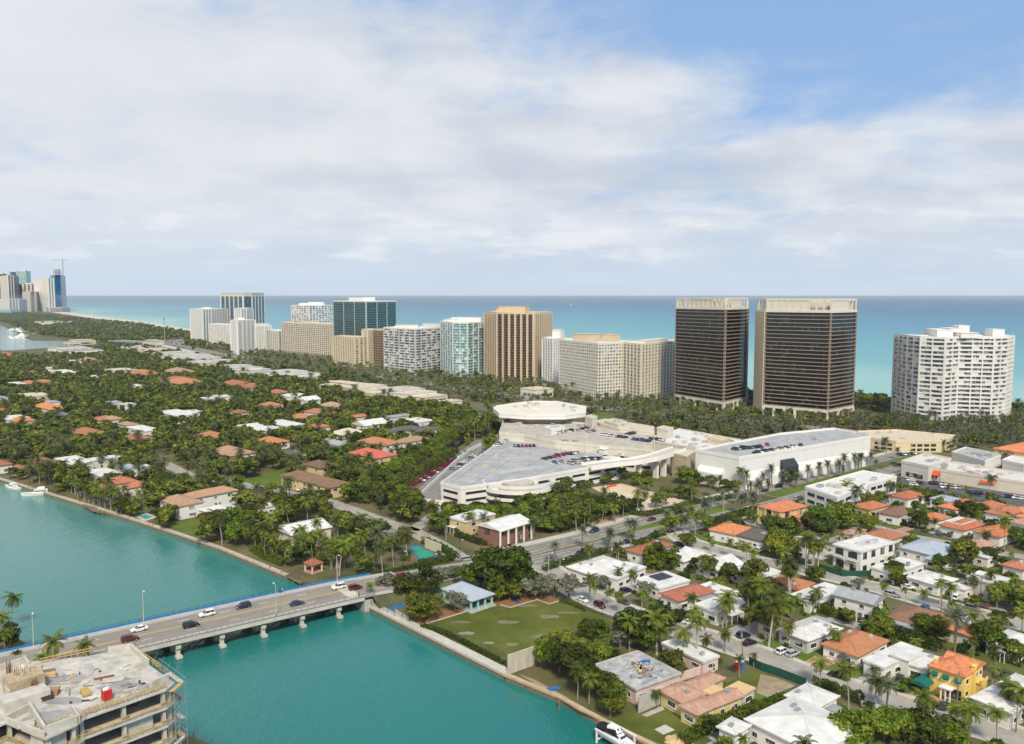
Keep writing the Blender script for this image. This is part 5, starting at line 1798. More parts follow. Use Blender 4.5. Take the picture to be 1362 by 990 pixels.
# row along the upper street
house('J', ((710, 382), (760, 353), (812, 390), (745, 420)), 3.8, 'hip', 'or', 'wh')
house('J', ((470, 442), (560, 413), (652, 440), (572, 465)), 3.8, 'hip', 'or', 'bu')
house('J', ((598, 478), (690, 440), (802, 466), (722, 495)), 4, 'hip', 'br', 'wh')
house('J', ((825, 490), (895, 472), (958, 502), (895, 535)), 3.8, 'hip', 'or', 'wh')
house('J', ((928, 442), (1040, 404), (1112, 430), (1012, 468)), 3.8, 'hip', 'or', 'cr')
house('J', ((1100, 432), (1180, 413), (1262, 440), (1180, 467)), 3.8, 'hip', 'te', 'cr')
house('J', ((1178, 462), (1280, 438), (1372, 470), (1240, 505)), 4.2, 'hip', 'te', 'wh')
house('J', ((1310, 455), (1362, 440), (1440, 470), (1380, 495)), 4.0, 'hip', 'or', 'wh')
house('J', ((888, 402), (950, 383), (1022, 410), (960, 428)), 3.6, 'flat', 'bl', 'wh')
house('J', ((928, 534), (1060, 500), (1152, 547), (1030, 575)), 3.6, 'hip', 'or', 'wh')
house('J', ((965, 525), (1020, 497), (1100, 520), (1040, 545)), 4.8, 'flat', 'wh', 'wh', 'white flat box rising out of an orange roof', units=0)
house('J', ((1108, 572), (1190, 533), (1347, 566), (1242, 610)), 3.8, 'hip', 'or', 'wh')
house('J', ((535, 583), (640, 558), (752, 600), (642, 625)), 3.8, 'hip', 'te', 'cr', 'rust roofed bungalow behind the white cube house', landmark='the rust bungalow behind the cube')
house('J', ((713, 657), (832, 608), (1042, 662), (925, 708)), 3.6, 'hip', 'bl', 'wh', 'wide blue grey roofed bungalow right of the white cube house', landmark='the blue grey bungalow', slope=.3)
house('J', ((850, 712), (902, 688), (975, 710), (920, 737)), 3.2, 'hip', 'bl', 'wh', 'small blue grey wing in front of the blue grey bungalow', slope=.3)
house('J', ((1048, 632), (1110, 608), (1215, 640), (1150, 670)), 3.4, 'hip', 'pk', 'cr')
house('J', ((1110, 692), (1180, 663), (1242, 690), (1170, 722)), 3.4, 'flat', 'wh', 'wh')
house('J', ((1290, 520), (1340, 505), (1420, 530), (1370, 548)), 3.6, 'hip', 'pk', 'wh')
house('J', ((428, 582), (478, 552), (532, 562), (478, 604)), 3.2, 'flat', 'pk', 'tn')
house('J', ((1330, 490), (1390, 470), (1460, 500), (1400, 520)), 3.8, 'hip', 'or', 'wh')
t, A, B, wa, wb = house('J', ((1235, 142), (1362, 105), (1520, 145), (1400, 180)), 9, 'hip', 'or', 'ap', 'large apricot building with orange tiled roof at the right edge', kinds=(1,), landmark='the apricot building', slope=.3)
# half-demolished houses at the water
t, A, B, wa, wb = house('N', ((545, 562), (720, 495), (945, 602), (705, 728)), 3.6, 'flat', 'wt', 'pi', 'stripped pink house with weathered flat roof and debris', landmark='the stripped pink house', units=2, keep=1.2)
b = MB()
rr = random.Random(3)
for i in range(46):
 x, y = rr.gauss(.2 * A, .28 * A), rr.gauss(-.1 * B, .3 * B)
 if abs(x) < A - .6 and abs(y) < B - .6:
  b.box((x, y, 4.0 + rr.uniform(.12, .3)), (rr.uniform(.3, 1.4), rr.uniform(.2, .6), rr.uniform(.15, .5)), rr.uniform(0, 3), rr.choice((0, 0, 1)))
b.build('roof_debris', [concrete_lt, wood_d], t)
for x, y, l, az in ((.25, .1, 5, .9), (.05, -.1, 4.5, .8), (.15, .05, 4, 1.1)):
 b = MB()
 b.box((x * A, y * B, 4.45), (l, .8, .12), az)
 b.box((x * A + .2, y * B + .9, 4.55), (l * .8, .25, .12), az + .1)
 b.build('plank_stack', ply, t)
b = MB()
pts = [(A * .45 + 1.9 * math.cos(s), B * .1 + 1.2 * math.sin(s), 4.55) for s in [q * .5 for q in range(8)]]
b.tube(pts, .28, 6)
b.build('blue_tarpaulin', blue_paint, t)
b = MB()
pp = [(-A * .6, -B * .85, 4.25), (A * .0, -B * .75, 4.25), (A * .1, -B * .45, 4.25), (A * .7, -B * .5, 4.25)]
b.tube(pp, .3, 6)
b.build('duct', steel, t)
t, A, B, wa, wb = house('N', ((842, 692), (965, 648), (1085, 712), (968, 778)), 3.5, 'hip', 'pk', 'bu', 'faded pink tiled bungalow under demolition with boarded gaps', landmark='the half demolished bungalow', kinds=(2, 3))
house('N', ((940, 778), (1068, 718), (1152, 770), (1052, 836)), 3.5, 'hip', 'pk', 'bu', 'front wing of the demolished bungalow with a black window strip', kinds=(2,))
house('N', ((1040, 735), (1230, 700), (1285, 722), (1130, 785)), 3.5, 'gable', 'pk', 'bu', 'long back wing of the demolished bungalow')
house('N', ((970, 662), (1110, 600), (1195, 635), (1052, 695)), 3.5, 'hip', 'pk', 'bu', 'rear wing of the demolished bungalow facing the green fence')
house('N', ((1050, 695), (1118, 665), (1165, 688), (1100, 722)), 3.3, 'flat', 'ply', 'bu', 'roofless room covered with yellow plywood', units=0, wins=False)
house('N', ((1185, 692), (1252, 650), (1345, 690), (1275, 728)), 3.3, 'flat', 'ply', 'gy', 'open porch shell with a bare plywood roof', units=0)
# --- yellow house
YH = 6.6
c, a, A, B = quad_frame('P', ((836, 556), (985, 515), (1192, 552), (1042, 630)), LAND + YH)
c, a, A, B = c, a, A, B
t = thing('yellow_house', 'bright yellow two storey house with orange tiled roof and green awnings', 'house', c, a, group='houses of the neighbourhood')
mark('the yellow house', t)
wa, wb = A - .5, B - .5
b = MB()
b.prism([(-wa, -wb), (wa, -wb), (wa, wb), (-wa, wb)], 0, YH)
b.build('wall', yellow, t)
b = MB()
roof_mesh(b, 'hip', A, B, YH, .42)
rf = b.build('roof', tile_or, t)
b = MB()
roof_mesh(b, 'gable', 3.0, 4.0, YH + .35, .45, cx=wa * .35, cy=-wb * .2)
b.build('cross_roof', tile_or, t)
b = MB()
b.box((-wa * .1, -wb - .3, 4.0), (1.2, .8, 8.0))
b.box((-wa * .1, -wb - .3, 8.1), (1.45, 1.0, .2))
b.build('chimney', yellow, t)
b = MB()
b.box((-wa * .8, wb * .8, 7.5), (.8, .8, 1.8))
b.box((-wa * .8, wb * .8, 8.4), (1.0, 1.0, .15))
b.build('chimney', yellow, t)
for s in (-.68, .02, .70):
 put('window', WIN[1], t, (-wa, wb * s, 4.9), -math.pi / 2)
 b = MB()
 n = 7
 y0 = wb * s
 for i in range(n):
  a0, a1 = math.pi / 2 * i / n, math.pi / 2 * (i + 1) / n
  p = [(-wa - .8 * math.sin(q), 4.9 + .8 * math.cos(q)) for q in (a0, a1)]
  b.face([(p[0][0], y0 - .75, p[0][1]), (p[1][0], y0 - .75, p[1][1]), (p[1][0], y0 + .75, p[1][1]), (p[0][0], y0 + .75, p[0][1])])
  for sg in (-1, 1):
   b.face([(-wa, y0 + sg * .75, 4.9), (p[0][0], y0 + sg * .75, p[0][1]), (p[1][0], y0 + sg * .75, p[1][1])])
 b.build('awning', green_cloth, t)
for x in (-.65, .3, .75):
 put('window', WIN[1], t, (wa * x, -wb, 4.9), 0)
 put('window', WIN[1], t, (wa * x, -wb, 1.8), 0)
put('window', WIN[3], t, (-wa, -wb * .6, 1.7), -math.pi / 2)
put('door', DOOR, t, (-wa - .02, -wb * .15, 1.1), -math.pi / 2)
b = MB()
for y in (-.42, -.15, .12):
 b.tube([(-wa - 1.8, wb * y, 0), (-wa - 1.8, wb * y, 2.9)], .2, 8)
b.box((-wa - 1.1, -wb * .15, 3.05), (2.2, wb * .75, .35))
b.build('porch', white_paint, t)
b = MB()
b.box((wa * .55, -wb - .8, 3.2), (wa * .7, 1.5, .25))
b.box((wa * .55, -wb - 1.5, 3.7), (wa * .7, .15, .9))
b.box((wa * .55, -wb - .8, 1.5), (wa * .6, 1.3, 3))
b.build('balcony', yellow, t)
u, v = Vector((math.cos(a), math.sin(a), 0)), Vector((-math.sin(a), math.cos(a), 0))
foot = [c + u * sx * (A + 1) + v * sy * (B + 1) for sx, sy in ((-1, -1), (1, -1), (1, 1), (-1, 1))]
NOPLANT.append(foot)
keep_poly(foot, LAND + YH, 1.3)
keep_poly(foot, LAND + 3, 1.)
# green domed carport tent
q = W('P', 840, 700)
t = thing('carport_awning', 'round topped green canvas carport beside the yellow house', 'carport', q, a)
b = MB()
n = 10
for i in range(n):
 a0, a1 = math.pi * i / n, math.pi * (i + 1) / n
 p0, p1 = (-2.0 * math.cos(a0), 2.5 + 1.0 * math.sin(a0)), (-2.0 * math.cos(a1), 2.5 + 1.0 * math.sin(a1))
 b.face([(-2.9, p0[0], p0[1]), (2.9, p0[0], p0[1]), (2.9, p1[0], p1[1]), (-2.9, p1[0], p1[1])])
 for x in (-2.9, 2.9):
  b.face([(x, 0, 2.5), (x, p0[0], p0[1]), (x, p1[0], p1[1])])
b.build('canopy', green_cloth, t)
b = MB()
for x in (-2.8, 2.8):
 for y in (-1.95, 1.95):
  b.tube([(x, y, 0), (x, y, 2.5)], .06, 6)
b.build('post', dark_metal, t)
KEEP.append((*proj((q.x, q.y, 4)), 3))
# --- park pavilion
c, a, A, B = quad_frame('M', ((518, 402), (600, 368), (780, 430), (632, 478)), LAND + 3.6)
t = thing('park_pavilion', 'open park pavilion with blue grey hipped roof and teal columns', 'pavilion', c, a)
mark('the park pavilion', t)
b = MB()
roof_mesh(b, 'hip', A, B, 3.6, .5)
b.build('roof', blue_roof, t)
b = MB()
b.box((0, 0, .12), (2 * A + .5, 2 * B + .5, .24))
b.build('floor', concrete, t)
for x in (-.88, -.3, .3, .88):
 for y in (-.86, 0, .86):
  if abs(x) < .5 and y == 0:
   continue
  b = MB()
  b.box((x * A, y * B, 1.95), (.55, .55, 3.4))
  b.box((x * A, y * B, .5), (.8, .8, .8))
  b.build('column', teal_paint, t)
b = MB()
b.box((A * .2, B * .4, 1.5), (A * .9, B * .5, 3))
b.build('kiosk', greyw, t)
u, v = Vector((math.cos(a), math.sin(a), 0)), Vector((-math.sin(a), math.cos(a), 0))
foot = [c + u * sx * (A + 1) + v * sy * (B + 1) for sx, sy in ((-1, -1), (1, -1), (1, 1), (-1, 1))]
NOPLANT.append(foot)
keep_poly(foot, LAND + 4, 1.)
# --- brick house
house('M', ((525, 42), (640, 5), (760, -5), (690, 75)), 5.5, 'flat', 'wh', 'bu', 'yellow walled flat wing behind the brick house', units=2)
t, A, B, wa, wb = house('M', ((690, 78), (830, 18), (958, 50), (782, 100)), 7.4, 'gable', 'wh', 'bk', 'red brick house with white portico and pale gabled roof', kinds=(3,), landmark='the brick house', slope=.25, keep=1.5)
b = MB()
for i in range(5):
 y = -wb - 1.6
 b.box((-wa + 2 * wa * i / 4, y, 3.6), (.55, .55, 7.2))
b.box((0, -wb - 1.2, 7.25), (2 * wa, 1.8, .5))
b.build('portico', white_paint, t)
# --- left bank and mid distance
for k, q, h, rf_, r, w, kw in (
  ('F', ((280, 282), (366, 258), (490, 286), (388, 310)), 6, 'flat', 'wh', 'wh', dict(label='white flat roofed modern villa at the north seawall', landmark='the modern waterside villa', kinds=(3,))),
  ('F', ((470, 278), (602, 253), (628, 262), (482, 293)), 5, 'flat', 'wh', 'cr', {}),
  ('F', ((415, 352), (520, 320), (612, 337), (592, 378)), 5, 'flat', 'wh', 'wh', dict(label='broad white flat roofed villa with grey roof panels', landmark='the broad white villa')),
  ('F', ((600, 312), (640, 298), (718, 316), (655, 338)), 6, 'flat', 'bl', 'wh', {}),
  ('F', ((712, 314), (745, 303), (778, 310), (745, 325)), 7.5, 'flat', 'wh', 'wh', dict(label='tall white box house beside the broad white villa')),
  ('F', ((535, 392), (640, 366), (712, 385), (607, 412)), 6, 'hip', 'te', 'cr', dict(label='dark red hip roofed villa near the north seawall', landmark='the dark red villa')),
  ('F', ((610, 418), (720, 388), (778, 406), (662, 435)), 4, 'hip', 'te', 'wh', {}),
  ('F', ((480, 422), (540, 404), (617, 426), (562, 448)), 4, 'hip', 'te', 'pi', {}),
  ('F', ((960, 470), (1162, 411), (1207, 432), (1012, 492)), 6, 'hip', 'tan', 'wh', dict(label='long two storey house with sandy tiled roof beside the lane', landmark='the long sandy roofed house', keep=1.2)),
  ('F', ((828, 492), (905, 463), (1092, 490), (930, 525)), 6, 'hip', 'tan', 'wh', dict(label='waterside wing of the long sandy roofed house')),
  ('F', ((1033, 547), (1150, 500), (1308, 546), (1165, 582)), 4, 'hip', 'wh', 'wh', dict(label='low bright white house behind the bright seawall lawn', landmark='the low bright white house')),
  ('F', ((118, 297), (190, 262), (292, 275), (232, 303)), 4.2, 'hip', 'or', 'cr', dict(label='orange roofed house beside the modern waterside villa')),
  ('F', ((358, 142), (442, 113), (568, 136), (482, 162)), 6, 'hip', 'or', 'cr', dict(label='large orange roofed villa among trees on the left bank', landmark='the large orange villa')),
  ('F', ((638, 167), (702, 147), (802, 165), (722, 188)), 4.2, 'hip', 'or', 'cr', {}),
  ('F', ((628, 97), (666, 80), (702, 95), (668, 110)), 6, 'hip', 'or', 'cr', {}),
  ('F', ((690, 112), (770, 94), (782, 130), (722, 142)), 6, 'flat', 'wh', 'wh', {}),
  ('F', ((0, 62), (90, 44), (142, 60), (42, 80)), 5, 'flat', 'wh', 'wh', {}),
  ('F', ((20, 82), (120, 61), (192, 70), (112, 88)), 4, 'hip', 'or', 'cr', {}),
  ('F', ((268, 47), (320, 34), (372, 46), (320, 58)), 5, 'hip', 'gy', 'wh', {}),
  ('F', ((478, 72), (560, 54), (607, 65), (542, 82)), 4, 'hip', 'te', 'cr', {}),
  ('F', ((1058, 243), (1180, 213), (1332, 235), (1222, 265)), 6, 'hip', 'tan', 'cr', dict(label='big sandy tiled villa behind the palm lined lane', landmark='the sandy tiled villa')),
  ('F', ((1003, 162), (1080, 137), (1197, 150), (1102, 178)), 4.5, 'hip', 'te', 'wh', {}),
  ('F', ((818, 38), (872, 17), (1022, 35), (962, 62)), 5.5, 'flat', 'wh', 'wh', {}),
  ('F', ((-60, 300), (0, 280), (70, 295), (10, 318)), 4.5, 'hip', 'or', 'wh', {}),
  ('F', ((60, 320), (100, 305), (150, 318), (110, 332)), 4.5, 'hip', 'te', 'wh', {}),
  ('G', ((263, 108), (340, 86), (472, 115), (400, 142)), 6, 'flat', 'wh', 'wh', dict(label='white modern villa with a curved corner among trees', landmark='the white modern villa', kinds=(3,))),
  ('G', ((428, 84), (512, 68), (562, 100), (490, 114)), 6.5, 'flat', 'wh', 'wh', dict(label='white villa wing with dark roof terrace', kinds=(3,))),
  ('G', ((353, 182), (420, 163), (522, 180), (452, 203)), 4.2, 'hip', 'or', 'wh', {}),
  ('G', ((488, 242), (540, 224), (592, 240), (532, 264)), 3.6, 'flat', 'dk', 'cr', {}),
  ('G', ((608, 307), (660, 284), (782, 300), (702, 332)), 5.2, 'hip', 'br', 'bu', dict(label='upper brown roofed yellow apartment house', landmark='the upper brown roofed house')),
  ('G', ((503, 362), (590, 333), (818, 400), (742, 438)), 5.2, 'hip', 'br', 'bu', dict(label='long brown roofed yellow apartment house facing the lawn', landmark='the long brown roofed house', keep=1.2)),
  ('G', ((428, 637), (650, 583), (748, 635), (540, 668)), 4.6, 'gable', 'wh', 'cr', dict(label='cream clubhouse with bright white gabled roof among palms', landmark='the clubhouse', slope=.25, keep=1.4)),
  ('G', ((853, 243), (930, 223), (1037, 245), (1002, 290)), 6, 'hip', 'red', 'bu', dict(label='coral red roofed yellow house next to the hedge row', landmark='the coral red roofed house', keep=1.3)),
  ('G', ((893, 187), (960, 163), (1082, 190), (1032, 213)), 6, 'hip', 'or', 'wh', dict(label='long orange roofed white apartment house beyond the coral roof')),
  ('G', ((1103, 187), (1162, 156), (1213, 165), (1152, 203)), 6, 'hip', 'or', 'wh', {}),
  ('G', ((1028, 142), (1082, 94), (1182, 105), (1122, 147)), 5, 'flat', 'dk', 'cr', {}),
  ('G', ((1138, 132), (1200, 99), (1283, 110), (1232, 147)), 5, 'flat', 'dk', 'cr', {}),
  ('G', ((1118, 77), (1180, 59), (1258, 76), (1202, 92)), 6, 'flat', 'wh', 'wh', {}),
  ('G', ((1038, 62), (1090, 38), (1142, 45), (1092, 67)), 6, 'flat', 'gy', 'cr', {}),
  ('G', ((868, 102), (920, 74), (1022, 80), (962, 112)), 5, 'gable', 'wh', 'wh', {}),
  ('G', ((738, 152), (800, 118), (898, 130), (852, 157)), 5, 'hip', 'cr', 'cr', {}),
  ('G', ((713, 187), (770, 173), (818, 200), (762, 213)), 5, 'gable', 'gy', 'wh', {}),
  ('G', ((355, 515), (400, 500), (455, 515), (410, 530)), 3.6, 'flat', 'wh', 'wh', {}),
  ('B', ((263, 547), (310, 534), (387, 545), (342, 562)), 5.5, 'hip', 'or', 'wh', {}),
  ('B', ((368, 562), (420, 549), (467, 562), (422, 577)), 5, 'hip', 'te', 'cr', {}),
  ('B', ((0, 542), (50, 519), (112, 540), (62, 557)), 6, 'hip', 'te', 'cr', {}),
  ('B', ((0, 482), (30, 469), (67, 480), (32, 494)), 6, 'hip', 'or', 'wh', {}),
  ('B', ((553, 607), (640, 594), (697, 605), (622, 624)), 5.5, 'flat', 'wh', 'wh', {}),
  ('B', ((468, 657), (500, 644), (550, 655), (512, 670)), 4.5, 'hip', 'te', 'wh', {}),
  ('B', ((508, 592), (545, 579), (572, 590), (542, 602)), 4.5, 'hip', 'te', 'cr', {}),
  ('B', ((683, 632), (705, 614), (722, 625), (702, 642)), 7, 'gable', 'wh', 'wh', {}),
  ('B', ((723, 692), (760, 674), (802, 700), (762, 714)), 6, 'hip', 'te', 'wh', {}),
  ('B', ((618, 722), (660, 704), (702, 715), (662, 737)), 4, 'hip', 'te', 'cr', {}),
  ('B', ((713, 767), (750, 754), (802, 765), (762, 782)), 4, 'hip', 'te', 'wh', {}),
  ('B', ((313, 694), (345, 684), (372, 695), (342, 705)), 4, 'hip', 'br', 'cr', {}),
  ('B', ((58, 692), (110, 679), (132, 690), (92, 707)), 4, 'flat', 'wh', 'wh', {}),
  ('B', ((780, 660), (820, 645), (880, 660), (830, 675)), 4.5, 'hip', 'pk', 'cr', {}),
  ('B', ((940, 720), (955, 706), (978, 712), (962, 728)), 5, 'gable', 'te', 'cr', {}),
  ('B', ((950, 745), (985, 733), (1050, 742), (1010, 757)), 4.5, 'flat', 'gy', 'wh', {}),
  ('B', ((220, 612), (255, 600), (285, 610), (245, 622)), 4.5, 'flat', 'wh', 'wh', {}),
  ('A', ((368, 584), (400, 577), (432, 583), (402, 591)), 4, 'flat', 'wh', 'wh', {}),
  ('A', ((423, 582), (460, 572), (500, 580), (462, 592)), 5, 'hip', 'or', 'cr', {}),
  ('A', ((693, 652), (745, 634), (802, 650), (752, 664)), 6, 'hip', 'or', 'cr', {}),
  ('A', ((898, 642), (930, 627), (962, 640), (932, 652)), 6, 'hip', 'or', 'cr', {}),
  ('A', ((868, 687), (930, 671), (1012, 690), (942, 712)), 6, 'hip', 'te', 'cr', {}),
  ('A', ((478, 667), (510, 654), (532, 665), (502, 677)), 5, 'flat', 'wh', 'wh', {}),
  ('A', ((623, 812), (660, 799), (692, 806), (657, 818)), 4, 'flat', 'wh', 'wh', {}),
  ('A', ((558, 799), (590, 789), (617, 797), (587, 806)), 4, 'flat', 'bl', 'wh', {}),
  ('A', ((103, 763), (170, 744), (257, 755), (192, 778)), 6.5, 'flat', 'cr', 'cr', dict(label='boxy cream flat roofed house among trees on the left', landmark='the boxy cream house')),
  ('A', ((178, 823), (240, 804), (352, 825), (282, 843)), 5.5, 'hip', 'or', 'cr', {}),
  ('A', ((215, 797), (260, 786), (300, 795), (255, 808)), 6, 'flat', 'gy', 'wh', {}),
  ('A', ((0, 837), (20, 827), (50, 836), (22, 847)), 4.5, 'hip', 'or', 'wh', {}),
  ('A', ((-30, 775), (0, 765), (35, 772), (5, 782)), 4.5, 'flat', 'gy', 'wh', {}),
  ('A', ((558, 632), (620, 619), (692, 626), (642, 642)), 8, 'flat', 'cr', 'cr', {}),
  ('A', ((148, 647), (180, 639), (217, 648), (182, 657)), 5, 'hip', 'te', 'cr', {}),
  ('A', ((268, 622), (290, 612), (310, 620), (290, 632)), 6, 'flat', 'wh', 'wh', {}),
  ('A', ((298, 638), (340, 625), (367, 640), (332, 656)), 7, 'flat', 'wh', 'wh', {}),
  ('A', ((58, 702), (90, 689), (127, 700), (97, 710)), 5, 'flat', 'wh', 'wh', {}),
  ('A', ((-10, 683), (30, 671), (52, 682), (22, 692)), 5, 'flat', 'wh', 'cr', {}),
  ('A', ((208, 692), (240, 682), (267, 692), (237, 702)), 5, 'hip', 'or', 'cr', {}),
  ('A', ((130, 700), (160, 688), (190, 697), (160, 710)), 5, 'hip', 'te', 'cr', {}),
  ('A', ((560, 885), (590, 868), (610, 880), (585, 898)), 5, 'hip', 'or', 'cr', {}),
  ('A', ((0, 552), (30, 543), (60, 552), (25, 562)), 6, 'hip', 'te', 'cr', {}),
  ('A', ((680, 712), (710, 702), (735, 710), (705, 722)), 5, 'flat', 'wh', 'wh', {}),
  ('A', ((1065, 780), (1085, 766), (1105, 775), (1085, 790)), 5, 'flat', 'wh', 'wh', {}),
  ('A', ((1130, 770), (1160, 757), (1190, 766), (1160, 778)), 5, 'flat', 'wh', 'wh', {}),
  ('A', ((1210, 850), (1240, 838), (1270, 848), (1240, 860)), 5, 'hip', 'te', 'cr', {})):
 if r == 'or' and HSEED.random() < .65:
  r = HSEED.choice(('te', 'te', 'tan'))
 kw.setdefault('keep', .55)
 house(k, q, h, rf_, r, w, **kw)
# far low shops along the shopping street
SHOPS = (
  ('B', ((0, 398), (60, 380), (172, 400), (90, 418)), 7, 'wh', 'cr'), ('B', ((60, 405), (150, 393), (242, 420), (150, 447)), 7, 'wh', 'wh'),
  ('B', ((288, 455), (345, 443), (472, 470), (420, 488)), 9, 'wh', 'wh'), ('B', ((488, 492), (560, 464), (712, 490), (640, 517)), 7, 'wh', 'wh'),
  ('B', ((638, 507), (700, 494), (762, 510), (700, 524)), 7, 'cr', 'cr'), ('B', ((798, 554), (850, 520), (1012, 545), (960, 582)), 7, 'cr', 'cr'),
  ('B', ((928, 564), (1010, 540), (1162, 585), (1050, 608)), 7, 'cr', 'wh'), ('B', ((1098, 574), (1200, 554), (1332, 590), (1230, 615)), 7, 'wh', 'wh'),
  ('B', ((1198, 605), (1300, 578), (1372, 602), (1300, 630)), 7, 'cr', 'cr'), ('C', ((340, 640), (370, 625), (420, 632), (400, 655)), 6, 'cr', 'tn'),
  ('A', ((308, 524), (370, 504), (472, 520), (400, 543)), 9, 'wh', 'wh'), ('A', ((620, 512), (700, 500), (760, 515), (680, 528)), 6, 'wh', 'wh'),
  ('A', ((740, 525), (810, 513), (850, 523), (790, 540)), 7, 'cr', 'wh'), ('A', ((825, 545), (905, 530), (1000, 550), (920, 572)), 7, 'wh', 'wh'),
  ('A', ((930, 565), (1000, 552), (1080, 575), (1010, 590)), 7, 'wh', 'cr'), ('A', ((1010, 590), (1060, 576), (1130, 590), (1080, 605)), 7, 'wh', 'wh'),
  ('A', ((1180, 610), (1215, 598), (1362, 640), (1300, 655)), 8, 'wh', 'wh'), ('A', ((770, 482), (790, 472), (822, 476), (805, 490)), 12, 'cr', 'tn'),
  ('A', ((205, 382), (260, 375), (318, 382), (265, 392)), 9, 'cr', 'cr'), ('A', ((400, 478), (425, 468), (455, 477), (430, 488)), 8, 'cr', 'tn'),
  ('A', ((350, 488), (370, 482), (395, 487), (372, 494)), 6, 'wh', 'cr'), ('D', ((10, 570), (60, 558), (110, 574), (50, 590)), 7, 'cr', 'cr'))
PARTS = []
for k, q, h, r, w in SHOPS:
 L, T, R_, B_ = [Vector((*p, 0)) for p in q]
 lu, lv = (W(k, *L[:2], h) - W(k, *T[:2], h)).length, (W(k, *L[:2], h) - W(k, *B_[:2], h)).length
 n = max(1, min(4, round(max(lu, lv) / 32)))
 for j in range(n):
  s0, s1 = (j + .03) / n, (j + HSEED.uniform(.72, .94)) / n
  P4 = (L.lerp(T, s0), L.lerp(T, s1), B_.lerp(R_, s1), B_.lerp(R_, s0)) if lu > lv else (L.lerp(B_, s0), T.lerp(R_, s0), T.lerp(R_, s1), L.lerp(B_, s1))
  PARTS.append((k, [p[:2] for p in P4], h * HSEED.uniform(.75, 1.15), r if HSEED.random() < .6 else HSEED.choice(('wh', 'cr', 'gy', 'wt')), w if HSEED.random() < .6 else HSEED.choice(('wh', 'cr', 'tn'))))
for i, (k, q, h, r, w) in enumerate(PARTS):
 h += i * .01
 r = 'ws' if r == 'wh' else r
 t, A, B, wa, wb = house(k, q, h, 'flat', r, w, cat='shop', name='flat_roof_shop', label='x', wins=False, units=2, keep=.12)
 del t['label']
 PENDING.append((t, f'low {WALLS[w][1]} shop under {ROOFS[r][1]} roof', *proj(t.location)[:2]))
 b = MB()
 z = h * .35
 for s in (-1, 1):
  b.box((0, s * (wb + .03) if s < 0 else wb + .03, z), (2 * wa * .85, .12, h * .38))
  b.box((s * (wa + .03), 0, z), (.12, 2 * wb * .85, h * .38))
 b.build('shop_window', glass_gy, t)
# highway overpass far away
p0, p1, p2 = W('A', 580, 478, 9), W('A', 760, 486, 9), W('A', 1015, 545, 3)
t = thing('overpass', 'distant road overpass with green side near the inlet', 'overpass', (p1.x, p1.y, 0))
pts = [p0.lerp(p1, i / 6) for i in range(6)] + [p1.lerp(p2, i / 6) for i in range(7)]
b = MB()
ribbon(b, pts, -9, 9, -1.8, 0)
b.build('deck', concrete_lt, t, True)
for s in (-1, 1):
 b = MB()
 ribbon(b, pts, 9 * s, 9.5 * s, -2, 1)
 b.build('parapet', mat('grey_green_paint', (.22, .30, .28), .8, .1, .1), t, True)
b = MB()
for q in pts[::2]:
 b.box((q.x, q.y, (q.z - 1.5) / 2), (2, 12, q.z - 1.5), .3)
b.build('pier', concrete, t, True)
# ------------------------------------------------------------------ building under construction
CZ = 31.
cp = [W('K', *p, CZ) for p in ((-220, 660), (130, 548), (430, 520), (680, 478), (768, 560), (905, 655), (862, 690), (440, 838), (400, 870), (235, 945), (30, 862), (-60, 900), (-260, 960))]
cc = sum(cp, Vector()) / len(cp)
site = thing('unfinished_building', 'concrete apartment block under construction with open floors and a dusty roof slab', 'building', (cc.x, cc.y, LAND))
cl = [Vector((q.x - cc.x, q.y - cc.y, 0)) for q in cp]
ch = CZ - LAND
FH = 3.35
b = MB()
b.prism(cl, -.3, 0, 0, 1)
me = b.data('floor_slab', [conc_raw, slab_top])
for i in range(8):
 put('floor_slab', me, site, (0, 0, ch - i * FH))
E_ = edges(cl)
ca = math.atan2((cp[6] - cp[7]).y, (cp[6] - cp[7]).x)
ux, uy = Vector((math.cos(ca), math.sin(ca), 0)), Vector((-math.sin(ca), math.cos(ca), 0))
inn = outset(cl, -1.0)
cols = []
for a, e in edges(inn):
 L = (e - a).length
 for i in range(max(1, int(L / 6.5))):
  cols.append(a.lerp(e, i / max(1, int(L / 6.5))))
for q in cols:
 b = MB()
 b.box((q.x, q.y, (ch - 7 * FH) + 3.5 * FH - .2), (.55, .95, 7 * FH), ca)
 b.build('column', concrete_lt, site)
for i in range(1, 8):
 # walls between the floors, some bays closed, and wooden guard rails
 z = ch - i * FH
 b = MB()
 r = random.Random(i)
 for a, e in edges(outset(cl, -1.3)):
  L = (e - a).length
  n = max(1, int(L / 5))
  for j in range(n):
   if r.random() < .58:
    p, q = a.lerp(e, (j + .1) / n), a.lerp(e, (j + .75) / n)
    b.beam((p.x, p.y, z + FH / 2), (q.x, q.y, z + FH / 2), .2, FH - .3)
 b.build('infill_wall', conc_raw, site)
 b = MB()
 for a, e in edges(outset(cl, -.15)):
  for zz in (.55, 1.1):
   b.beam((a.x, a.y, z + zz), (e.x, e.y, z + zz), .08, .13)
  n = max(1, int((e - a).length / 2.2))
  for j in range(n):
   q = a.lerp(e, j / n)
   b.box((q.x, q.y, z + .6), (.09, .09, 1.2))
 b.build('guard_rail', wood_y, site)
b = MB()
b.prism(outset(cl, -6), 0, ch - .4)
b.build('core_wall', mat('dim_concrete', (.16, .15, .14), .9, .2, .4), site)
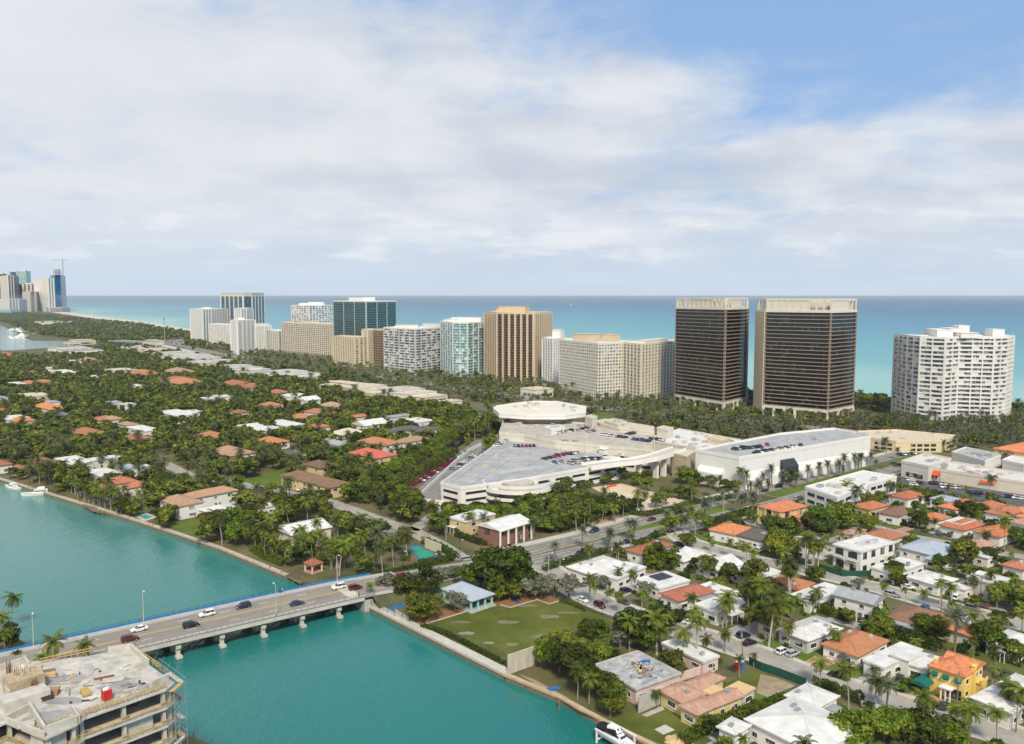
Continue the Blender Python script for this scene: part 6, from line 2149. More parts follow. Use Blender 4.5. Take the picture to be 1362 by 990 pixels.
# formwork upstands round the roof, rails, rebar
b = MB()
for (x0, y0), (x1, y1), h, w in (((130, 552), (-220, 662), 1.2, .35), ((560, 498), (680, 480), 1.1, .35), ((680, 482), (768, 562), 1.1, .35), ((150, 790), (235, 925), 1.4, .4), ((235, 925), (400, 865), 1.4, .4),
         ((30, 862), (150, 800), 1.2, .4), ((30, 862), (230, 940), 1.0, .3), ((780, 690), (870, 645), 1.4, .4), ((125, 552), (150, 590), 1.5, .4), ((150, 592), (215, 580), 1.2, .3),
         ((0, 640), (50, 740), 1.6, .4), ((-120, 700), (20, 650), 1.2, .35), ((370, 800), (410, 860), 1.2, .35)):
 p, q = W('K', x0, y0, CZ), W('K', x1, y1, CZ)
 b = MB()
 b.beam((p.x, p.y, CZ + h / 2), (q.x, q.y, CZ + h / 2), w, h)
 b.build('upstand', conc_raw, site, True)
b = MB()
for (x0, y0), (x1, y1) in (((210, 560), (465, 505)), ((440, 832), (860, 688)), ((690, 490), (830, 590)), ((240, 900), (440, 840))):
 p, q = W('K', x0, y0, CZ), W('K', x1, y1, CZ)
 for z in (.6, 1.1):
  b.beam((p.x, p.y, CZ + z), (q.x, q.y, CZ + z), .09, .14)
 for i in range(9):
  s = p.lerp(q, i / 8)
  b.box((s.x, s.y, CZ + .6), (.1, .1, 1.2))
b.build('roof_guard_rail', wood_y, site, True)
b = MB()
r = random.Random(9)
for X, Y, w, d, hh in ((130, 680, 55, 40, 3.6), (50, 650, 15, 40, 3.4), (180, 700, 20, 40, 2.8)):
 for i in range(34):
  q = W('K', X + r.uniform(-w, w), Y + r.uniform(-d, d) * .6, CZ)
  b.beam((q.x, q.y, CZ), (q.x + r.uniform(-.1, .1), q.y + r.uniform(-.1, .1), CZ + hh * r.uniform(.75, 1)), .07, .07)
for i in range(80):
 q = W('K', 425 + 440 * i / 80, 838 - 150 * i / 80 - 6 - 14 * r.random(), CZ)
 b.beam((q.x, q.y, CZ), (q.x, q.y, CZ + r.uniform(.6, 1.3)), .05, .05)
b.build('reinforcing_bar', mat('rusty_steel', (.22, .13, .08), .8, .25, 2.), site, True)
q = W('K', 125, 690, CZ)
b = MB()
b.box((q.x, q.y, CZ + 1.4), (5.5, 4.5, 2.8), ca)
b.build('core_wall', mat('form_boards', (.42, .33, .22), .9, .25, .9), site, True)
q = W('K', 130, 760, CZ)
b = MB()
b.box((q.x, q.y, CZ + .9), (7, 3.5, 1.8), ca)
b.build('stair_house', conc_raw, site, True)
# grey wet patches of fresh concrete on the slab
for X, Y, w, d in ((640, 680, 5, 2.2), (330, 640, 4.5, 2.5), (230, 840, 3.5, 3), (330, 750, 5, 1.5), (300, 815, 2.6, 1.4), (600, 640, 3, 1.5)):
 q = W('K', X, Y, CZ)
 b = MB()
 pts = [(q.x + w * math.cos(t) * r.uniform(.7, 1.1), q.y + d * math.sin(t) * r.uniform(.7, 1.1), CZ + .012 + X * 2e-5) for t in [k * .4 for k in range(15)]]
 b.face(pts)
 b.build('damp_patch', mat('damp_concrete', (.30, .29, .28), .9, .25, .4, detail=8), site, True)
# scaffold on the right hand corner
sc = thing('scaffold', 'steel tube scaffold along the corner of the unfinished block', 'scaffold', (cp[5].x, cp[5].y, LAND))
b = MB()
pl = MB()
line = [cp[4] + Vector((.5, .5, 0)), cp[5] + Vector((.6, 0, 0)), cp[6] + Vector((.5, -1.0, 0))]
pts = resample(line, 2.4)
for q in pts:
 for dx in (0, 1.3):
  b.beam((q.x + dx, q.y, 0), (q.x + dx, q.y, CZ + .3), .07, .07)
for i in range(9):
 z = CZ - i * FH
 for p, q in zip(pts[:-1], pts[1:]):
  for dx in (0, 1.3):
   b.beam((p.x + dx, p.y, z), (q.x + dx, q.y, z), .06, .06)
   b.beam((p.x + dx, p.y, z + 1), (q.x + dx, q.y, z + 1), .05, .05)
  b.beam((p.x, p.y, z), (q.x, q.y, z + FH * .9), .05, .05)
  m = (p + q) / 2
  d = q - p
  if RND.random() < .8:
   pl = MB()
   pl.box((m.x + .65, m.y, z + .06), (d.length * .97, .75, .06), math.atan2(d.y, d.x))
   pl.build('walkway_board', RND.choice((wood_d, conc_raw, wood_y)), sc, True)
b.build('tube_frame', steel, sc, True)
r = random.Random(21)
for i in range(60):
 q = W('K', r.uniform(120, 760), r.uniform(560, 760), CZ)
 if not inside(q.x, q.y, outset(cp, -2)):
  continue
 b = MB()
 m = r.choice((wood_d, conc_raw, wood_y, dark_metal, concrete))
 b.box((q.x, q.y, CZ + .08), (r.uniform(.3, 2.4), r.uniform(.08, .5), r.uniform(.06, .22)), r.uniform(0, 3))
 b.build('debris', m, site, True)
# loose things on the roof
for nm, lb, ct, X, Y, dim, az, m in (('timber_stack', 'stack of yellow timber on the dusty roof slab', 'timber', 443, 712, (2.7, 1.3, .6), -.9, wood_y), ('timber_stack', 'thin row of dark planks near the back edge of the slab', 'timber', 230, 600, (3.4, .7, .3), .4, wood_d),
          ('timber_stack', 'flat bundle of pale boards beside the grey patch', 'timber', 585, 645, (3.6, 1.4, .45), .3, conc_raw), ('timber_stack', 'long narrow red brown planks on the slab', 'timber', 540, 632, (3.2, .25, .2), .55, mat('red_timber', (.28, .1, .07), .9, .2, 1.)),
          ('material_pallet', 'rust coloured pallet load left of the timber stack', 'pallet', 278, 715, (1.7, 1.3, 1.1), .2, mat('rust_load', (.38, .21, .12), .9, .2, 1.)),
          ('material_pallet', 'small tan pallet load near the back of the slab', 'pallet', 265, 622, (1.8, 1.3, .6), .2, mat('tan_load', (.55, .35, .2), .9, .2, 1.)),
          ('material_pallet', 'dark grey equipment heap on the slab', 'pallet', 240, 740, (1.8, 1.6, .9), .7, dark_metal), ('material_pallet', 'grey crate near the front corner of the slab', 'pallet', 135, 880, (2.4, 1.5, .6), .5, conc_raw),
          ('material_pallet', 'grey tool box in the damp patch', 'pallet', 650, 668, (1.3, .8, .7), .5, steel)):
 q = W('K', X, Y, CZ)
 t = thing(nm, lb, ct, q, az)
 b = MB()
 b.box((0, 0, .06), (dim[0] * .95, dim[1], .12))
 b.build('bearer', wood_d, t)
 b = MB()
 n = max(2, int(dim[1] / .3))
 for i in range(n):
  for j in range(max(1, int(dim[2] / .25))):
   b.box((RND.uniform(-.12, .12), -dim[1] / 2 + dim[1] * (i + .5) / n, .12 + .125 + j * .25), (dim[0] * RND.uniform(.9, 1.05), dim[1] / n * .9, .24))
 b.build('load', m, t)
q = W('K', 553, 742, CZ)
t = thing('waste_container', 'bright red upright container with white sacks on top', 'container', q, ca)
b = MB()
b.prism([(-.7, -.6), (.7, -.6), (.7, .6), (-.7, .6)], .1, 1.8)
for x in (-.6, -.3, 0, .3, .6):
 b.box((x, -.62, .95), (.08, .08, 1.6))
b.build('bin', red_paint, t)
b = MB()
for x, y, z, s in ((-.3, 0, 2.0, .4), (.3, .1, 2.0, .4), (0, -.2, 2.1, .36)):
 b.mesh([(x + s * math.cos(k * 1.05) * .9, y + s * math.sin(k * 1.05) * .7, z - .25) for k in range(6)] + [(x + s * .5 * math.cos(k * 1.05), y + s * .4 * math.sin(k * 1.05), z + .2) for k in range(6)],
   [(k, (k + 1) % 6, 6 + (k + 1) % 6, 6 + k) for k in range(6)] + [tuple(range(6, 12))])
b.build('sack', white_paint, t)
# ------------------------------------------------------------------ cars
CARCOL = {'white': (.72, .72, .72), 'silver': (.42, .43, .45), 'grey': (.16, .17, .18), 'black': (.012, .012, .014), 'navy': (.015, .022, .06), 'blue': (.04, .12, .26), 'dark blue': (.02, .035, .09), 'red': (.42, .015, .02),
   'maroon': (.11, .012, .02), 'tan': (.38, .32, .24), 'dark grey': (.05, .052, .056)}
def paint(c):
 return mat('car_paint_' + c.replace(' ', '_'), CARCOL[c], .3, .02, 1., spec=.6)
car_glass = mat('car_glass', (.012, .014, .017), .1, .05, 1., spec=.7)
tyre_m = mat('tyre', (.015, .015, .015), .9, .1, 2.)
lamp_m = mat('headlight_glass', (.65, .66, .66), .2, .05, 1.)
tail_m = mat('taillight_red', (.30, .01, .01), .3, .05, 1.)
def loft_x(b, st, m=0):
 """sections x, z low, z high, half width, half width at the top"""
 vs = []
 for x, z0, z1, w, wt in st:
  zm = z0 + (z1 - z0) * .55
  vs += [(x, -w * .92, z0), (x, -w, zm), (x, -wt, z1), (x, wt, z1), (x, w, zm), (x, w * .92, z0)]
 fs = []
 for i in range(len(st) - 1):
  for j in range(6):
   fs.append((i * 6 + j, i * 6 + (j + 1) % 6, (i + 1) * 6 + (j + 1) % 6, (i + 1) * 6 + j))
 fs += [tuple(range(6)), tuple((len(st) - 1) * 6 + j for j in reversed(range(6)))]
 b.mesh(vs, [tuple(reversed(f)) for f in fs], m)
KINDC = {
 'sedan': ([(-2.3, .42, .72, .72, .6), (-2.2, .3, .95, .84, .74), (-1.5, .24, .98, .9, .8), (.9, .24, .96, .9, .8), (1.8, .26, .84, .86, .72), (2.3, .4, .64, .7, .6)], (-1.75, 1.05, -1.05, .25, .93, 1.42, .78, .6)),
 'suv': ([(-2.3, .5, .9, .8, .72), (-2.22, .35, 1.08, .9, .82), (-1.3, .3, 1.1, .93, .85), (1.0, .3, 1.08, .93, .85), (1.9, .32, .98, .9, .78), (2.3, .45, .75, .78, .68)], (-2.15, 1.15, -1.85, .4, 1.05, 1.72, .82, .68)),
 'pickup': ([(-2.8, .5, .95, .86, .8), (-2.7, .4, 1.1, .93, .86), (-.6, .38, 1.12, .95, .88), (1.0, .38, 1.14, .95, .88), (2.2, .4, 1.05, .93, .82), (2.75, .5, .82, .84, .75)], (-.75, 1.3, -.5, .55, 1.1, 1.85, .84, .7)),
}
CARMESH = {}
def car_meshes(kind, color):
 k = (kind, color)
 if k in CARMESH:
  return CARMESH[k]
 st, cab = KINDC[kind]
 b = MB()
 loft_x(b, st)
 x0, x1, t0, t1, z0, z1, w0, w1 = cab
 b.box(((t0 + t1) / 2, 0, z1 + .02), (t1 - t0 + .06, 2 * w1 + .06, .07))
 for sx, tx in ((x0, t0), (x1, t1)):
  for s in (-1, 1):
   b.beam((sx, s * w0, z0), (tx, s * w1, z1), .08, .08)
 mid = (t0 + t1) / 2 - .1
 for s in (-1, 1):
  b.beam((mid, s * (w0 + .01), z0), (mid, s * (w1 + .01), z1), .08, .05)
  b.box((x1 - .25, s * (w0 + .2), z0 + .08), (.16, .22, .14))
 if kind == 'pickup':
  b.box((-1.7, 0, 1.14), (1.9, 1.5, .03), 0, 1)
 body = b.data('body', [paint(color), tyre_m])
 b = MB()
 b.mesh([(x0, -w0, z0), (x1, -w0, z0), (x1, w0, z0), (x0, w0, z0), (t0, -w1, z1), (t1, -w1, z1), (t1, w1, z1), (t0, w1, z1)], [(0, 1, 5, 4), (1, 2, 6, 5), (2, 3, 7, 6), (3, 0, 4, 7), (4, 5, 6, 7)])
 gl_ = b.data('window', car_glass)
 b = MB()
 b.tube([(0, -.12, 0), (0, .12, 0)], .34, 10)
 b.tube([(0, -.13, 0), (0, .13, 0)], .19, 8, 1)
 wh = b.data('wheel', [tyre_m, steel])
 b = MB()
 b.box((0, 0, 0), (.12, .34, .14))
 hl = b.data('headlight', lamp_m)
 tl = b.data('taillight', tail_m)
 zt = st[-2][2] - .14
 CARMESH[k] = (body, gl_, wh, hl, tl, st[-1][0], st[0][0], zt, st[0][2] + .02, st[2][3])
 return CARMESH[k]
def car(pos, az, kind, color, where, lights=True, label=None, group='cars', desc=None):
 t = thing('car' if kind != 'pickup' else 'pickup_truck', label or '', 'car' if kind != 'pickup' else 'pickup truck', pos, az, group)
 body, gl_, wh, hl, tl, xf, xr, zf, zr, hw = car_meshes(kind, color)
 put('body', body, t)
 put('window', gl_, t)
 ax = xf - .85
 for x in (-ax + (.1 if kind != 'pickup' else -.1), ax):
  for s in (-1, 1):
   put('wheel', wh, t, (x, s * (hw - .1), .34))
 if lights:
  for s in (-1, 1):
   put('headlight', hl, t, (xf - .12, s * (hw * .68), zf))
   put('taillight', tl, t, (xr + .06, s * (hw * .7), zr))
 if not label:
  later(t, desc or f'{color} {kind} {where}')
 return t
SMALLCAR = {}
def small_car(pos, az, kind, color, where, group):
 """far cars of a few pixels: one mesh"""
 k = (kind, color)
 if k not in SMALLCAR:
  st, cab = KINDC[kind]
  b = MB()
  loft_x(b, st)
  x0, x1, t0, t1, z0, z1, w0, w1 = cab
  b.mesh([(x0, -w0, z0), (x1, -w0, z0), (x1, w0, z0), (x0, w0, z0), (t0, -w1, z1), (t1, -w1, z1), (t1, w1, z1), (t0, w1, z1)], [(0, 1, 5, 4), (1, 2, 6, 5), (2, 3, 7, 6), (3, 0, 4, 7)], 1)
  b.box(((t0 + t1) / 2, 0, z1 + .03), (t1 - t0 + .1, 2 * w1 + .1, .08))
  for x in (-1.4, 1.45):
   for s in (-1, 1):
    b.tube([(x, s * (st[2][3] - .2), .33), (x, s * (st[2][3] + .02), .33)], .33, 8, 2)
  SMALLCAR[k] = b.data('parked_car', [paint(color), car_glass, tyre_m])
 o = put('parked_car', SMALLCAR[k], None, pos, az)
 tag(o, '', 'car', group)
 later(o, f'{color} {kind} {where}')
 return o
for k, X, Y, y, d, kind, color, lb in (('K', 645, 405, -2.2, 1, 'suv', 'maroon', 'maroon car nearest the left end of the bridge'), ('K', 705, 372, 3.6, -1, 'sedan', 'white', 'white car passing the left bridge lamp post'),
          ('K', 955, 335, -2.2, 1, 'suv', 'black', 'black car in the near lanes of the bridge'), ('K', 1050, 292, 3.6, -1, 'suv', 'white', 'white car side by side with the black car on the bridge'),
          ('K', 1235, 250, 3.6, -1, 'suv', 'navy', 'navy car alone in the far lane of the bridge'), ('L', 552, 410, -3.6, 1, 'sedan', 'dark blue', 'dark blue car right of the middle bridge lamp post'),
          ('L', 757, 316, 2.4, -1, 'suv', 'white', 'white car at the right end of the bridge'), ('L', 843, 319, -1.2, 1, 'suv', 'maroon', 'maroon car leaving the bridge beside a white one'),
          ('L', 1120, 275, 2.4, -1, 'suv', 'red', 'bright red car on the road past the bridge'), ('L', 1112, 290, -2.2, 1, 'sedan', 'black', 'black car in front of the bright red car')):
 q = W(k, X, Y, 5.0 if k == 'K' else 4.4)
 s = (q - b0).dot(bd)
 p = onbridge(s, y)
 car(p + Vector((0, 0, .01)), BANG + (0 if d > 0 else math.pi), kind, color, '', label=lb, group='cars on the bridge road')
AR = rad(41)
def along(line, p):
 """direction of a road next to p"""
 best = min(range(len(line) - 1), key=lambda i: ((line[i] + line[i + 1]) / 2 - p).length)
 d = line[best + 1] - line[best]
 return math.atan2(d.y, d.x)
for k, X, Y, ref, flip, kind, color, where in (
  ('M', 1055, 252, main_lo, 0, 'sedan', 'grey', 'on the boulevard'), ('M', 1210, 215, main_lo, 0, 'pickup', 'navy', 'on the boulevard'), ('M', 1305, 117, main_up, 1, 'sedan', 'dark blue', 'on the boulevard'),
  ('I', 60, 740, main_up, 1, 'suv', 'dark blue', 'on the boulevard'), ('I', 345, 673, main_up, 1, 'sedan', 'maroon', 'on the boulevard'), ('I', 210, 793, main_lo, 0, 'suv', 'grey', 'on the boulevard'),
  ('I', 372, 745, main_lo, 0, 'pickup', 'black', 'on the boulevard'), ('I', 475, 643, main_up, 1, 'suv', 'black', 'on the boulevard'), ('I', 565, 638, main_up, 1, 'sedan', 'dark grey', 'on the boulevard'),
  ('I', 672, 612, main_up, 1, 'sedan', 'silver', 'on the boulevard'), ('I', 865, 562, main_up, 1, 'suv', 'dark grey', 'on the boulevard'), ('I', 972, 533, main_up, 1, 'sedan', 'black', 'on the boulevard'),
  ('I', 1078, 560, main_lo, 0, 'suv', 'silver', 'on the boulevard'), ('J', 165, 357, main_up, 1, 'pickup', 'black', 'on the boulevard'),
  ('I', 473, 803, street_a, 1.57, 'suv', 'navy', 'parked at the street corner'), ('I', 785, 803, street_a, 1.57, 'sedan', 'silver', 'in a drive'), ('I', 898, 832, street_a, 1.57, 'suv', 'white', 'in a drive'),
  ('I', 893, 890, street_a, 0, 'sedan', 'grey', 'parked on the street'), ('I', 1010, 942, street_a, 0, 'sedan', 'silver', 'parked on the street'), ('I', 1160, 927, street_a, 0, 'suv', 'silver', 'parked on the street'),
  ('J', 110, 787, street_a, 0, 'sedan', 'grey', 'parked on the street'), ('J', 650, 848, street_a, 1.57, 'suv', 'dark grey', 'in a drive'), ('J', 676, 908, street_a, 0, 'suv', 'silver', 'parked on the street'),
  ('J', 762, 868, street_a, .6, 'sedan', 'white', 'in a drive'), ('J', 1012, 922, street_a, 1.57, 'suv', 'white', 'in a drive'), ('J', 920, 587, street_c, 1.57, 'sedan', 'blue', 'in a drive'),
  ('J', 980, 597, street_c, 1.57, 'suv', 'dark grey', 'in a drive'), ('J', 745, 543, street_c, .2, 'pickup', 'black', 'in a drive'),
  ('P', 112, 503, street_b, 1.57, 'suv', 'white', 'in a drive'), ('P', 165, 516, street_b, 1.57, 'suv', 'silver', 'in a drive'), ('P', 405, 630, street_b, 3.14, 'pickup', 'black', 'parked on the street'),
  ('P', 720, 648, street_b, 1.8, 'suv', 'black', 'in a drive'), ('P', 945, 783, street_b, 1.57, 'sedan', 'dark grey', 'in a drive'), ('P', 1100, 810, street_b, 1.57, 'suv', 'black', 'in a drive'),
  ('P', 850, 275, street_a, 1.57, 'suv', 'blue', 'in a drive'), ('P', 1095, 278, street_a, 0, 'suv', 'grey', 'parked on the street'), ('P', 362, 677, street_b, 0, 'sedan', 'grey', 'parked on the street'),
  ('P', 1238, 625, street_b, 1.57, 'suv', 'dark grey', 'beside the yellow house'),
  ('M', 1225, 467, street_b, 0, 'sedan', 'white', 'parked on the street'), ('M', 1315, 496, street_b, 0, 'suv', 'maroon', 'parked on the street'), ('N', 670, 187, street_b, 1.57, 'suv', 'navy', 'in a drive'),
  ('N', 660, 246, street_b, 0, 'sedan', 'dark grey', 'parked on the street'), ('N', 1280, 420, street_b, 1.2, 'suv', 'navy', 'in the parking bay'), ('N', 1312, 458, street_b, 1.2, 'sedan', 'black', 'in the parking bay'),
  ('N', 470, 153, street_b, 1.57, 'sedan', 'grey', 'in a drive'), ('N', 1005, 353, street_b, .3, 'sedan', 'white', 'under the palms'), ('G', 830, 568, north_st, .3, 'pickup', 'black', 'in the hedge car park'),
  ('G', 582, 437, north_st, 1.57, 'sedan', 'white', 'in the apartment forecourt'), ('G', 605, 440, north_st, 1.57, 'sedan', 'blue', 'in the apartment forecourt'), ('G', 525, 423, north_st, 1.57, 'sedan', 'black', 'in the apartment forecourt'),
  ('G', 720, 598, north_st, .4, 'suv', 'grey', 'in the hedge car park'), ('G', 900, 405, north_st, .4, 'sedan', 'silver', 'behind the apartment house')):
 q = W(k, X, Y)
 a = along(ref, q) + (math.pi if flip == 1 else flip)
 q.z = LAND + .035
 if 'boulevard' in where:
  q.z = LAND + .03
  near = min(resample(ref, 2), key=lambda t: (t - q).length)
  tv = Vector((-math.sin(along(ref, q)), math.cos(along(ref, q)), 0))
  off = max(-3.3, min(3.3, (q - near).dot(tv)))
  off = -1.9 - 1.3 * (RND.random()) if off < 0 else 1.9 + 1.3 * RND.random()
  q = Vector((near.x, near.y, q.z)) + tv * off
 car(q, a, kind, color, where, lights=(q.length < 420), group='cars on the streets')
 KEEP.append((*proj(q + Vector((0, 0, 1))), 1.2))
def row(k, x0, y0, x1, y1, colors, z, where, group, az=None, jit=.25):
 p, q = W(k, x0, y0, z), W(k, x1, y1, z)
 d = q - p
 a = math.atan2(d.y, d.x)
 n = len(colors)
 for i, c in enumerate(colors):
  if not c:
   continue
  s = p.lerp(q, i / max(1, n - 1))
  small_car(Vector((s.x, s.y, z + .02)), (a + math.pi / 2 if az is None else az) + RND.choice((0, math.pi)) + RND.uniform(-.04, .04), RND.choice(('sedan', 'suv', 'sedan')), c, where, group)
GD = LAND + GAR_H
gg = 'cars parked on the garage roof'
row('H', 795, 433, 910, 408, ['dark grey', 'maroon', 'red', 'maroon', 'red', 'dark grey'], GD, 'on the garage roof', gg)
row('H', 925, 408, 965, 402, ['black', 'white', 'silver'], GD, 'on the garage roof', gg)
row('H', 848, 452, 1085, 430, ['blue', None, 'tan', None, 'white', 'tan', 'silver', 'grey', 'dark blue', 'white', 'dark grey', 'silver', 'navy', 'tan'], GD, 'on the garage roof', gg)
row('H', 640, 368, 740, 366, ['blue', 'navy', 'red', 'navy', 'dark grey', 'black'], GD, 'on the garage roof', gg)
row('H', 742, 345, 788, 342, ['dark grey', 'black', 'dark grey', 'black'], GD, 'on the garage roof', gg)
row('H', 930, 458, 1000, 448, ['silver', 'tan', 'white', 'tan'], GD, 'on the garage roof', gg)
row('H', 545, 366, 590, 338, ['white', 'grey', 'white', 'silver'], GD, 'on the garage roof', gg)
row('H', 1085, 455, 1185, 415, ['navy', None, None, 'white', 'white'], GD, 'on the garage roof', gg)
HD = LAND + 12.5
gh = 'cars parked on the shopping hall roof'
row('H', 930, 287, 1040, 268, ['navy', None, 'black', 'dark grey', 'navy'], HD, 'on the shopping hall roof', gh)
row('H', 1020, 292, 1045, 288, ['silver', 'grey'], HD, 'on the shopping hall roof', gh)
row('H', 1090, 308, 1215, 322, ['white', 'white', 'white', 'silver', 'white', 'navy', 'dark grey', 'navy'], HD, 'on the shopping hall roof', gh)
row('H', 1255, 332, 1335, 342, ['blue', 'navy', 'blue', 'dark blue', 'navy'], HD, 'on the shopping hall roof', gh)
row('H', 1225, 305, 1255, 300, ['navy', 'black', 'dark grey'], HD, 'on the shopping hall roof', gh)
row('H', 860, 300, 900, 292, ['white', 'silver', 'grey'], HD, 'on the shopping hall roof', gh)
row('I', 330, 252, 400, 258, ['navy', 'dark blue', 'navy', 'silver', 'white'], HD, 'on the shopping hall roof', gh)
SD = LAND + ST_H
gs = 'cars parked on the white store roof'
row('I', 765, 306, 900, 292, ['dark grey', 'silver', 'black', 'dark grey', 'black', 'grey', 'black', 'black', 'dark grey'], SD, 'on the white store roof', gs)
row('I', 936, 283, 936, 283, ['red'], SD, 'on the white store roof', gs)
row('I', 878, 325, 1072, 293, ['dark grey', 'white', 'black', 'grey', 'black', 'white', 'silver', 'white', 'black', 'white', 'white'], SD, 'on the white store roof', gs)
row('I', 1108, 284, 1108, 284, ['maroon'], SD, 'on the white store roof', gs)
gl_ = 'cars in the lot beside the garage'
row('H', 310, 440, 410, 385, ['silver', 'grey', 'white', 'silver', 'tan', 'white', 'grey', 'silver', 'white'], LAND, 'in the lot beside the garage', gl_)
row('H', 320, 485, 440, 410, ['grey', 'silver', 'dark grey', 'white', 'silver', 'grey', 'white', 'silver'], LAND, 'in the lot beside the garage', gl_)
row('H', 430, 215, 480, 245, ['black', 'grey', 'dark grey', 'black', 'silver', 'grey', 'navy'], LAND, 'in the far lot beside the hall', gl_)
row('H', 160, 545, 250, 490, ['white', 'silver', None, 'white', 'grey'], LAND, 'in the lot beside the garage', gl_)
row('H', 495, 392, 515, 378, ['dark grey', 'black'], LAND, 'in the lot beside the garage', gl_)
gp = 'cars in front of the shopping parade'
row('J', 770, 300, 790, 335, ['silver', 'white', 'grey', 'white'], LAND, 'at the shopping parade', gp)
row('J', 810, 325, 905, 328, ['black', 'dark grey', None, 'black', 'navy'], LAND, 'at the shopping parade', gp)
row('J', 935, 345, 1050, 352, ['white', 'white', 'silver', 'white', 'tan', 'silver'], LAND, 'at the shopping parade', gp)
row('J', 1075, 372, 1140, 378, ['navy', 'blue', 'dark grey', 'black'], LAND, 'at the shopping parade', gp)
row('J', 1255, 392, 1350, 405, ['grey', 'navy', 'black', 'white', 'silver', 'white'], LAND, 'at the shopping parade', gp)
row('J', 690, 225, 745, 245, ['dark blue', 'black', None, 'grey'], LAND, 'at the corner store', gp)
row('J', 720, 180, 790, 172, ['navy', 'white', 'grey', 'black', 'white'], LAND, 'by office building', gp)
row('A', 900, 480, 960, 490, ['silver', 'grey', 'white', 'grey', 'dark grey', 'white', 'silver'], LAND, 'in far overpass lot', 'cars in the far lot')
# ------------------------------------------------------------------ boats
hull_w = mat('white_hull', (.76, .76, .75), .3, .03, .5, spec=.5)
def boat(pos, az, L, label, kind='yacht', group='boats at the docks', simple=False, lab_later=False):
 t = thing('motor_boat' if kind != 'sail' else 'sailing_boat', '' if lab_later else label, 'boat', pos, az, group)
 w = L * .15
 b = MB()
 n = 9
 vs = []
 for i in range(n):
  s = i / (n - 1)
  x = -L / 2 + L * s
  hw = w * (1 - max(0, (s - .45) / .55) ** 2.2) * (1 if s > .08 else .92)
  sh = L * .075 + L * .05 * s * s
  vs += [(x + .06 * L * s * s, -hw, sh), (x, -hw * .8, -.1), (x, 0, -.4), (x, hw * .8, -.1), (x + .06 * L * s * s, hw, sh)]
 fs = []
 for i in range(n - 1):
  for j in range(4):
   fs.append((i * 5 + j, (i + 1) * 5 + j, (i + 1) * 5 + j + 1, i * 5 + j + 1))
  fs.append((i * 5 + 4, (i + 1) * 5 + 4, (i + 1) * 5, i * 5))
 fs.append((0, 1, 2, 3, 4))
 b.mesh(vs, fs)
 b.build('hull', hull_w, t, smooth=False)
 zd = L * .085
 if kind == 'sail':
  b = MB()
  b.tube([(0, 0, 0), (0, 0, L * 1.25)], L * .012, 6)
  b.build('mast', hull_w, t)
  b = MB()
  b.mesh([(-.02 * L, 0, L * .14), (-.02 * L, 0, L * 1.2), (-.45 * L, .05 * L, L * .16), (.03 * L, 0, L * 1.1), (.45 * L, .03 * L, L * .12), (.03 * L, .02 * L, L * .14)], [(0, 1, 2), (3, 4, 5)])
  b.build('sail', white_paint, t)
  return t
 b = MB()
 for x0, x1, z0, z1, ww in ((-.28, .2, 0, .10, .78), (-.2, .08, .115, .19, .62)):
  b.mesh([(L * x0, -w * ww, zd + L * z0), (L * x1, -w * ww * .75, zd + L * z0), (L * x1, w * ww * .75, zd + L * z0), (L * x0, w * ww, zd + L * z0),
    (L * x0, -w * ww * .85, zd + L * z1), (L * (x1 - .08), -w * ww * .6, zd + L * z1), (L * (x1 - .08), w * ww * .6, zd + L * z1), (L * x0, w * ww * .85, zd + L * z1)],
    [(0, 1, 5, 4), (1, 2, 6, 5), (2, 3, 7, 6), (3, 0, 4, 7), (4, 5, 6, 7)])
 b.build('cabin', hull_w, t)
 if simple:
  return t
 b = MB()
 for s in (-1, 1):
  b.beam((-L * .24, s * w * .70, zd + L * .06), (L * .12, s * w * .58, zd + L * .06), .12, L * .035)
 b.beam((L * .165, -w * .45, zd + L * .055), (L * .165, w * .45, zd + L * .055), L * .03, L * .04)
 b.build('window', car_glass, t)
 b = MB()
 for i in range(6):
  x = L * (.1 + .06 * i)
  hw = w * (1 - max(0, ((.5 + x / L) - .45) / .55) ** 2.2) * .95
  for s in (-1, 1):
   b.beam((x, s * hw, zd), (x, s * hw, zd + .7), .05, .05)
 b.build('rail', steel, t)
 return t
boat(W('F', 62, 428, 0), rad(150), 12, 'white cabin cruiser moored nearest the left picture edge')
boat(W('F', 200, 460, 0), rad(-155), 14.5, 'white motor yacht moored at the thin dock')
q = W('N', 640, 945, 1.2)
q = W('N', 625, 955, 1.4)
bt = boat(q, rad(-52), 11, 'white motor boat on a lift with black canvas cover at the bottom edge', group='boats at the docks')
b = MB()
for i in range(6):
 a0, a1 = math.pi * i / 6, math.pi * (i + 1) / 6
 p0, p1 = (-1.6 * math.cos(a0), 1.3 + 1.0 * math.sin(a0)), (-1.6 * math.cos(a1), 1.3 + 1.0 * math.sin(a1))
 b.face([(-5.2, p0[0], p0[1]), (.2, p0[0] * .9, p0[1] + .6), (.2, p1[0] * .9, p1[1] + .6), (-5.2, p1[0], p1[1])])
 b.face([(1.9, 0, 1.1), (.2, p1[0] * .9, p1[1] + .6), (.2, p0[0] * .9, p0[1] + .6)])
 b.face([(-5.6, 0, 1.2), (-5.2, p0[0], p0[1]), (-5.2, p1[0], p1[1])])
b.build('canvas_cover', black_cloth, bt)
t = thing('boat_lift', 'white boat lift frame under the covered motor boat', 'boat lift', (q.x, q.y, 0), rad(-52))
b = MB()
for x in (-4, 3):
 for y in (-2.4, 2.4):
  b.box((x, y, .9), (.35, .35, 4.6))
 b.box((x, 0, .75), (.3, 5, .3))
for y in (-2.4, 2.4):
 b.box((-.5, y, 3.1), (8, .3, .3))
b.build('frame', white_paint, t)
KEEP.append((*proj(q), 2))
r = random.Random(77)
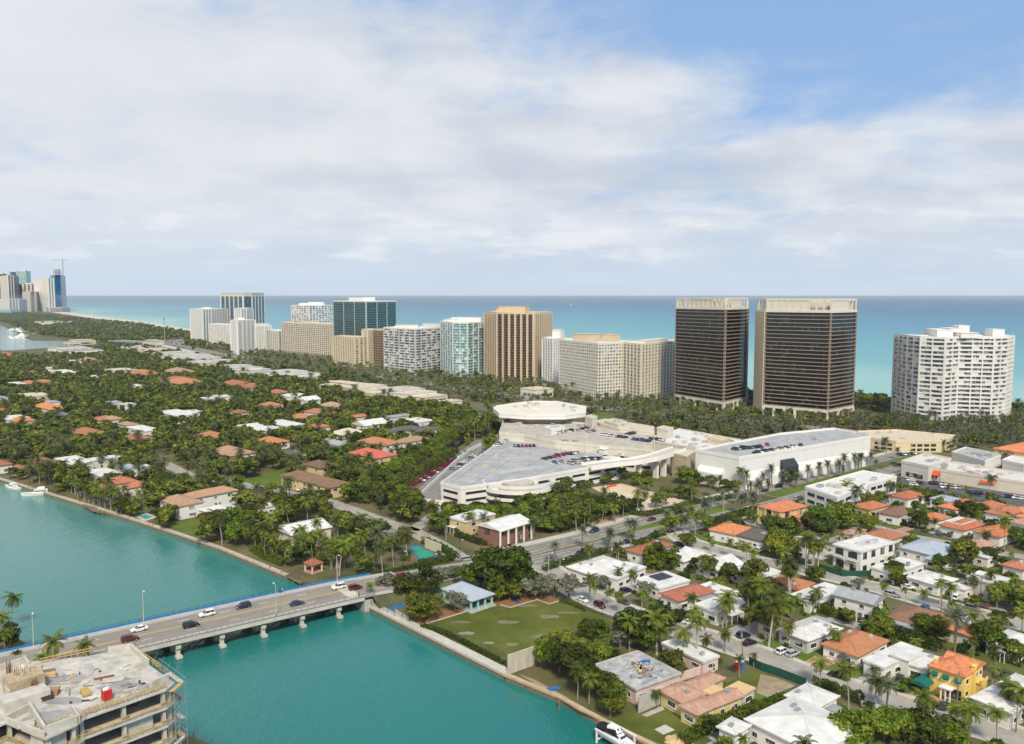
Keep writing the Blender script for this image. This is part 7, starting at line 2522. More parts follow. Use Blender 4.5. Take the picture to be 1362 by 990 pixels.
for i in range(34):
 X, Y = r.uniform(40, 125), r.uniform(418, 476)
 if i > 16:
  X, Y = r.uniform(170, 330), r.uniform(425, 446)
 q = W('A', X, Y, 0.2)
 bo = boat(q, rad(r.choice((20, 200, 30))) + r.uniform(-.2, .2), r.uniform(14, 26), '', simple=True, group='boats in the far marina', lab_later=True)
 later(bo, 'small white boat in the far marina')
for X, Y, lb in ((347, 138, 'tiny white sailing boat out at sea beyond the teal block'), (1008, 140, 'tiny white sailing boat at sea between honeycomb block and tall beige tower')):
 boat(W('C', X, Y, 0), rad(30), 22, lb, kind='sail', group='sailing boats at sea')
q = W('A', 475, 348, 0)
boat(q, rad(10), 16, 'white boat just off the far beach', simple=True, group='boats at sea')
# ------------------------------------------------------------------ lamps, poles, fences, walls
LAMPH = {}
def lamp(pos, h, az, label, m=None):
 t = thing('street_lamp', label or '', 'lamp post', pos, az, group='street lamps')
 b = MB()
 b.tube([(0, 0, 0), (0, 0, h * .5), (0, 0, h)], [.14, .11, .07], 8)
 b.box((0, 0, .15), (.45, .45, .3))
 b.build('pole', m or concrete_lt, t)
 b = MB()
 b.tube([(0, 0, h - .1), (.5, 0, h + .25), (1.5, 0, h + .3)], .05, 6)
 b.build('arm', m or concrete_lt, t)
 b = MB()
 b.prism([(1.3, -.18), (2.1, -.14), (2.2, 0), (2.1, .14), (1.3, .18)], h + .22, h + .38)
 b.build('lamp_head', white_paint, t)
 return t
for k, X, Y, side, h, lb in (('K', 735, 345, 1, 9.5, 'tall pale lamp post on the bridge above the white car'), ('K', 170, 470, 1, 9.5, 'pale lamp post at the left end of the bridge'),
        ('L', 440, 465, -1, 9.5, 'tall pale lamp post on the near side of the bridge'), ('L', 788, 300, 1, 9, 'pale lamp post at the right end of the bridge')):
 q = W(k, X, Y, 4.6)
 s = (q - b0).dot(bd)
 lamp(onbridge(s, side * (half - .6)), h, BANG - side * math.pi / 2, lb)
for k, X, Y, h in (('M', 295, 320, 8), ('M', 455, 335, 8), ('M', 590, 240, 7), ('N', 330, 130, 8), ('N', 272, 110, 9), ('I', 600, 640, 8), ('I', 710, 620, 8), ('I', 165, 880, 8)):
 q = W(k, X, Y)
 o = lamp(q, h, rad(-49), '', m=dark_metal if k == 'M' else None)
 later(o, 'street lamp')
def pole(k, X, Y, h, lean=0.):
 q = W(k, X, Y)
 t = thing('utility_pole', '', 'utility pole', q, rad(-10), group='wooden utility poles')
 b = MB()
 b.tube([(0, 0, 0), (lean, 0, h)], [.17, .11], 8)
 b.build('pole', wood_d if k != 'J' else concrete, t)
 b = MB()
 b.beam((lean - 1, 0, h - .7), (lean + 1, 0, h - .7), .1, .12)
 b.build('crossarm', wood_d, t)
 b = MB()
 b.tube([(lean * .85, -.3, h - 2.4), (lean * .85, -.3, h - 1.5)], .25, 8)
 b.build('transformer', steel, t)
 later(t, 'slim utility pole')
 return t
for k, X, Y, h, ln in (('O', 499, 890, 9, -.6), ('P', 1010, 828, 11, .2), ('P', 1135, 240, 9, 0), ('J', 688, 775, 9, 0), ('P', 932, 290, 9, 0), ('O', 826, 470, 9, 0), ('P', 1320, 910, 6, 0), ('O', 1280, 430, 8, 0)):
 pole(k, X, Y, h, ln)
# slim aerial mast far away and low wall pieces
t = thing('aerial_mast', 'slim pale mast standing beside the far overpass', 'mast', W('A', 853, 488))
b = MB()
b.tube([(0, 0, 0), (0, 0, 52)], [1.0, .6], 6)
b.box((0, 0, 50), (3, 3, 3))
b.build('mast', steel, t)
def wall(name, label, k, pts, h, m, w=.25, cat='wall', posts=None, z=LAND):
 line = [W(k, *p) for p in pts]
 t = thing(name, label, cat, (line[0].x, line[0].y, LAND))
 b = MB()
 for p, q in zip(line[:-1], line[1:]):
  n = max(1, int((q - p).length / 6))
  for i in range(n):
   a, e = p.lerp(q, i / n), p.lerp(q, (i + 1) / n)
   b.beam((a.x, a.y, LAND + h / 2), (e.x, e.y, LAND + h / 2), w, h)
 b.build('panel', m, t, True)
 if posts:
  b = MB()
  for q in resample(line, posts):
   b.box((q.x, q.y, LAND + h / 2 + .1), (.16, .16, h + .25))
  b.build('post', dark_metal if m is not concrete_lt else concrete_lt, t, True)
  b = MB()
  for p, q in zip(line[:-1], line[1:]):
   b.beam((p.x, p.y, LAND + h + .03), (q.x, q.y, LAND + h + .03), .08, .08)
  b.build('top_rail', dark_metal if m is not concrete_lt else concrete_lt, t, True)
 for q in resample(line, 3):
  KEEP.append((*proj(q + Vector((0, 0, h * .6))), .8))
 return t
wall('garden_wall', 'stained pale concrete wall between lawn and seawall', 'N', ((60, 612), (200, 560)), 5.2, mat('stained_concrete', (.50, .46, .39), .9, .25, .5, stretch=(1, 1, .3), detail=8), .35)
wall('garden_wall', 'low grey concrete wall in front of the half demolished bungalow', 'N', ((735, 812), (855, 760)), 4.0, concrete, .3)
wall('garden_wall', 'pink garden wall between the two stripped houses', 'N', ((905, 660), (1055, 612)), 2.2, pink, .3)
wall('screen_fence', 'dark green construction fence along the street', 'P', ((-60, 562), (0, 592), (100, 625), (232, 676)), 2.2, green_screen, .1, 'fence', 2.5)
wall('screen_fence', 'green mesh fence round the white cube house plot', 'J', ((300, 768), (420, 805), (555, 805)), 2.0, green_screen, .1, 'fence', 2.5)
wall('screen_fence', 'tall black screen fence between hedge row and garage lot', 'G', ((965, 500), (1130, 400), (1362, 250)), 5.5, black_cloth, .15, 'fence', 5)
wall('screen_fence', 'upper black screen fence behind the olive hedge trees', 'H', ((0, 590), (160, 490), (385, 345)), 5.5, black_cloth, .15, 'fence', 5)
wall('court_wall', 'cream practice wall at the sports court', 'M', ((410, 188), (492, 222)), 3.8, cream, .3)
wall('garden_wall', 'white street wall of the big white villa', 'P', ((520, 785), (600, 812)), 1.9, white_paint, .25)
def picket(label, k, pts, h, sp=3.):
 line = [W(k, *p) for p in pts]
 t = thing('chain_link_fence', label, 'fence', (line[0].x, line[0].y, LAND))
 b = MB()
 for q in resample(line, sp):
  b.tube([(q.x, q.y, LAND), (q.x, q.y, LAND + h)], .06, 5)
 b.build('post', dark_metal, t, True)
 b = MB()
 for p, q in zip(line[:-1], line[1:]):
  for z in (h, h * .5, .1):
   b.beam((p.x, p.y, LAND + z), (q.x, q.y, LAND + z), .05, .05)
  n = int((q - p).length / .5)
  for i in range(n):
   a = p.lerp(q, i / n)
   e = p.lerp(q, (i + 2) / n)
   b.beam((a.x, a.y, LAND + .1), (e.x, e.y, LAND + h), .012, .012)
   b.beam((e.x, e.y, LAND + .1), (a.x, a.y, LAND + h), .012, .012)
 b.build('wire_mesh', dark_metal, t, True)
picket('chain link fence along the seawall edge of the park lawn', 'M', ((430, 600), (620, 690), (830, 800)), 3.2)
picket('chain link fence between park lawn and street', 'M', ((1115, 462), (1200, 490), (1375, 558)), 1.8)
picket('chain link fence round the blue ball court', 'M', ((130, 495), (215, 532), (330, 575)), 2.6)
# white stairs / ramp at the mulch bed
wall('railing', 'white ramp railing beside the blue ball court', 'M', ((255, 525), (325, 570)), 1.1, concrete_lt, .12, 'railing', 1.5)
# playground slide
q = W('M', 878, 462)
t = thing('playground_slide', 'blue playground slide under the park trees', 'slide', q, .4)
b = MB()
b.mesh([(-.4, 0, 2.2), (.4, 0, 2.2), (.4, -2.6, .3), (-.4, -2.6, .3), (-.4, 0, 2.5), (.4, 0, 2.5), (.4, -2.6, .6), (-.4, -2.6, .6)], [(0, 1, 2, 3), (0, 3, 7, 4), (1, 5, 6, 2), (3, 2, 1, 0)])
b.build('chute', blue_paint, t)
b = MB()
for x in (-.6, .6):
 for y in (.1, 1.2):
  b.tube([(x, y, 0), (x, y, 3.2)], .07, 6)
b.box((0, .65, 2.15), (1.3, 1.2, .1))
b.mesh([(-.8, -.1, 3.1), (.8, -.1, 3.1), (.8, 1.4, 3.1), (-.8, 1.4, 3.1), (0, .65, 4.0)], [(0, 1, 4), (1, 2, 4), (2, 3, 4), (3, 0, 4), (3, 2, 1, 0)])
b.build('tower', blue_paint, t)
KEEP.append((*proj(q), 1.5))
# portable toilets
for X, Y, m, c in ((1248, 585, red_paint, 'red'), (1268, 583, blue_paint, 'blue')):
 q = W('N', X, Y)
 t = thing('portable_toilet', f'{c} portable toilet beside the green construction fence', 'portable toilet', q, rad(41))
 b = MB()
 b.prism([(-.58, -.58), (.58, -.58), (.58, .58), (-.58, .58)], 0, 2.1)
 b.build('cabin', m, t)
 b = MB()
 b.mesh([(-.62, -.62, 2.1), (.62, -.62, 2.1), (.62, .62, 2.1), (-.62, .62, 2.1), (-.3, -.3, 2.4), (.3, -.3, 2.4), (.3, .3, 2.4), (-.3, .3, 2.4)], [(0, 1, 5, 4), (1, 2, 6, 5), (2, 3, 7, 6), (3, 0, 4, 7), (4, 5, 6, 7)])
 b.build('roof', white_paint, t)
 b = MB()
 b.box((-.60, 0, 1.05), (.04, .8, 1.85))
 b.build('door', m, t)
 KEEP.append((*proj(q), 2))
# gazebo by the jetty
c, a, A, B = quad_frame('G', ((602, 817), (650, 794), (694, 812), (650, 833)), LAND + 3)
t = thing('gazebo', 'small gazebo with brown hipped roof beside the jetty', 'gazebo', c, a)
b = MB()
roof_mesh(b, 'hip', A, B, 3, .55)
b.build('roof', tile_te, t)
for x in (-.8, .8):
 for y in (-.8, .8):
  b = MB()
  b.box((x * A, y * B, 1.5), (.45, .45, 3))
  b.build('column', cream, t)
b = MB()
b.box((0, 0, .1), (2 * A, 2 * B, .2))
b.build('floor', paver, t)
KEEP.append((*proj(c + Vector((0, 0, 3))), 3))
mark('the gazebo', t)
NOPLANT.append([c + Vector((x, y, 0)) for x, y in ((-5, -5), (5, -5), (5, 5), (-5, 5))])
# sign panel at the garage drive, roadworks bits, tarpaulin
q = W('I', 265, 640)
t = thing('sign_board', 'small white sign board at the garage entrance drive', 'sign', q, rad(41))
b = MB()
b.box((0, 0, 1.4), (.25, 2.0, 2.6))
b.build('panel', white_paint, t)
b = MB()
b.box((0, 0, .2), (.7, 2.6, .4))
b.build('base', concrete, t)
q = W('I', 132, 497)
t = thing('barrier', 'orange barrier at the edge of the sand lot', 'barrier', q, rad(41))
b = MB()
for x in (-2.5, 0, 2.5):
 b.mesh([(x - 1.1, -.35, 0), (x + 1.1, -.35, 0), (x + 1.1, .35, 0), (x - 1.1, .35, 0), (x - 1.1, -.1, 1.1), (x + 1.1, -.1, 1.1), (x + 1.1, .1, 1.1), (x - 1.1, .1, 1.1)], [(0, 1, 5, 4), (1, 2, 6, 5), (2, 3, 7, 6), (3, 0, 4, 7), (4, 5, 6, 7)])
b.build('segment', orange_net, t)
q = W('N', 297, 688)
t = thing('tarpaulin', 'small blue tarpaulin lying in the waterside yard', 'tarpaulin', q, .4)
b = MB()
vs = [((i - 2.5) * .6, (j - 1.5) * .55, .15 + .25 * RND.random()) for j in range(4) for i in range(6)]
b.mesh(vs, [(j * 6 + i, j * 6 + i + 1, j * 6 + i + 7, j * 6 + i + 6) for j in range(3) for i in range(5)])
b.build('sheet', blue_paint, t)
KEEP.append((*proj(q), 1.5))
q = W('N', 870, 893)
sheet('concrete_slab', [W('N', *p) for p in ((818, 897), (875, 872), (925, 900), (865, 925))], LAND + .06, concrete_lt, 'square concrete slab in the patchy yard')
sheet('concrete_slab', [W('N', *p) for p in ((752, 822), (860, 775), (872, 795), (780, 832))], LAND + .05, concrete, 'concrete apron at the grey wall')
for i in range(7):
 X, Y = 890 + 60 * RND.random(), 938 + 30 * RND.random()
 q = W('N', X, Y)
 t = thing('sand_heap', '', 'heap', q, RND.random() * 3, group='heaps of tan rubble by the villa')
 b = MB()
 n = 9
 b.mesh([(0, 0, .7)] + [(.7 * math.cos(k * .7) * RND.uniform(.7, 1.2), .6 * math.sin(k * .7) * RND.uniform(.7, 1.2), .45) for k in range(n)] + [(1.3 * math.cos(k * .7) * RND.uniform(.8, 1.2), 1.1 * math.sin(k * .7) * RND.uniform(.8, 1.2), 0) for k in range(n)],
   [(0, 1 + k, 1 + (k + 1) % n) for k in range(n)] + [(1 + k, 1 + n + k, 1 + n + (k + 1) % n, 1 + (k + 1) % n) for k in range(n)])
 b.build('rubble', mat('tan_rubble', (.5, .36, .2), .95, .3, 1.5), t)
 later(t, 'heap of tan rubble')
# ------------------------------------------------------------------ people on the bridge
def person(pos, az, label, shirt, trousers):
 me = bpy.data.meshes.new('person')
 V = [(0, 0, .98), (0, 0, 1.2), (0, 0, 1.42), (0, .02, 1.52), (0, .03, 1.66), (0, .02, 1.74), (.2, 0, 1.4), (.27, .02, 1.13), (.28, .1, .88), (-.2, 0, 1.4), (-.27, .0, 1.13), (-.28, -.05, .88),
   (.1, 0, .9), (.11, .14, .5), (.11, .1, .08), (.11, .24, .03), (-.1, 0, .9), (-.11, -.08, .5), (-.11, -.22, .1), (-.11, -.08, .03)]
 Ed = [(0, 1), (1, 2), (2, 3), (3, 4), (4, 5), (2, 6), (6, 7), (7, 8), (2, 9), (9, 10), (10, 11), (0, 12), (12, 13), (13, 14), (14, 15), (0, 16), (16, 17), (17, 18), (18, 19)]
 Rr = [.15, .15, .16, .06, .1, .09, .06, .05, .04, .06, .05, .04, .09, .065, .05, .04, .09, .065, .05, .04]
 me.from_pydata(V, Ed, [])
 o = bpy.data.objects.new('person', me)
 COL.objects.link(o)
 md = o.modifiers.new('skin', 'SKIN')
 for i, rr_ in enumerate(Rr):
  me.skin_vertices[0].data[i].radius = (rr_, rr_ * .8)
 me.skin_vertices[0].data[0].use_root = True
 o.modifiers.new('smooth', 'SUBSURF').levels = 1
 o.modifiers['smooth'].render_levels = 1
 me.materials.append(shirt)
 o.location = pos
 o.rotation_euler = (0, 0, az)
 tag(o, label, 'person', 'people walking on the bridge')
 b = MB()
 b.box((0, .0, .7), (.36, .26, .5))
 b.build('shorts', trousers, o)
 return o
dress = mat('dark_clothing', (.03, .03, .04), .9, .1, 3.)
for k, X, Y, side, lb in (('L', 863, 362, -1, 'person in dark clothes walking alone on the near bridge pavement'), ('L', 460, 348, 1, 'person in dark clothes at the blue bridge screen'),
       ('L', 472, 346, 1, 'person in grey walking beside another at the blue screen')):
 q = W(k, X, Y, 4.5)
 s = (q - b0).dot(bd)
 person(onbridge(s, side * (half - 1.1)) + Vector((0, 0, .16)), BANG - math.pi / 2, lb, dress if 'grey' not in lb else greyw, dress)
# ------------------------------------------------------------------ vegetation
def quads_mesh(name, P, mat_, tri=None):
 """P: (n,4,3) array of separate leaf faces"""
 n = len(P)
 me = bpy.data.meshes.new(name)
 me.vertices.add(n * 4)
 me.vertices.foreach_set('co', np.ascontiguousarray(P, dtype=np.float32).ravel())
 me.loops.add(n * 4)
 me.loops.foreach_set('vertex_index', np.arange(n * 4, dtype=np.int32))
 me.polygons.add(n)
 me.polygons.foreach_set('loop_start', np.arange(0, n * 4, 4, dtype=np.int32))
 me.polygons.foreach_set('loop_total', np.full(n, 4, dtype=np.int32))
 me.update(calc_edges=True)
 me.validate()
 if mat_ is not None:
  me.materials.append(mat_)
 return me
def leaves(rng, C, N, size, flat=.35):
 """quads at C facing about N"""
 n = len(C)
 N = N + rng.normal(0, flat, (n, 3))
 N /= np.linalg.norm(N, axis=1, keepdims=True) + 1e-9
 a = np.cross(N, rng.normal(0, 1, (n, 3)))
 a /= np.linalg.norm(a, axis=1, keepdims=True) + 1e-9
 b = np.cross(N, a)
 s = (size * rng.uniform(.55, 1.25, n))[:, None]
 w = rng.uniform(.45, .8, n)[:, None]
 return np.stack([C - a * s, C - b * s * w, C + a * s, C + b * s * w], axis=1)
def crown_quads(seed, n, rx, rz, leaf, clumps=20, low=-.45, ry=None):
 rng = np.random.default_rng(seed)
 d = rng.normal(0, 1, (clumps * 3, 3))
 d /= np.linalg.norm(d, axis=1, keepdims=True)
 d = d[d[:, 2] > low][:clumps]
 rad_ = rng.uniform(.42, .86, len(d))[:, None]
 cen = d * rad_
 cr = rng.uniform(.26, .44, len(d))
 k = rng.choice(len(d), n, p=cr ** 2 / (cr ** 2).sum())
 v = rng.normal(0, 1, (n, 3))
 v /= np.linalg.norm(v, axis=1, keepdims=True)
 v[:, 2] = np.where(v[:, 2] < -.3, -v[:, 2] * .6, v[:, 2])
 P = cen[k] + v * (cr[k] * rng.uniform(.72, 1.08, n))[:, None]
 P *= np.array([rx, ry or rx * rng.uniform(.85, 1.1), rz])
 return leaves(rng, P, v + np.array([0, 0, .5]), leaf, .45)
def frond_quads(rng, n, L, e_hi, e_lo, droop, leaf, segs=6, stiff=.0):
 out = []
 for i in range(n):
  az = 2 * math.pi * (i * .618 + rng.uniform(-.04, .04))
  t = (i + .5) / n
  e = math.radians(e_hi + (e_lo - e_hi) * t + rng.uniform(-6, 6))
  p = np.zeros(3)
  ll = L * rng.uniform(.85, 1.1)
  h = np.array([math.cos(az), math.sin(az), 0])
  side = np.array([-math.sin(az), math.cos(az), 0])
  ee = e
  prev = p.copy()
  for j in range(segs):
   ee = e - math.radians(droop) * ((j + 1) / segs) ** 1.3
   q = prev + (h * math.cos(ee) + np.array([0, 0, math.sin(ee)])) * ll / segs
   w = leaf * (.55 + .9 * math.sin(math.pi * (j + .7) / (segs + .4))) * rng.uniform(.85, 1.15)
   up = np.array([0, 0, 1.])
   for sg in (-1, 1):
    tip = side * sg * w * .85 - up * w * (.42 - stiff) + (q - prev) * .75
    a0 = prev
    a1 = prev + (q - prev) * .85
    m = (prev + q) / 2
    out.append([a0, a1, a1 + tip * .9, m + tip])
    if segs >= 6:
     out[-1] = [a0, prev + (q - prev) * .42, prev + (q - prev) * .42 + tip, prev + tip * .95]
     out.append([prev + (q - prev) * .5, a1, a1 + tip * .92, prev + (q - prev) * .5 + tip])
   prev = q
 return np.array(out)
def trunk_mesh(name, pts, rs, m, limbs=(), n=7):
 b = MB()
 b.tube(pts, rs, n)
 for a, e, r0, r1 in limbs:
  b.tube([a, ((a[0] + e[0]) / 2, (a[1] + e[1]) / 2, (a[2] + e[2]) / 2 + .2), e], [r0, (r0 + r1) / 2, r1], 5)
 return b.data(name, m)
RNG = np.random.default_rng(3)
# broadleaf kinds: base crown sizes
BROAD = []
for i, (rx, rz, hz, n, cl_) in enumerate(((4.6, 3.0, 5.4, 1500, 22), (4.0, 3.4, 5.8, 1400, 18), (5.4, 2.8, 5.0, 1700, 26), (3.6, 3.3, 5.6, 1200, 15), (5.0, 3.2, 5.6, 1600, 20), (4.4, 2.6, 4.6, 1300, 17))):
 hz *= .84
 rz *= 1.12
 n = int(n * 1.25)
 cm = quads_mesh('crown', crown_quads(100 + i, n, rx, rz, .46, cl_ + 5, low=-.75), leaf_a)
 r = random.Random(i)
 limbs = []
 for k in range(5):
  a = k * 1.26 + r.random()
  limbs.append(((0, 0, hz * .35), (rx * .55 * math.cos(a), rx * .55 * math.sin(a), hz * .95), .2, .07))
 tm = trunk_mesh('trunk', [(0, 0, -.1), (.1, .05, hz * .2), (0, .1, hz * .5), (.1, 0, hz * .95)], [.42, .3, .24, .1], bark, limbs)
 BROAD.append((tm, cm, hz, rx, rz))
PALM = []
for i in range(6):
 rng = np.random.default_rng(40 + i)
 n = (17, 20, 15, 22, 18, 16)[i]
 Q = frond_quads(rng, n, (3.3, 3.6, 3.0, 3.4, 3.8, 3.1)[i], 72, -38, (70, 62, 80, 66, 75, 58)[i], .62)
 hz = (8.0, 10.5, 7.0, 12.0, 9.0, 6.0)[i]
 bend = (.9, .3, 1.4, .2, .7, .4)[i]
 tm = trunk_mesh('trunk', [(0, 0, -.1), (bend * .1, 0, hz * .3), (bend * .45, .1, hz * .7), (bend, .1, hz)], [.28, .17, .14, .12], palm_bark)
 Q = Q + np.array([bend, .1, hz])
 PALM.append((tm, quads_mesh('crown', Q, leaf_p), hz, 3.2, 2.2))
ROYAL = []
for i in range(2):
 rng = np.random.default_rng(60 + i)
 Q = frond_quads(rng, 18, 3.6, 75, -25, 72, .75)
 hz = (13.0, 11.0)[i]
 b = MB()
 b.tube([(0, 0, -.1), (0, 0, 1), (0, 0, hz * .5), (0, 0, hz * .86)], [.36, .3, .27, .2], 8)
 tm = b.data('trunk', mat('royal_trunk', (.40, .38, .35), .9, .12, 1., stretch=(1, 1, 5)))
 b = MB()
 b.tube([(0, 0, hz * .855), (0, 0, hz * .93), (0, 0, hz)], [.2, .22, .1], 8)
 sh = b.data('crownshaft', mat('green_shaft', (.09, .15, .04), .6, .1, 1.))
 ROYAL.append((tm, quads_mesh('crown', Q + np.array([0, 0, hz]), leaf_p), hz, 3.3, 2.2, sh))
DATE = []
for i in range(3):
 rng = np.random.default_rng(70 + i)
 Q = frond_quads(rng, 34, (2.8, 3.0, 2.6)[i], 78, -35, 42, .40, stiff=.25)
 hz = (7.0, 8.5, 6.0)[i]
 tm = trunk_mesh('trunk', [(0, 0, -.1), (0, 0, .6), (0, 0, hz * .8), (0, 0, hz)], [.42, .3, .29, .36], mat('date_trunk', (.20, .165, .125), .95, .3, 2., stretch=(1, 1, 4)), n=8)
 DATE.append((tm, quads_mesh('crown', Q + np.array([0, 0, hz]), leaf_d), hz, 2.8, 2.2))
SHRUB = [quads_mesh('shrub', crown_quads(200 + i, 260, 1.3, 1.0, .26, 8, low=-.2) + np.array([0, 0, .75]), leaf_s) for i in range(4)]
SILVER = [quads_mesh('crown', crown_quads(220 + i, 1100, 3.6, 2.4, .36, 14) + np.array([0, 0, 0]), leaf_g) for i in range(2)]
KP = np.array([k[:4] for k in KEEP]) if KEEP else np.zeros((0, 4))
NPB = []
for p in NOPLANT:
 xs, ys = [q[0] for q in p], [q[1] for q in p]
 NPB.append((min(xs), max(xs), min(ys), max(ys), p))
def free(x, y, m=0.):
 for x0, x1, y0, y1, p in NPB:
  if x0 - m < x < x1 + m and y0 - m < y < y1 + m and inside(x, y, p):
   return False
 return True
def hides(x, y, zc, r, rz):
 """how much of what must stay in view a crown there would cover"""
 px, py, d = proj((x, y, LAND + zc))
 if d < 5:
  return 99
 rp, rq = r * F_ / d, rz * F_ / d
 dx, dy = (KP[:, 0] - px) / rp, (KP[:, 1] - py) / rq
 m = (dx * dx + dy * dy < 1.0) & (KP[:, 2] > d - 2)
 return float(KP[m, 3].sum())
COUNT = {}
TREES = []      # (x, y, crown radius)
def near_tree(x, y, r):
 for a, b_, c in TREES:
  if (a - x) ** 2 + (b_ - y) ** 2 < (r + c) ** 2:
   return True
 return False
DESC = {'broad': 'spreading leafy tree', 'palm': 'slender palm', 'royal': 'tall royal palm with smooth grey trunk', 'date': 'stout date palm with grey fronds', 'silver': 'silvery leaved tree'}
def plant(kind, x, y, s=1., label=None, rot=None, variant=None, mats=None, z=LAND):
 COUNT[kind] = COUNT.get(kind, 0) + 1
 rz = RND.uniform(0, 6.28) if rot is None else rot
 nm, ct, gp, lst = {'broad': ('broadleaf_tree', 'tree', 'leafy garden trees', BROAD), 'palm': ('palm_tree', 'palm tree', 'slender palms', PALM), 'royal': ('royal_palm', 'palm tree', 'royal palms', ROYAL),
      'date': ('date_palm', 'palm tree', 'date palms', DATE), 'silver': ('silver_tree', 'tree', 'silvery trees', BROAD)}[kind]
 v = lst[RND.randrange(len(lst)) if variant is None else variant]
 t = thing(nm, label or '', ct, (x, y, z), rz, gp)
 t.scale = (s, s, s * RND.uniform(.88, 1.15))
 if kind != 'broad':
  t.rotation_euler = (RND.gauss(0, .05), RND.gauss(0, .05), rz)
 put('trunk', v[0], t)
 if kind == 'broad':
  put('crown', v[1], t, (0, 0, v[2]))
 elif kind == 'silver':
  put('crown', SILVER[COUNT[kind] % 2], t, (0, 0, v[2] * .85))
 else:
  put('crown', v[1], t)
  if kind == 'royal':
   put('crownshaft', v[5], t)
 if not label:
  size = 'tall ' if s > 1.12 and kind != 'royal' else ('small ' if s < .82 else '')
  later(t, size + DESC[kind])
 TREES.append((x, y, v[3] * s * .6))
 return t
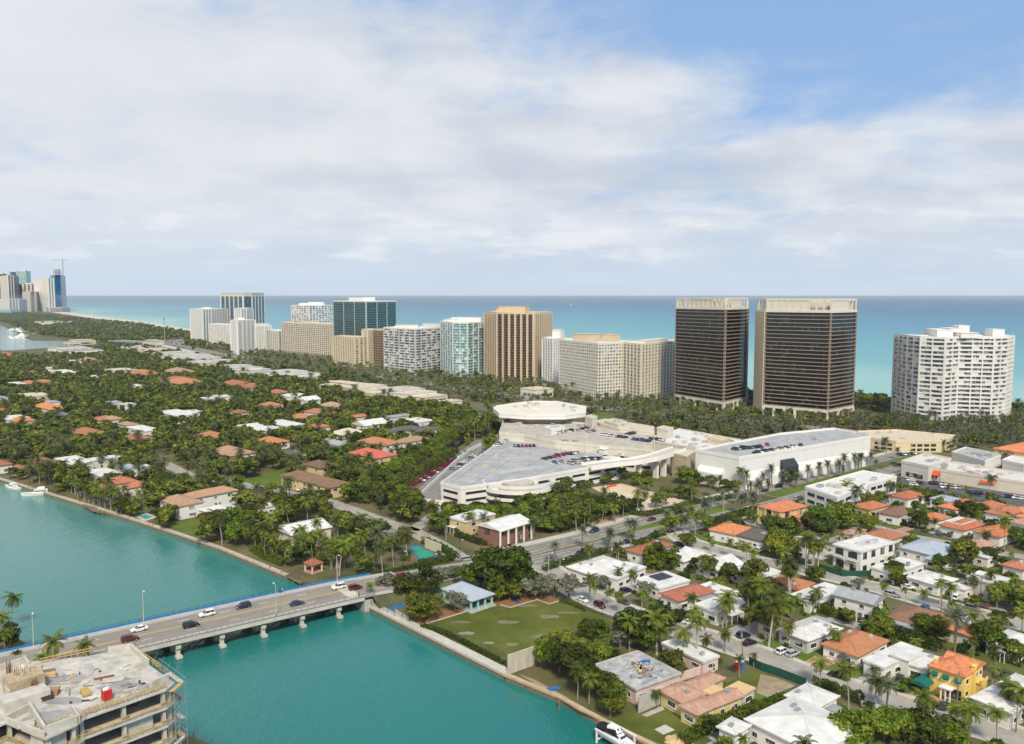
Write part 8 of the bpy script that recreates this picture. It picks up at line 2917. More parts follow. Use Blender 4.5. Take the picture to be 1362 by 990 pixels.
# --- trees placed one by one: crop, x, y of the foot, kind, scale
for k, X, Y, kind, s, lb in (
  ('M', 800, 440, 'broad', 2.0, 'huge dark spreading tree behind the park pavilion'), ('M', 700, 400, 'broad', 1.45, None), ('M', 860, 420, 'broad', 1.5, None),
  ('M', 790, 470, 'broad', .95, 'yellow green tree at the edge of the park mulch'), ('M', 850, 460, 'broad', .9, None),
  ('M', 400, 555, 'broad', 1.25, 'grey green tree at the mulch bed by the seawall'), ('M', 330, 450, 'broad', 1.1, None), ('M', 430, 450, 'broad', 1.2, None), ('M', 565, 525, 'silver', 1.0, 'thin pale leaved tree in front of the pavilion'),
  ('M', 130, 470, 'palm', .55, 'short fan palm at the end of the bridge'),
  ('M', 930, 450, 'silver', 1.1, None), ('M', 1010, 455, 'silver', 1.2, None), ('M', 1080, 450, 'silver', 1.15, None), ('M', 1150, 460, 'silver', 1.2, None), ('M', 980, 420, 'broad', 1.0, None),
  ('M', 230, 400, 'silver', .8, None), ('M', 190, 420, 'silver', .8, None), ('M', 560, 365, 'silver', .75, None), ('M', 500, 375, 'silver', .75, None), ('M', 620, 350, 'silver', .75, None),
  ('N', 330, 600, 'broad', 1.25, None), ('N', 400, 650, 'broad', 1.5, 'broad dark tree at the waterside left of the stripped house'), ('N', 470, 690, 'broad', 1.1, None), ('N', 260, 570, 'broad', 1.1, None), ('N', 520, 560, 'broad', 1.0, None),
  ('N', 590, 830, 'broad', 1.15, 'bright green bushy tree at the water edge below the stripped house'), ('N', 575, 740, 'broad', 1.0, None), ('N', 640, 800, 'broad', .8, None), ('N', 350, 560, 'broad', 1.2, None),
  ('N', 420, 740, 'palm', .8, None), ('N', 480, 760, 'palm', .85, None),
  ('N', 480, 430, 'broad', .9, None), ('N', 545, 450, 'broad', .8, None), ('N', 640, 480, 'silver', .95, None), ('N', 690, 490, 'palm', 1.0, None),
  ('N', 720, 460, 'broad', 1.5, None), ('N', 830, 440, 'broad', 1.5, None), ('N', 900, 400, 'broad', 1.3, None), ('N', 760, 490, 'broad', 1.1, None), ('N', 860, 490, 'palm', 1.1, None), ('N', 800, 480, 'palm', 1.2, None),
  ('N', 830, 510, 'royal', 1.05, 'tall royal palm standing free behind the stripped pink house'), ('N', 1040, 545, 'royal', .95, 'royal palm beside the pink house'), ('N', 1000, 540, 'palm', 1.15, None), ('N', 910, 590, 'broad', .75, 'round tree between stripped pink house and pink house'),
  ('N', 1185, 500, 'palm', .55, 'little palm on the verge of the wide street'), ('N', 1170, 370, 'palm', 1.2, None), ('N', 1190, 365, 'palm', 1.1, None), ('N', 1310, 390, 'palm', 1.0, None), ('N', 1090, 540, 'palm', .6, None),
  ('N', 580, 265, 'palm', .75, None), ('N', 480, 240, 'palm', .7, None), ('N', 515, 250, 'palm', .7, None), ('N', 635, 300, 'palm', .6, None), ('N', 775, 215, 'silver', .8, 'silver palm like tree in front of the solar panel house'), ('N', 560, 175, 'silver', .75, None),
  ('N', 700, 150, 'palm', .8, None), ('N', 645, 160, 'palm', .7, None), ('N', 480, 90, 'palm', .8, None),
  ('O', 645, 770, 'royal', 1.05, None), ('O', 685, 775, 'royal', 1.05, None), ('O', 740, 590, 'royal', 1.05, None), ('O', 640, 690, 'broad', 1.3, None), ('O', 560, 660, 'broad', 1.1, None), ('O', 600, 700, 'palm', 1.2, None), ('O', 720, 700, 'palm', 1.0, None), ('O', 770, 740, 'palm', 1.1, None), ('O', 530, 700, 'palm', 1.0, None),
  ('O', 400, 845, 'palm', .55, None), ('O', 730, 800, 'palm', .6, None), ('O', 590, 590, 'broad', 1.2, None), ('O', 620, 560, 'broad', 1.0, None),
  ('O', 550, 520, 'broad', 1.35, 'dome shaped dark tree between the white roofs'), ('O', 320, 460, 'broad', 1.05, None), ('O', 420, 500, 'broad', 1.0, None), ('O', 60, 400, 'broad', 1.4, None), ('O', 130, 420, 'broad', 1.2, None), ('O', 20, 420, 'broad', 1.2, None), ('O', 250, 440, 'broad', .9, None),
  ('O', 700, 370, 'broad', 1.5, 'round dark green tree on the street corner below the flat dark roof'), ('O', 830, 395, 'royal', .8, None), ('O', 885, 425, 'royal', .85, None), ('O', 865, 420, 'royal', .8, None), ('O', 870, 500, 'broad', .8, None), ('O', 825, 440, 'palm', 1.0, None),
  ('O', 900, 210, 'broad', 1.5, None), ('O', 1000, 200, 'broad', 1.7, 'massive dark tree above the white cube house'), ('O', 1040, 210, 'broad', 1.3, None), ('O', 930, 240, 'broad', 1.2, None), ('O', 840, 220, 'broad', 1.0, None), ('O', 660, 230, 'broad', 1.1, None), ('O', 710, 240, 'broad', 1.2, None), ('O', 760, 230, 'broad', 1.0, None), ('O', 1150, 230, 'broad', .9, None),
  ('O', 210, 300, 'broad', .9, None), ('O', 520, 390, 'palm', .95, None), ('O', 440, 360, 'palm', .6, None), ('O', 330, 330, 'palm', .6, None), ('O', 485, 140, 'date', 1.15, None), ('O', 552, 130, 'date', 1.05, None), ('O', 305, 150, 'date', 1.0, None), ('O', 110, 200, 'date', 1.0, None),
  ('O', 150, 240, 'palm', 1.1, None), ('O', 195, 230, 'palm', 1.1, None), ('O', 250, 240, 'palm', 1.0, None), ('O', 300, 220, 'broad', .8, None), ('O', 120, 235, 'broad', .8, None),
  ('O', 1100, 520, 'silver', .7, 'nearly bare pale tree on the street below the white cube house'), ('O', 1190, 735, 'broad', .85, 'dark round tree between white gabled house and terracotta roof'), ('O', 860, 640, 'palm', .7, None),
  ('O', 1280, 490, 'broad', .7, None), ('O', 995, 880, 'palm', .55, None), ('O', 1030, 910, 'silver', .5, None), ('O', 970, 860, 'palm', .55, None),
  ('P', 135, 470, 'palm', .6, None), ('P', 592, 418, 'broad', .9, None), ('P', 630, 420, 'broad', .95, None), ('P', 900, 440, 'broad', 1.15, None), ('P', 860, 430, 'broad', .95, None), ('P', 1000, 510, 'date', 1.2, 'large feathery grey palm behind the yellow house'), ('P', 800, 400, 'silver', .8, None),
  ('P', 1120, 480, 'broad', 1.0, None), ('P', 1220, 520, 'broad', .95, None), ('P', 1300, 540, 'broad', 1.0, None), ('P', 1080, 470, 'palm', .9, None), ('P', 1200, 500, 'palm', .8, None),
  ('P', 310, 680, 'palm', .8, None), ('P', 455, 800, 'palm', .95, 'palm in front of the hedge of the big white villa'), ('P', 590, 840, 'palm', 1.0, None), ('P', 650, 790, 'date', .85, None), ('P', 575, 650, 'date', .5, 'small palm in the white planting circle on the grey drive'),
  ('P', 690, 935, 'broad', .8, None), ('P', 745, 962, 'broad', .8, None), ('P', 805, 935, 'broad', .68, None), ('P', 640, 960, 'broad', .75, None), ('P', 560, 980, 'broad', 1.15, None), ('P', 460, 985, 'broad', 1.2, 'yellow green tree at the bottom edge beside the big white villa'), ('P', 400, 960, 'broad', 1.0, None),
  ('P', 720, 960, 'broad', 1.0, None), ('P', 900, 980, 'broad', 1.1, None), ('P', 980, 985, 'broad', 1.0, None), ('P', 1050, 990, 'palm', .9, None), ('P', 840, 960, 'palm', .9, None),
  ('P', 975, 870, 'palm', .6, None), ('P', 1085, 930, 'palm', .75, None), ('P', 1225, 990, 'royal', .75, 'big headed palm at the bottom edge right of the concrete drive'), ('P', 1290, 830, 'palm', 1.1, None), ('P', 1330, 870, 'palm', 1.0, None), ('P', 1270, 800, 'palm', .95, None), ('P', 1350, 850, 'broad', .9, None),
  ('P', 925, 270, 'royal', .75, None), ('P', 985, 280, 'royal', .7, None), ('P', 845, 260, 'palm', .7, None), ('P', 750, 235, 'palm', .55, None), ('P', 690, 110, 'broad', .8, None), ('P', 700, 150, 'broad', .7, None), ('P', 1060, 200, 'palm', .5, None), ('P', 1110, 220, 'palm', .7, None), ('P', 1170, 220, 'palm', .7, None),
  ('P', 1260, 270, 'broad', 1.2, None), ('P', 1320, 280, 'broad', 1.1, None), ('P', 1220, 290, 'palm', .8, None), ('P', 1350, 300, 'broad', 1.0, None), ('P', 1240, 380, 'broad', .7, None), ('P', 1350, 395, 'palm', .7, None), ('P', 995, 300, 'broad', .55, None),
  ('P', 20, 430, 'palm', 1.1, None), ('P', 40, 470, 'royal', 1.0, None), ('P', 60, 430, 'palm', 1.0, None), ('P', 95, 110, 'palm', .9, None), ('P', 280, 140, 'broad', .7, None), ('P', 150, 230, 'royal', .95, None), ('P', 270, 300, 'palm', .9, None),
  ('J', 85, 690, 'broad', 1.35, None), ('J', 230, 770, 'royal', .85, None), ('J', 295, 775, 'royal', .85, None), ('J', 265, 780, 'royal', .8, None), ('J', 150, 930, 'royal', .9, None),
  ('J', 560, 560, 'broad', 1.0, None), ('J', 820, 560, 'broad', 1.1, None), ('J', 780, 520, 'broad', .8, None), ('J', 680, 430, 'royal', .9, None), ('J', 500, 460, 'palm', 1.1, None), ('J', 540, 440, 'broad', 1.0, None), ('J', 620, 430, 'broad', .9, None), ('J', 450, 420, 'palm', 1.0, None),
  ('J', 850, 420, 'broad', 1.0, None), ('J', 920, 470, 'broad', .8, None), ('J', 1060, 500, 'broad', 1.2, None), ('J', 1130, 500, 'broad', 1.1, None), ('J', 1180, 410, 'palm', 1.0, None), ('J', 1060, 390, 'palm', .7, None), ('J', 1260, 530, 'broad', .8, None), ('J', 1210, 600, 'broad', .8, None),
  ('J', 1060, 750, 'broad', 1.4, None), ('J', 1000, 740, 'broad', 1.0, None), ('J', 1200, 740, 'broad', 1.0, None), ('J', 1260, 690, 'palm', 1.0, None), ('J', 1160, 640, 'palm', .8, None), ('J', 930, 780, 'broad', .9, None), ('J', 1330, 640, 'broad', 1.1, None), ('J', 690, 800, 'broad', .7, None),
  # boulevard and store date palms
  ('I', 838, 520, 'date', 1.1, None), ('I', 902, 508, 'date', 1.0, None), ('I', 960, 492, 'date', 1.05, None), ('I', 1018, 480, 'date', 1.0, None), ('I', 1142, 472, 'date', 1.1, None), ('I', 1197, 462, 'date', 1.15, None), ('I', 1250, 452, 'date', 1.15, None), ('I', 1310, 440, 'date', 1.15, None),
  ('J', 425, 300, 'date', .9, None), ('J', 505, 250, 'date', 1.0, None), ('J', 595, 265, 'date', .9, None), ('J', 185, 350, 'date', .8, None), ('J', 40, 370, 'date', .8, None), ('J', 130, 335, 'date', .8, None),
  ('I', 615, 655, 'date', .95, None), ('I', 798, 640, 'date', 1.1, None), ('I', 865, 632, 'date', .95, None), ('I', 222, 770, 'date', 1.1, None), ('I', 245, 775, 'date', .9, None), ('I', 118, 815, 'date', .9, None), ('I', 425, 690, 'date', .9, None), ('I', 500, 690, 'palm', 1.1, None), ('I', 545, 700, 'palm', 1.0, None), ('I', 520, 810, 'broad', .55, None),
  ('H', 845, 965, 'date', .95, 'date palm at the street corner opposite the brick house'), ('H', 988, 890, 'date', .8, None), ('H', 1128, 870, 'date', .85, None), ('H', 490, 850, 'date', 1.0, 'date palm beside the left corner of the brick house'), ('H', 585, 870, 'date', .85, None), ('H', 405, 820, 'palm', 1.1, None), ('H', 740, 820, 'date', .85, None),
  ('H', 1160, 760, 'palm', .9, None), ('H', 960, 810, 'palm', .9, None), ('H', 1005, 810, 'palm', .9, None), ('H', 1060, 800, 'palm', .8, None), ('H', 675, 830, 'palm', .7, None),
  ('H', 880, 620, 'broad', 1.0, 'yellowish tree right in front of the garage ramp'), ('H', 910, 590, 'broad', .9, None), ('H', 840, 640, 'broad', .8, None), ('H', 1270, 570, 'broad', .9, None), ('H', 1320, 600, 'broad', .9, None), ('H', 985, 585, 'broad', .55, None), ('H', 1025, 580, 'broad', .5, None), ('H', 1100, 560, 'broad', .6, None), ('H', 1135, 550, 'broad', .65, None), ('H', 1200, 540, 'broad', .7, None),
  ('I', 520, 480, 'broad', 1.3, None), ('I', 580, 500, 'broad', .8, None), ('I', 640, 500, 'broad', .8, None), ('I', 720, 530, 'broad', .9, None), ('I', 480, 560, 'broad', .9, None), ('I', 410, 590, 'broad', .9, None), ('I', 360, 600, 'broad', .7, None), ('I', 540, 560, 'broad', .8, None), ('I', 780, 520, 'broad', .8, None), ('I', 640, 550, 'date', .9, None), ('I', 690, 520, 'date', .9, None), ('I', 800, 520, 'palm', .9, None), ('I', 260, 490, 'broad', .9, None), ('I', 310, 460, 'broad', .7, None),
  ('I', 1060, 480, 'broad', .8, None), ('I', 940, 520, 'date', .7, None), ('I', 880, 540, 'date', .7, None), ('I', 1030, 510, 'date', .7, None), ('I', 1080, 500, 'date', .7, None),
  # left bank
  ('G', 230, 680, 'broad', 1.3, 'brownish domed tree at the seawall left of the clubhouse'), ('G', 130, 650, 'broad', 1.35, None), ('G', 160, 690, 'silver', .85, 'pale rounded tree on the north seawall'), ('G', 250, 720, 'broad', 1.0, None), ('G', 540, 590, 'broad', 1.5, 'wide old tree with visible limbs behind the clubhouse'), ('G', 620, 540, 'broad', 1.3, None), ('G', 480, 560, 'broad', 1.1, None), ('G', 320, 580, 'broad', 1.0, None),
  ('G', 985, 800, 'date', 1.25, 'largest grey date palm left of the sports court'), ('G', 1060, 770, 'date', 1.1, None), ('G', 1120, 735, 'date', 1.0, None), ('G', 640, 300, 'broad', 1.3, 'tall light green tree above the brown roofs'), ('G', 700, 260, 'broad', 1.0, None), ('G', 830, 380, 'broad', 1.1, None), ('G', 880, 320, 'broad', .9, None),
  ('F', 850, 440, 'broad', 1.35, 'bare looking grey brown tree beside the sandy roofed house'), ('F', 930, 420, 'broad', 1.0, None), ('F', 628, 566, 'broad', 1.0, 'tree overhanging the water beside the small pool'), ('F', 200, 390, 'silver', 1.1, None), ('F', 150, 370, 'silver', 1.0, None), ('F', 360, 380, 'broad', 1.0, None), ('F', 700, 300, 'broad', .9, None),
  ('K', 25, 545, 'palm', .7, None), ('K', 60, 340, 'palm', .9, 'palm at the left edge behind the bridge fence'), ('K', 10, 400, 'palm', .95, None), ('K', 40, 480, 'broad', 1.0, 'dark tree at the left edge beside the bridge'), ('K', 230, 560, 'palm', 1.0, None), ('K', 300, 580, 'palm', 1.0, None), ('K', 425, 560, 'palm', .8, None), ('K', 95, 570, 'palm', .5, None)):
 if k == 'K':
  q = W(k, X, Y, 2)
  q.z = LAND
  if X > 150:
   q = W(k, X, Y, 6)
   q.z = LAND
 else:
  q = W(k, X, Y)
 if kind == 'broad' and k in 'NOPJ' and s > .85:
  s *= .84
 plant(kind, q.x, q.y, s, lb)
# palms in rows
for k, x0, y0, x1, y1, n, kind, s in (('G', 30, 360, 200, 390, 7, 'palm', 1.05), ('G', 90, 340, 300, 400, 6, 'palm', .95), ('H', 470, 590, 560, 700, 4, 'palm', .9), ('H', 90, 800, 280, 860, 5, 'palm', 1.0), ('H', 180, 840, 300, 870, 4, 'palm', .9),
          ('G', 380, 785, 640, 800, 12, 'palm', .78), ('G', 560, 755, 800, 790, 14, 'palm', .78), ('G', 640, 860, 800, 830, 8, 'palm', .9), ('G', 700, 850, 960, 840, 10, 'palm', .85), ('G', 330, 740, 420, 790, 5, 'palm', .9),
          ('F', 380, 450, 520, 500, 7, 'palm', .95), ('F', 420, 490, 620, 560, 10, 'palm', .9), ('F', 100, 390, 330, 420, 8, 'palm', .9), ('F', 480, 510, 700, 540, 8, 'palm', .9), ('F', 640, 470, 790, 520, 7, 'palm', .85),
          ('G', 220, 240, 420, 280, 10, 'palm', 1.1), ('G', 240, 300, 430, 260, 8, 'palm', .95), ('G', 880, 580, 1150, 620, 9, 'palm', 1.0), ('G', 1140, 640, 1330, 690, 8, 'palm', 1.05), ('G', 940, 350, 1000, 320, 4, 'palm', 1.0),
          ('I', 20, 690, 560, 575, 11, 'palm', .85), ('I', 260, 690, 900, 558, 10, 'date', .85), ('I', 1330, 430, 1470, 395, 4, 'date', 1.1), ('D', 170, 610, 430, 620, 9, 'royal', .9), ('H', 560, 290, 500, 200, 8, 'palm', 1.0), ('H', 440, 330, 570, 250, 8, 'palm', 1.0), ('J', 1090, 215, 1362, 245, 10, 'date', .8), ('J', 610, 150, 700, 200, 5, 'date', .8),
          ('J', 660, 170, 690, 175, 2, 'date', 1.0), ('J', 820, 160, 850, 165, 2, 'date', 1.0), ('J', 920, 160, 1000, 170, 4, 'date', .9), ('E', 480, 740, 780, 780, 8, 'date', .9), ('E', 800, 760, 1000, 790, 7, 'date', 1.0), ('E', 1060, 760, 1362, 770, 9, 'date', 1.0), ('E', 380, 740, 470, 760, 4, 'date', 1.0)):
 p, q = W(k, x0, y0), W(k, x1, y1)
 for i in range(n):
  t = p.lerp(q, i / max(1, n - 1)) + Vector((RND.uniform(-1.4, 1.4), RND.uniform(-1.4, 1.4), 0))
  if free(t.x, t.y) and hides(t.x, t.y, 8 * s, 2.4, 1.8) < 2.6:
   plant(kind, t.x, t.y, s * RND.uniform(.85, 1.15))
# --- hedges
def hedge(k, pts, w, h, label, m=None, off=0, leaf=.34, dens=14):
 line = resample([W(k, *p) for p in pts], 4)
 c = line[0]
 t = thing('hedge', label, 'hedge', (c.x, c.y, LAND))
 rng = np.random.default_rng(int(abs(c.x * 10)) + 1)
 C, N = [], []
 for p, q in zip(line[:-1], line[1:]):
  d = (q - p)
  L = d.length
  if L < .01:
   continue
  d.normalize()
  n = int(L * (w + 2 * h) * dens)
  s = rng.uniform(0, L, n)
  u = rng.uniform(-(w / 2 + h), w / 2 + h, n)
  top = np.abs(u) < w / 2
  lat = np.where(top, u, np.sign(u) * w / 2)
  z = np.where(top, h, h - (np.abs(u) - w / 2))
  bump_ = .14 * h * np.sin(s * 1.9 + c.x + lat)
  x = p.x + d.x * s - d.y * (lat + rng.normal(0, .12, n))
  y = p.y + d.y * s + d.x * (lat + rng.normal(0, .12, n))
  C.append(np.stack([x - c.x, y - c.y, z + bump_ * (z > h * .7) + rng.normal(0, .1, n)], 1))
  N.append(np.stack([np.where(top, 0, -d.y * np.sign(u)), np.where(top, 0, d.x * np.sign(u)), np.where(top, 1., .35)], 1))
 put('foliage', quads_mesh('foliage', leaves(rng, np.concatenate(C), np.concatenate(N), leaf, .4), m or leaf_h), t)
 b = MB()
 for q in resample(line, 2.5):
  b.tube([(q.x, q.y, LAND), (q.x, q.y, LAND + h * .8)], .07, 5)
 b.build('stem', bark, t, True)
 for q in resample(line, 4):
  TREES.append((q.x, q.y, w * .4))
 return t
hedge('M', ((60, 350), (210, 330), (385, 290), (560, 255)), 2.0, 1.5, 'long clipped hedge between the bridge road and the sports court')
hedge('M', ((400, 165), (500, 205), (570, 250)), 2.2, 2.4, 'hedge behind the sports court along the lane')
hedge('M', ((380, 270), (480, 252), (545, 250)), 1.8, 1.2, 'low bright hedge in front of the sports court')
hedge('M', ((570, 130), (700, 175), (800, 180)), 1.8, 2.2, 'dark clipped hedge in front of the brick house')
hedge('M', ((1020, 310), (1200, 250), (1362, 210)), 2.0, 1.8, 'hedge between the boulevard and the long white corner house')
hedge('G', ((200, 355), (330, 320), (480, 290), (560, 285)), 3.0, 3.4, 'tall dark hedge behind the lawn and the palm lined lane')
hedge('F', ((810, 600), (900, 580), (1040, 555)), 4.0, 4.6, 'dense bright hedge beside the seawall lawn', dens=7)
hedge('G', ((330, 745), (400, 790), (500, 830)), 2.6, 2.4, 'hedge along the seawall below the clubhouse palms')
hedge('P', ((270, 672), (370, 700), (525, 760)), 2.4, 2.0, 'clipped hedge in front of the big white villa')
hedge('P', ((0, 790), (60, 760), (130, 735)), 1.8, 1.4, 'low hedge beside the bare building plot')
hedge('N', ((960, 973), (1100, 895), (1230, 850), (1362, 790)), 2.4, 1.8, 'dark hedge between the tiled ruin and the white villa')
hedge('P', ((700, 700), (760, 670), (810, 650)), 1.6, 1.6, 'hedge between the grey drive and the yellow house')
hedge('P', ((830, 790), (880, 770), (915, 800)), 1.6, 1.2, 'low curved hedge on the street side of the yellow house')
hedge('P', ((530, 545), (600, 500), (690, 455)), 1.6, 1.8, 'dark hedge between terracotta house and white garage house')
hedge('P', ((1000, 830), (1060, 790), (1110, 765)), 1.6, 1.4, 'low hedge right of the yellow house lawn')
hedge('P', ((300, 262), (400, 300), (500, 330)), 2.4, 1.8, 'tall hedge under the gabled white house')
hedge('P', ((520, 390), (680, 410), (830, 460), (920, 490)), 3.0, 2.8, 'long back garden hedge behind the flat white roofs')
hedge('P', ((1130, 470), (1250, 530), (1362, 570)), 3.5, 3.2, 'tall back hedge right of the yellow house')
hedge('O', ((880, 630), (960, 660), (1080, 690)), 2.6, 2.6, 'dark hedge below the tall windowed white house')
hedge('I', ((230, 640), (300, 650), (420, 625), (560, 585), (760, 555)), 2.2, 2.0, 'long hedge between the sand lot and the boulevard')
hedge('I', ((240, 800), (350, 765), (410, 745)), 1.6, 1.6, 'hedge beside the rust roofed bungalow')
hedge('I', ((640, 700), (760, 660), (910, 620)), 3.0, 2.6, 'thick hedge behind the orange bungalow by the boulevard')
hedge('N', ((360, 120), (480, 85)), 1.2, 1.0, 'low hedge in front of the white corner house')
hedge('G', ((30, 545), (80, 515), (150, 480)), 2.5, 2.5, 'hedge beside the low bright white house')
hedge('M', ((1110, 470), (1180, 490), (1240, 520)), .8, .8, 'thin low hedge at the park fence')
hedge('M', ((390, 600), (520, 640), (640, 700), (820, 800)), 1.2, 1.0, 'low green hedge on the park side of the seawall path')
hedge('M', ((170, 432), (300, 385), (450, 350), (640, 325)), 5, 2.6, 'grey green shrub belt along the road beside the park', m=leaf_g)
hedge('G', ((955, 515), (1130, 412), (1362, 268)), 5, 5.5, 'long tall olive hedge in front of the black screen fence', m=leaf_a, leaf=.5, dens=5)
hedge('H', ((-20, 548), (200, 405), (395, 275), (425, 225)), 6, 6.5, 'upper end of the tall olive hedge curving towards the pavilion', m=leaf_a, leaf=.5, dens=5)
hedge('H', ((100, 575), (200, 520), (330, 440)), 2.0, 1.4, 'red flowering creeper hedge at the garage lot wall', m=leaf_m)
hedge('H', ((130, 640), (180, 660), (230, 668)), 1.4, 1.2, 'magenta creeper at the low front wall of the garage lot', m=leaf_m)
# tree rows of the olive green hedge trees in front of the black screen
for k, x0, y0, x1, y1, n, s in (('G', 930, 470, 1362, 205, 13, .9), ('H', 30, 500, 380, 290, 12, .95), ('H', 10, 540, 400, 260, 9, .85), ('H', 400, 280, 330, 200, 5, .9), ('H', -30, 560, 395, 320, 13, .8), ('G', 900, 510, 1362, 265, 13, .8), ('H', 330, 200, 440, 290, 6, .9), ('H', 510, 200, 560, 300, 5, .8), ('H', 440, 290, 520, 315, 5, .75), ('H', 470, 210, 560, 300, 7, .75), ('H', 260, 470, 420, 350, 8, .5), ('G', 1000, 510, 1200, 545, 7, .95), ('G', 920, 560, 1150, 590, 7, .95), ('G', 700, 520, 900, 540, 6, 1.0),
        ('H', 300, 725, 880, 800, 14, .75), ('H', 560, 770, 840, 810, 7, .75), ('H', 900, 690, 1250, 700, 8, .75), ('H', 0, 660, 120, 680, 4, .9), ('H', 930, 690, 1150, 720, 6, .9), ('H', 420, 710, 620, 740, 6, .7),
        ('H', 420, 460, 500, 330, 5, .55), ('I', 0, 645, 285, 618, 8, .75), ('J', 780, 400, 900, 420, 4, .7), ('J', 400, 250, 560, 220, 4, .7), ('I', 1330, 400, 1200, 440, 3, .7)):
 p, q = W(k, x0, y0), W(k, x1, y1)
 for i in range(n):
  t = p.lerp(q, (i + .3 * RND.random()) / max(1, n - 1)) + Vector((RND.uniform(-1, 1), RND.uniform(-1, 1), 0))
  if free(t.x, t.y):
   plant('broad', t.x, t.y, s * RND.uniform(.85, 1.2))
# --- gardens full of trees: candidates by zone, nearest first
ZONES = [
 # survey polygon, spacing, kinds with weights, scale range
 ('left', ((-60, 468), (60, 478), (110, 466), (180, 462), (300, 480), (470, 500), (560, 545), (640, 550), (665, 600), (560, 665), (610, 700), (612, 745), (560, 762), (470, 775), (395, 765), (290, 726), (165, 685), (60, 652), (-60, 625)), 7.0,
  (('broad', .60), ('palm', .40)), (.62, 1.45)),
 ('mid', ((640, 690), (760, 660), (860, 680), (790, 700), (690, 722), (640, 730)), 5.5, (('broad', .6), ('palm', .4)), (.6, 1.0)),
 ('right', ((800, 740), (900, 705), (1060, 665), (1110, 650), (1200, 640), (1362, 680), (1640, 700), (1640, 1060), (1000, 1040), (880, 960), (760, 880), (850, 820), (770, 770)), 8.6,
  (('broad', .6), ('palm', .4)), (.4, .8)),
 ('coast', ((215, 456), (300, 462), (450, 483), (520, 489), (640, 502), (720, 512), (830, 530), (900, 536), (1000, 549), (1110, 558), (1190, 560), (1362, 556), (1600, 570), (1600, 640), (1362, 600), (1250, 598), (1150, 575), (1060, 580), (940, 588), (880, 570), (800, 556),
    (660, 538), (560, 527), (400, 500), (290, 478)), 6.2, (('date', .55), ('palm', .25), ('broad', .2)), (.6, 1.05)),
 ('shore', ((975, 530), (1004, 540), (1140, 545), (1195, 553), (1195, 534), (1150, 531), (985, 526)), 7, (('broad', .8), ('palm', .2)), (.7, 1.2)),
 ('shore', ((1340, 552), (1420, 560), (1420, 550), (1345, 544)), 7, (('broad', .7), ('palm', .3)), (.7, 1.2)),
 ('haulover', ((62, 420), (110, 426), (190, 434), (255, 446), (300, 456), (340, 470), (250, 462), (215, 457), (130, 458), (95, 452), (50, 446), (30, 440), (10, 430), (-60, 424), (-60, 418), (20, 416)), 17, (('broad', .8), ('palm', .2)), (.9, 1.7)),
]
CANDS = []
SHR0 = 0
for zn, poly, sp, kinds, (s0, s1) in ZONES:
 wp = [G(*p) for p in poly]
 x0, x1 = min(q.x for q in wp), max(q.x for q in wp)
 y0, y1 = min(q.y for q in wp), max(q.y for q in wp)
 y = y0
 rng = random.Random(len(zn) * 7 + 1)
 while y < y1:
  st_ = sp * max(1., min(2.0, y / 620)) if zn != 'haulover' else sp
  x = x0
  while x < x1:
   xx, yy = x + rng.uniform(-.5, .5) * st_, y + rng.uniform(-.5, .5) * st_
   if inside(xx, yy, wp):
    r_ = rng.random()
    kd = kinds[-1][0]
    acc = 0
    for a, w_ in kinds:
     acc += w_
     if r_ < acc:
      kd = a
      break
    if zn == 'left' and kd == 'palm' and yy > 520 and rng.random() < .6:
     kd = 'broad'
    CANDS.append((yy, xx, kd, rng.uniform(s0, s1), zn))
   x += st_
  y += st_
CANDS.sort()
for c, u, v, A, B in BEDS:
 for _ in range(4):
  f, s = RND.choice((0, 1)), RND.uniform(-.95, .95)
  q = c - u * (A + .3) + v * s * B if f else c - v * (B + .3) + u * s * A
  q = q + (-u if f else -v) * RND.uniform(.3, 2.5)
  if SHR0 < 230 and not any(x0 < q.x < x1 and y0 < q.y < y1 and inside(q.x, q.y, p) for x0, x1, y0, y1, p in NPB if p[0] is not None and len(p) > 8):
   SHR0 += 1
   t = put('shrub', SHRUB[SHR0 % 4], None, (q.x, q.y, LAND), RND.uniform(0, 6), RND.uniform(.45, .9))
   tag(t, '', 'shrub', 'garden shrubs')
   later(t, 'low leafy shrub')
LIMIT = {'broad': 292, 'palm': 295, 'date': 295, 'royal': 60, 'silver': 60}
REST = {'broad': [], 'palm': [], 'date': []}
SHR = 0
inl = [Vector(q) for q in LANDPOLY]
for yy, xx, kd, s, zn in CANDS:
 if not free(xx, yy):
  continue
 px_, py_, d = proj((xx, yy, LAND))
 if px_ < -60 or px_ > 1620:
  continue
 cr, zc, rzv = {'broad': (4.3, 5.5, 3.0), 'palm': (2.5, 8.5, 2.0), 'date': (2.3, 7, 1.8)}[kd]
 cr, zc, rzv = cr * s, zc * s, rzv * s
 lim = {'left': 2.1, 'right': .6, 'mid': 1.2, 'coast': 3., 'shore': 9, 'haulover': 1.}[zn] * (1.6 if kd != 'broad' else 1.)
 if d < 900 and hides(xx, yy, zc, cr, rzv) > lim:
  # only something low fits here
  if px_ < 1365 and SHR + SHR0 < 295 and zn != 'coast' and hides(xx, yy, .8, 1.4, 1.) < .9 and d < 520:
   SHR += 1
   t = put('shrub', SHRUB[SHR % 4], None, (xx, yy, LAND), RND.uniform(0, 6), RND.uniform(.7, 1.5))
   tag(t, '', 'shrub', 'garden shrubs')
   later(t, 'low leafy shrub')
  continue
 if zn != 'haulover' and d < 620 and near_tree(xx, yy, cr * .42):
  continue
 if not inside(xx, yy, inl):
  continue
 if COUNT.get(kd, 0) < LIMIT[kd] and zn != 'haulover' and -8 < px_ < 1372:
  plant(kd, xx, yy, s)
 else:
  REST[kd].append((xx, yy, s, d))
  TREES.append((xx, yy, cr * .42)) if d < 620 else None
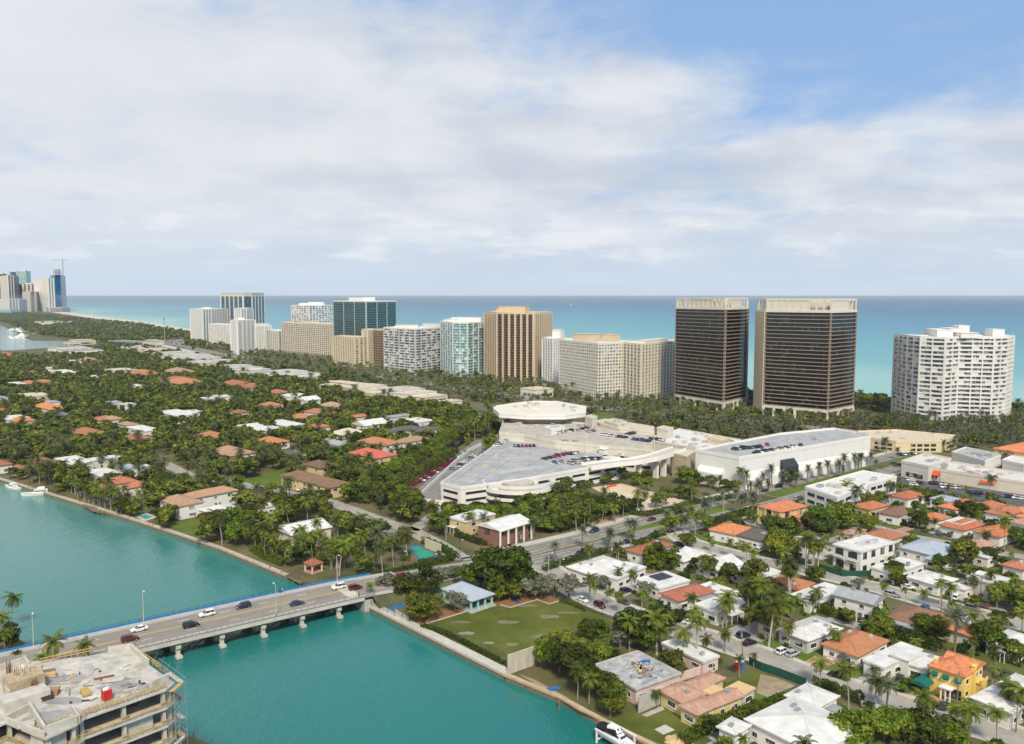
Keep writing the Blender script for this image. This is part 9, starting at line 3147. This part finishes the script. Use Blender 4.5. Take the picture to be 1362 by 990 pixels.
# far masses: one object per kind
def mass(name, label, items, kind):
 out = []
 rng = np.random.default_rng(8)
 lods = {}
 for x, y, s, d in items:
  lv = 0 if d < 480 else (1 if d < 800 else (2 if d < 1500 else 3))
  key = (lv, int(rng.integers(0, 5)))
  if key not in lods:
   if kind == 'broad':
    n, lf = ((900, .62), (360, .95), (150, 1.5), (60, 2.4))[lv]
    Q = crown_quads(300 + key[1], n, 4.4, 3.3, lf, 20, low=-.7) + np.array([0, 0, 4.4])
   elif kind == 'palm':
    Q = frond_quads(np.random.default_rng(key[1]), (18, 15, 11, 8)[lv], 3.3, 72, -38, 68, (.7, .95, 1.3, 2.)[lv], segs=(5, 4, 3, 2)[lv]) + np.array([0, 0, 8.5])
   else:
    Q = frond_quads(np.random.default_rng(key[1]), (26, 20, 14, 10)[lv], 2.9, 78, -35, 45, (.5, .75, 1.1, 1.8)[lv], segs=(5, 4, 3, 2)[lv], stiff=.2) + np.array([0, 0, 7.2])
   if kind != 'broad' and lv < 2:
    hz = 8.5 if kind == 'palm' else 7.2
    w = .16 if kind == 'palm' else .3
    tr = np.array([[[-w, 0, 0], [w, 0, 0], [w, 0, hz], [-w, 0, hz]], [[0, -w, 0], [0, w, 0], [0, w, hz], [0, -w, hz]]])
    Q = np.concatenate([Q, tr])
   lods[key] = Q
  a = rng.uniform(0, 6.28)
  c_, s_ = math.cos(a), math.sin(a)
  R_ = np.array([[c_, s_, 0], [-s_, c_, 0], [0, 0, 1]])
  out.append((lods[key] @ R_) * s + np.array([x, y, LAND]))
 if not out:
  return
 o = put(name, quads_mesh(name, np.concatenate(out), {'broad': leaf_far, 'palm': leaf_fp, 'date': leaf_fd}[kind]))
 o['kind'] = 'stuff'
 o['label'] = label
 return o
leaf_fp = leaf_mat('far_palm_fronds', (.064, .092, .022), (.15, .16, .045), rand=0, island=.4)
leaf_fd = leaf_mat('far_date_fronds', (.135, .160, .080), (.27, .285, .155), rand=0, island=.35)
mass('woodland', 'dense mass of garden trees fading into the distance', REST['broad'], 'broad')
mass('palm_grove', 'mass of palms between the far gardens', REST['palm'], 'palm')
mass('date_palm_grove', 'grey green palm mass in front of the towers', REST['date'], 'date')
print('PLANTS', COUNT, {k: len(v) for k, v in REST.items()}, 'shrubs', SHR, 'cands', len(CANDS))
# ------------------------------------------------------------------ haze
b = MB()
HT = 103.5
b.box((0, 36000, (HT - 6) / 2), (122000, 80000, HT + 6))
hz = b.build('haze', None)
hz['kind'] = 'stuff'
hz['label'] = 'thin sea haze'
hm = bpy.data.materials.new('haze_air')
hm.use_nodes = True
nt = hm.node_tree
nt.nodes.clear()
pv = nt.nodes.new('ShaderNodeVolumePrincipled')
pv.inputs['Color'].default_value = (.80, .90, 1.0, 1)
pv.inputs['Density'].default_value = HAZE_DENSITY
pv.inputs['Anisotropy'].default_value = 0.2
out = nt.nodes.new('ShaderNodeOutputMaterial')
nt.links.new(pv.outputs[0], out.inputs['Volume'])
hz.data.materials.clear()
hz.data.materials.append(hm)
# ------------------------------------------------------------------ labels that single each thing out
def ordinal(i, n):
 """1-based place among n, from the left"""
 if n == 2:
  return ('left one', 'right one')[i]
 if i == 0:
  return 'leftmost'
 if i == n - 1:
  return 'rightmost'
 if i < len(SUPERS):
  return SUPERS[i] + ' from left'
 return f'{i + 1}th from left'
def relation(px, py, lm):
 dx, dy = px - lm[1], py - lm[2]
 if abs(dy) > abs(dx) * .6:
  return 'behind' if dy < 0 else 'below'
 return 'left of' if dx < 0 else 'right of'
groups = {}
for o, desc, px, py in PENDING:
 own = [l for l in LANDMARKS if (l[1] - px) ** 2 + (l[2] - py) ** 2 > 16]
 lm = min(own, key=lambda l: (l[1] - px) ** 2 + 2.2 * (l[2] - py) ** 2)
 desc = desc.replace('on the shopping hall roof', 'on hall roof').replace('with smooth grey trunk', 'with grey trunk').replace('on the white store roof', 'on store roof').replace('in the lot beside the garage', 'in garage side lot')
 groups.setdefault(f'{desc} {relation(px, py, lm)} {lm[0]}', []).append((px, py, o))
for lab, items in groups.items():
 items.sort(key=lambda t: t[0])
 n = len(items)
 for i, (px, py, o) in enumerate(items):
  o['label'] = lab if n == 1 else f'{lab}, {ordinal(i, n)}'
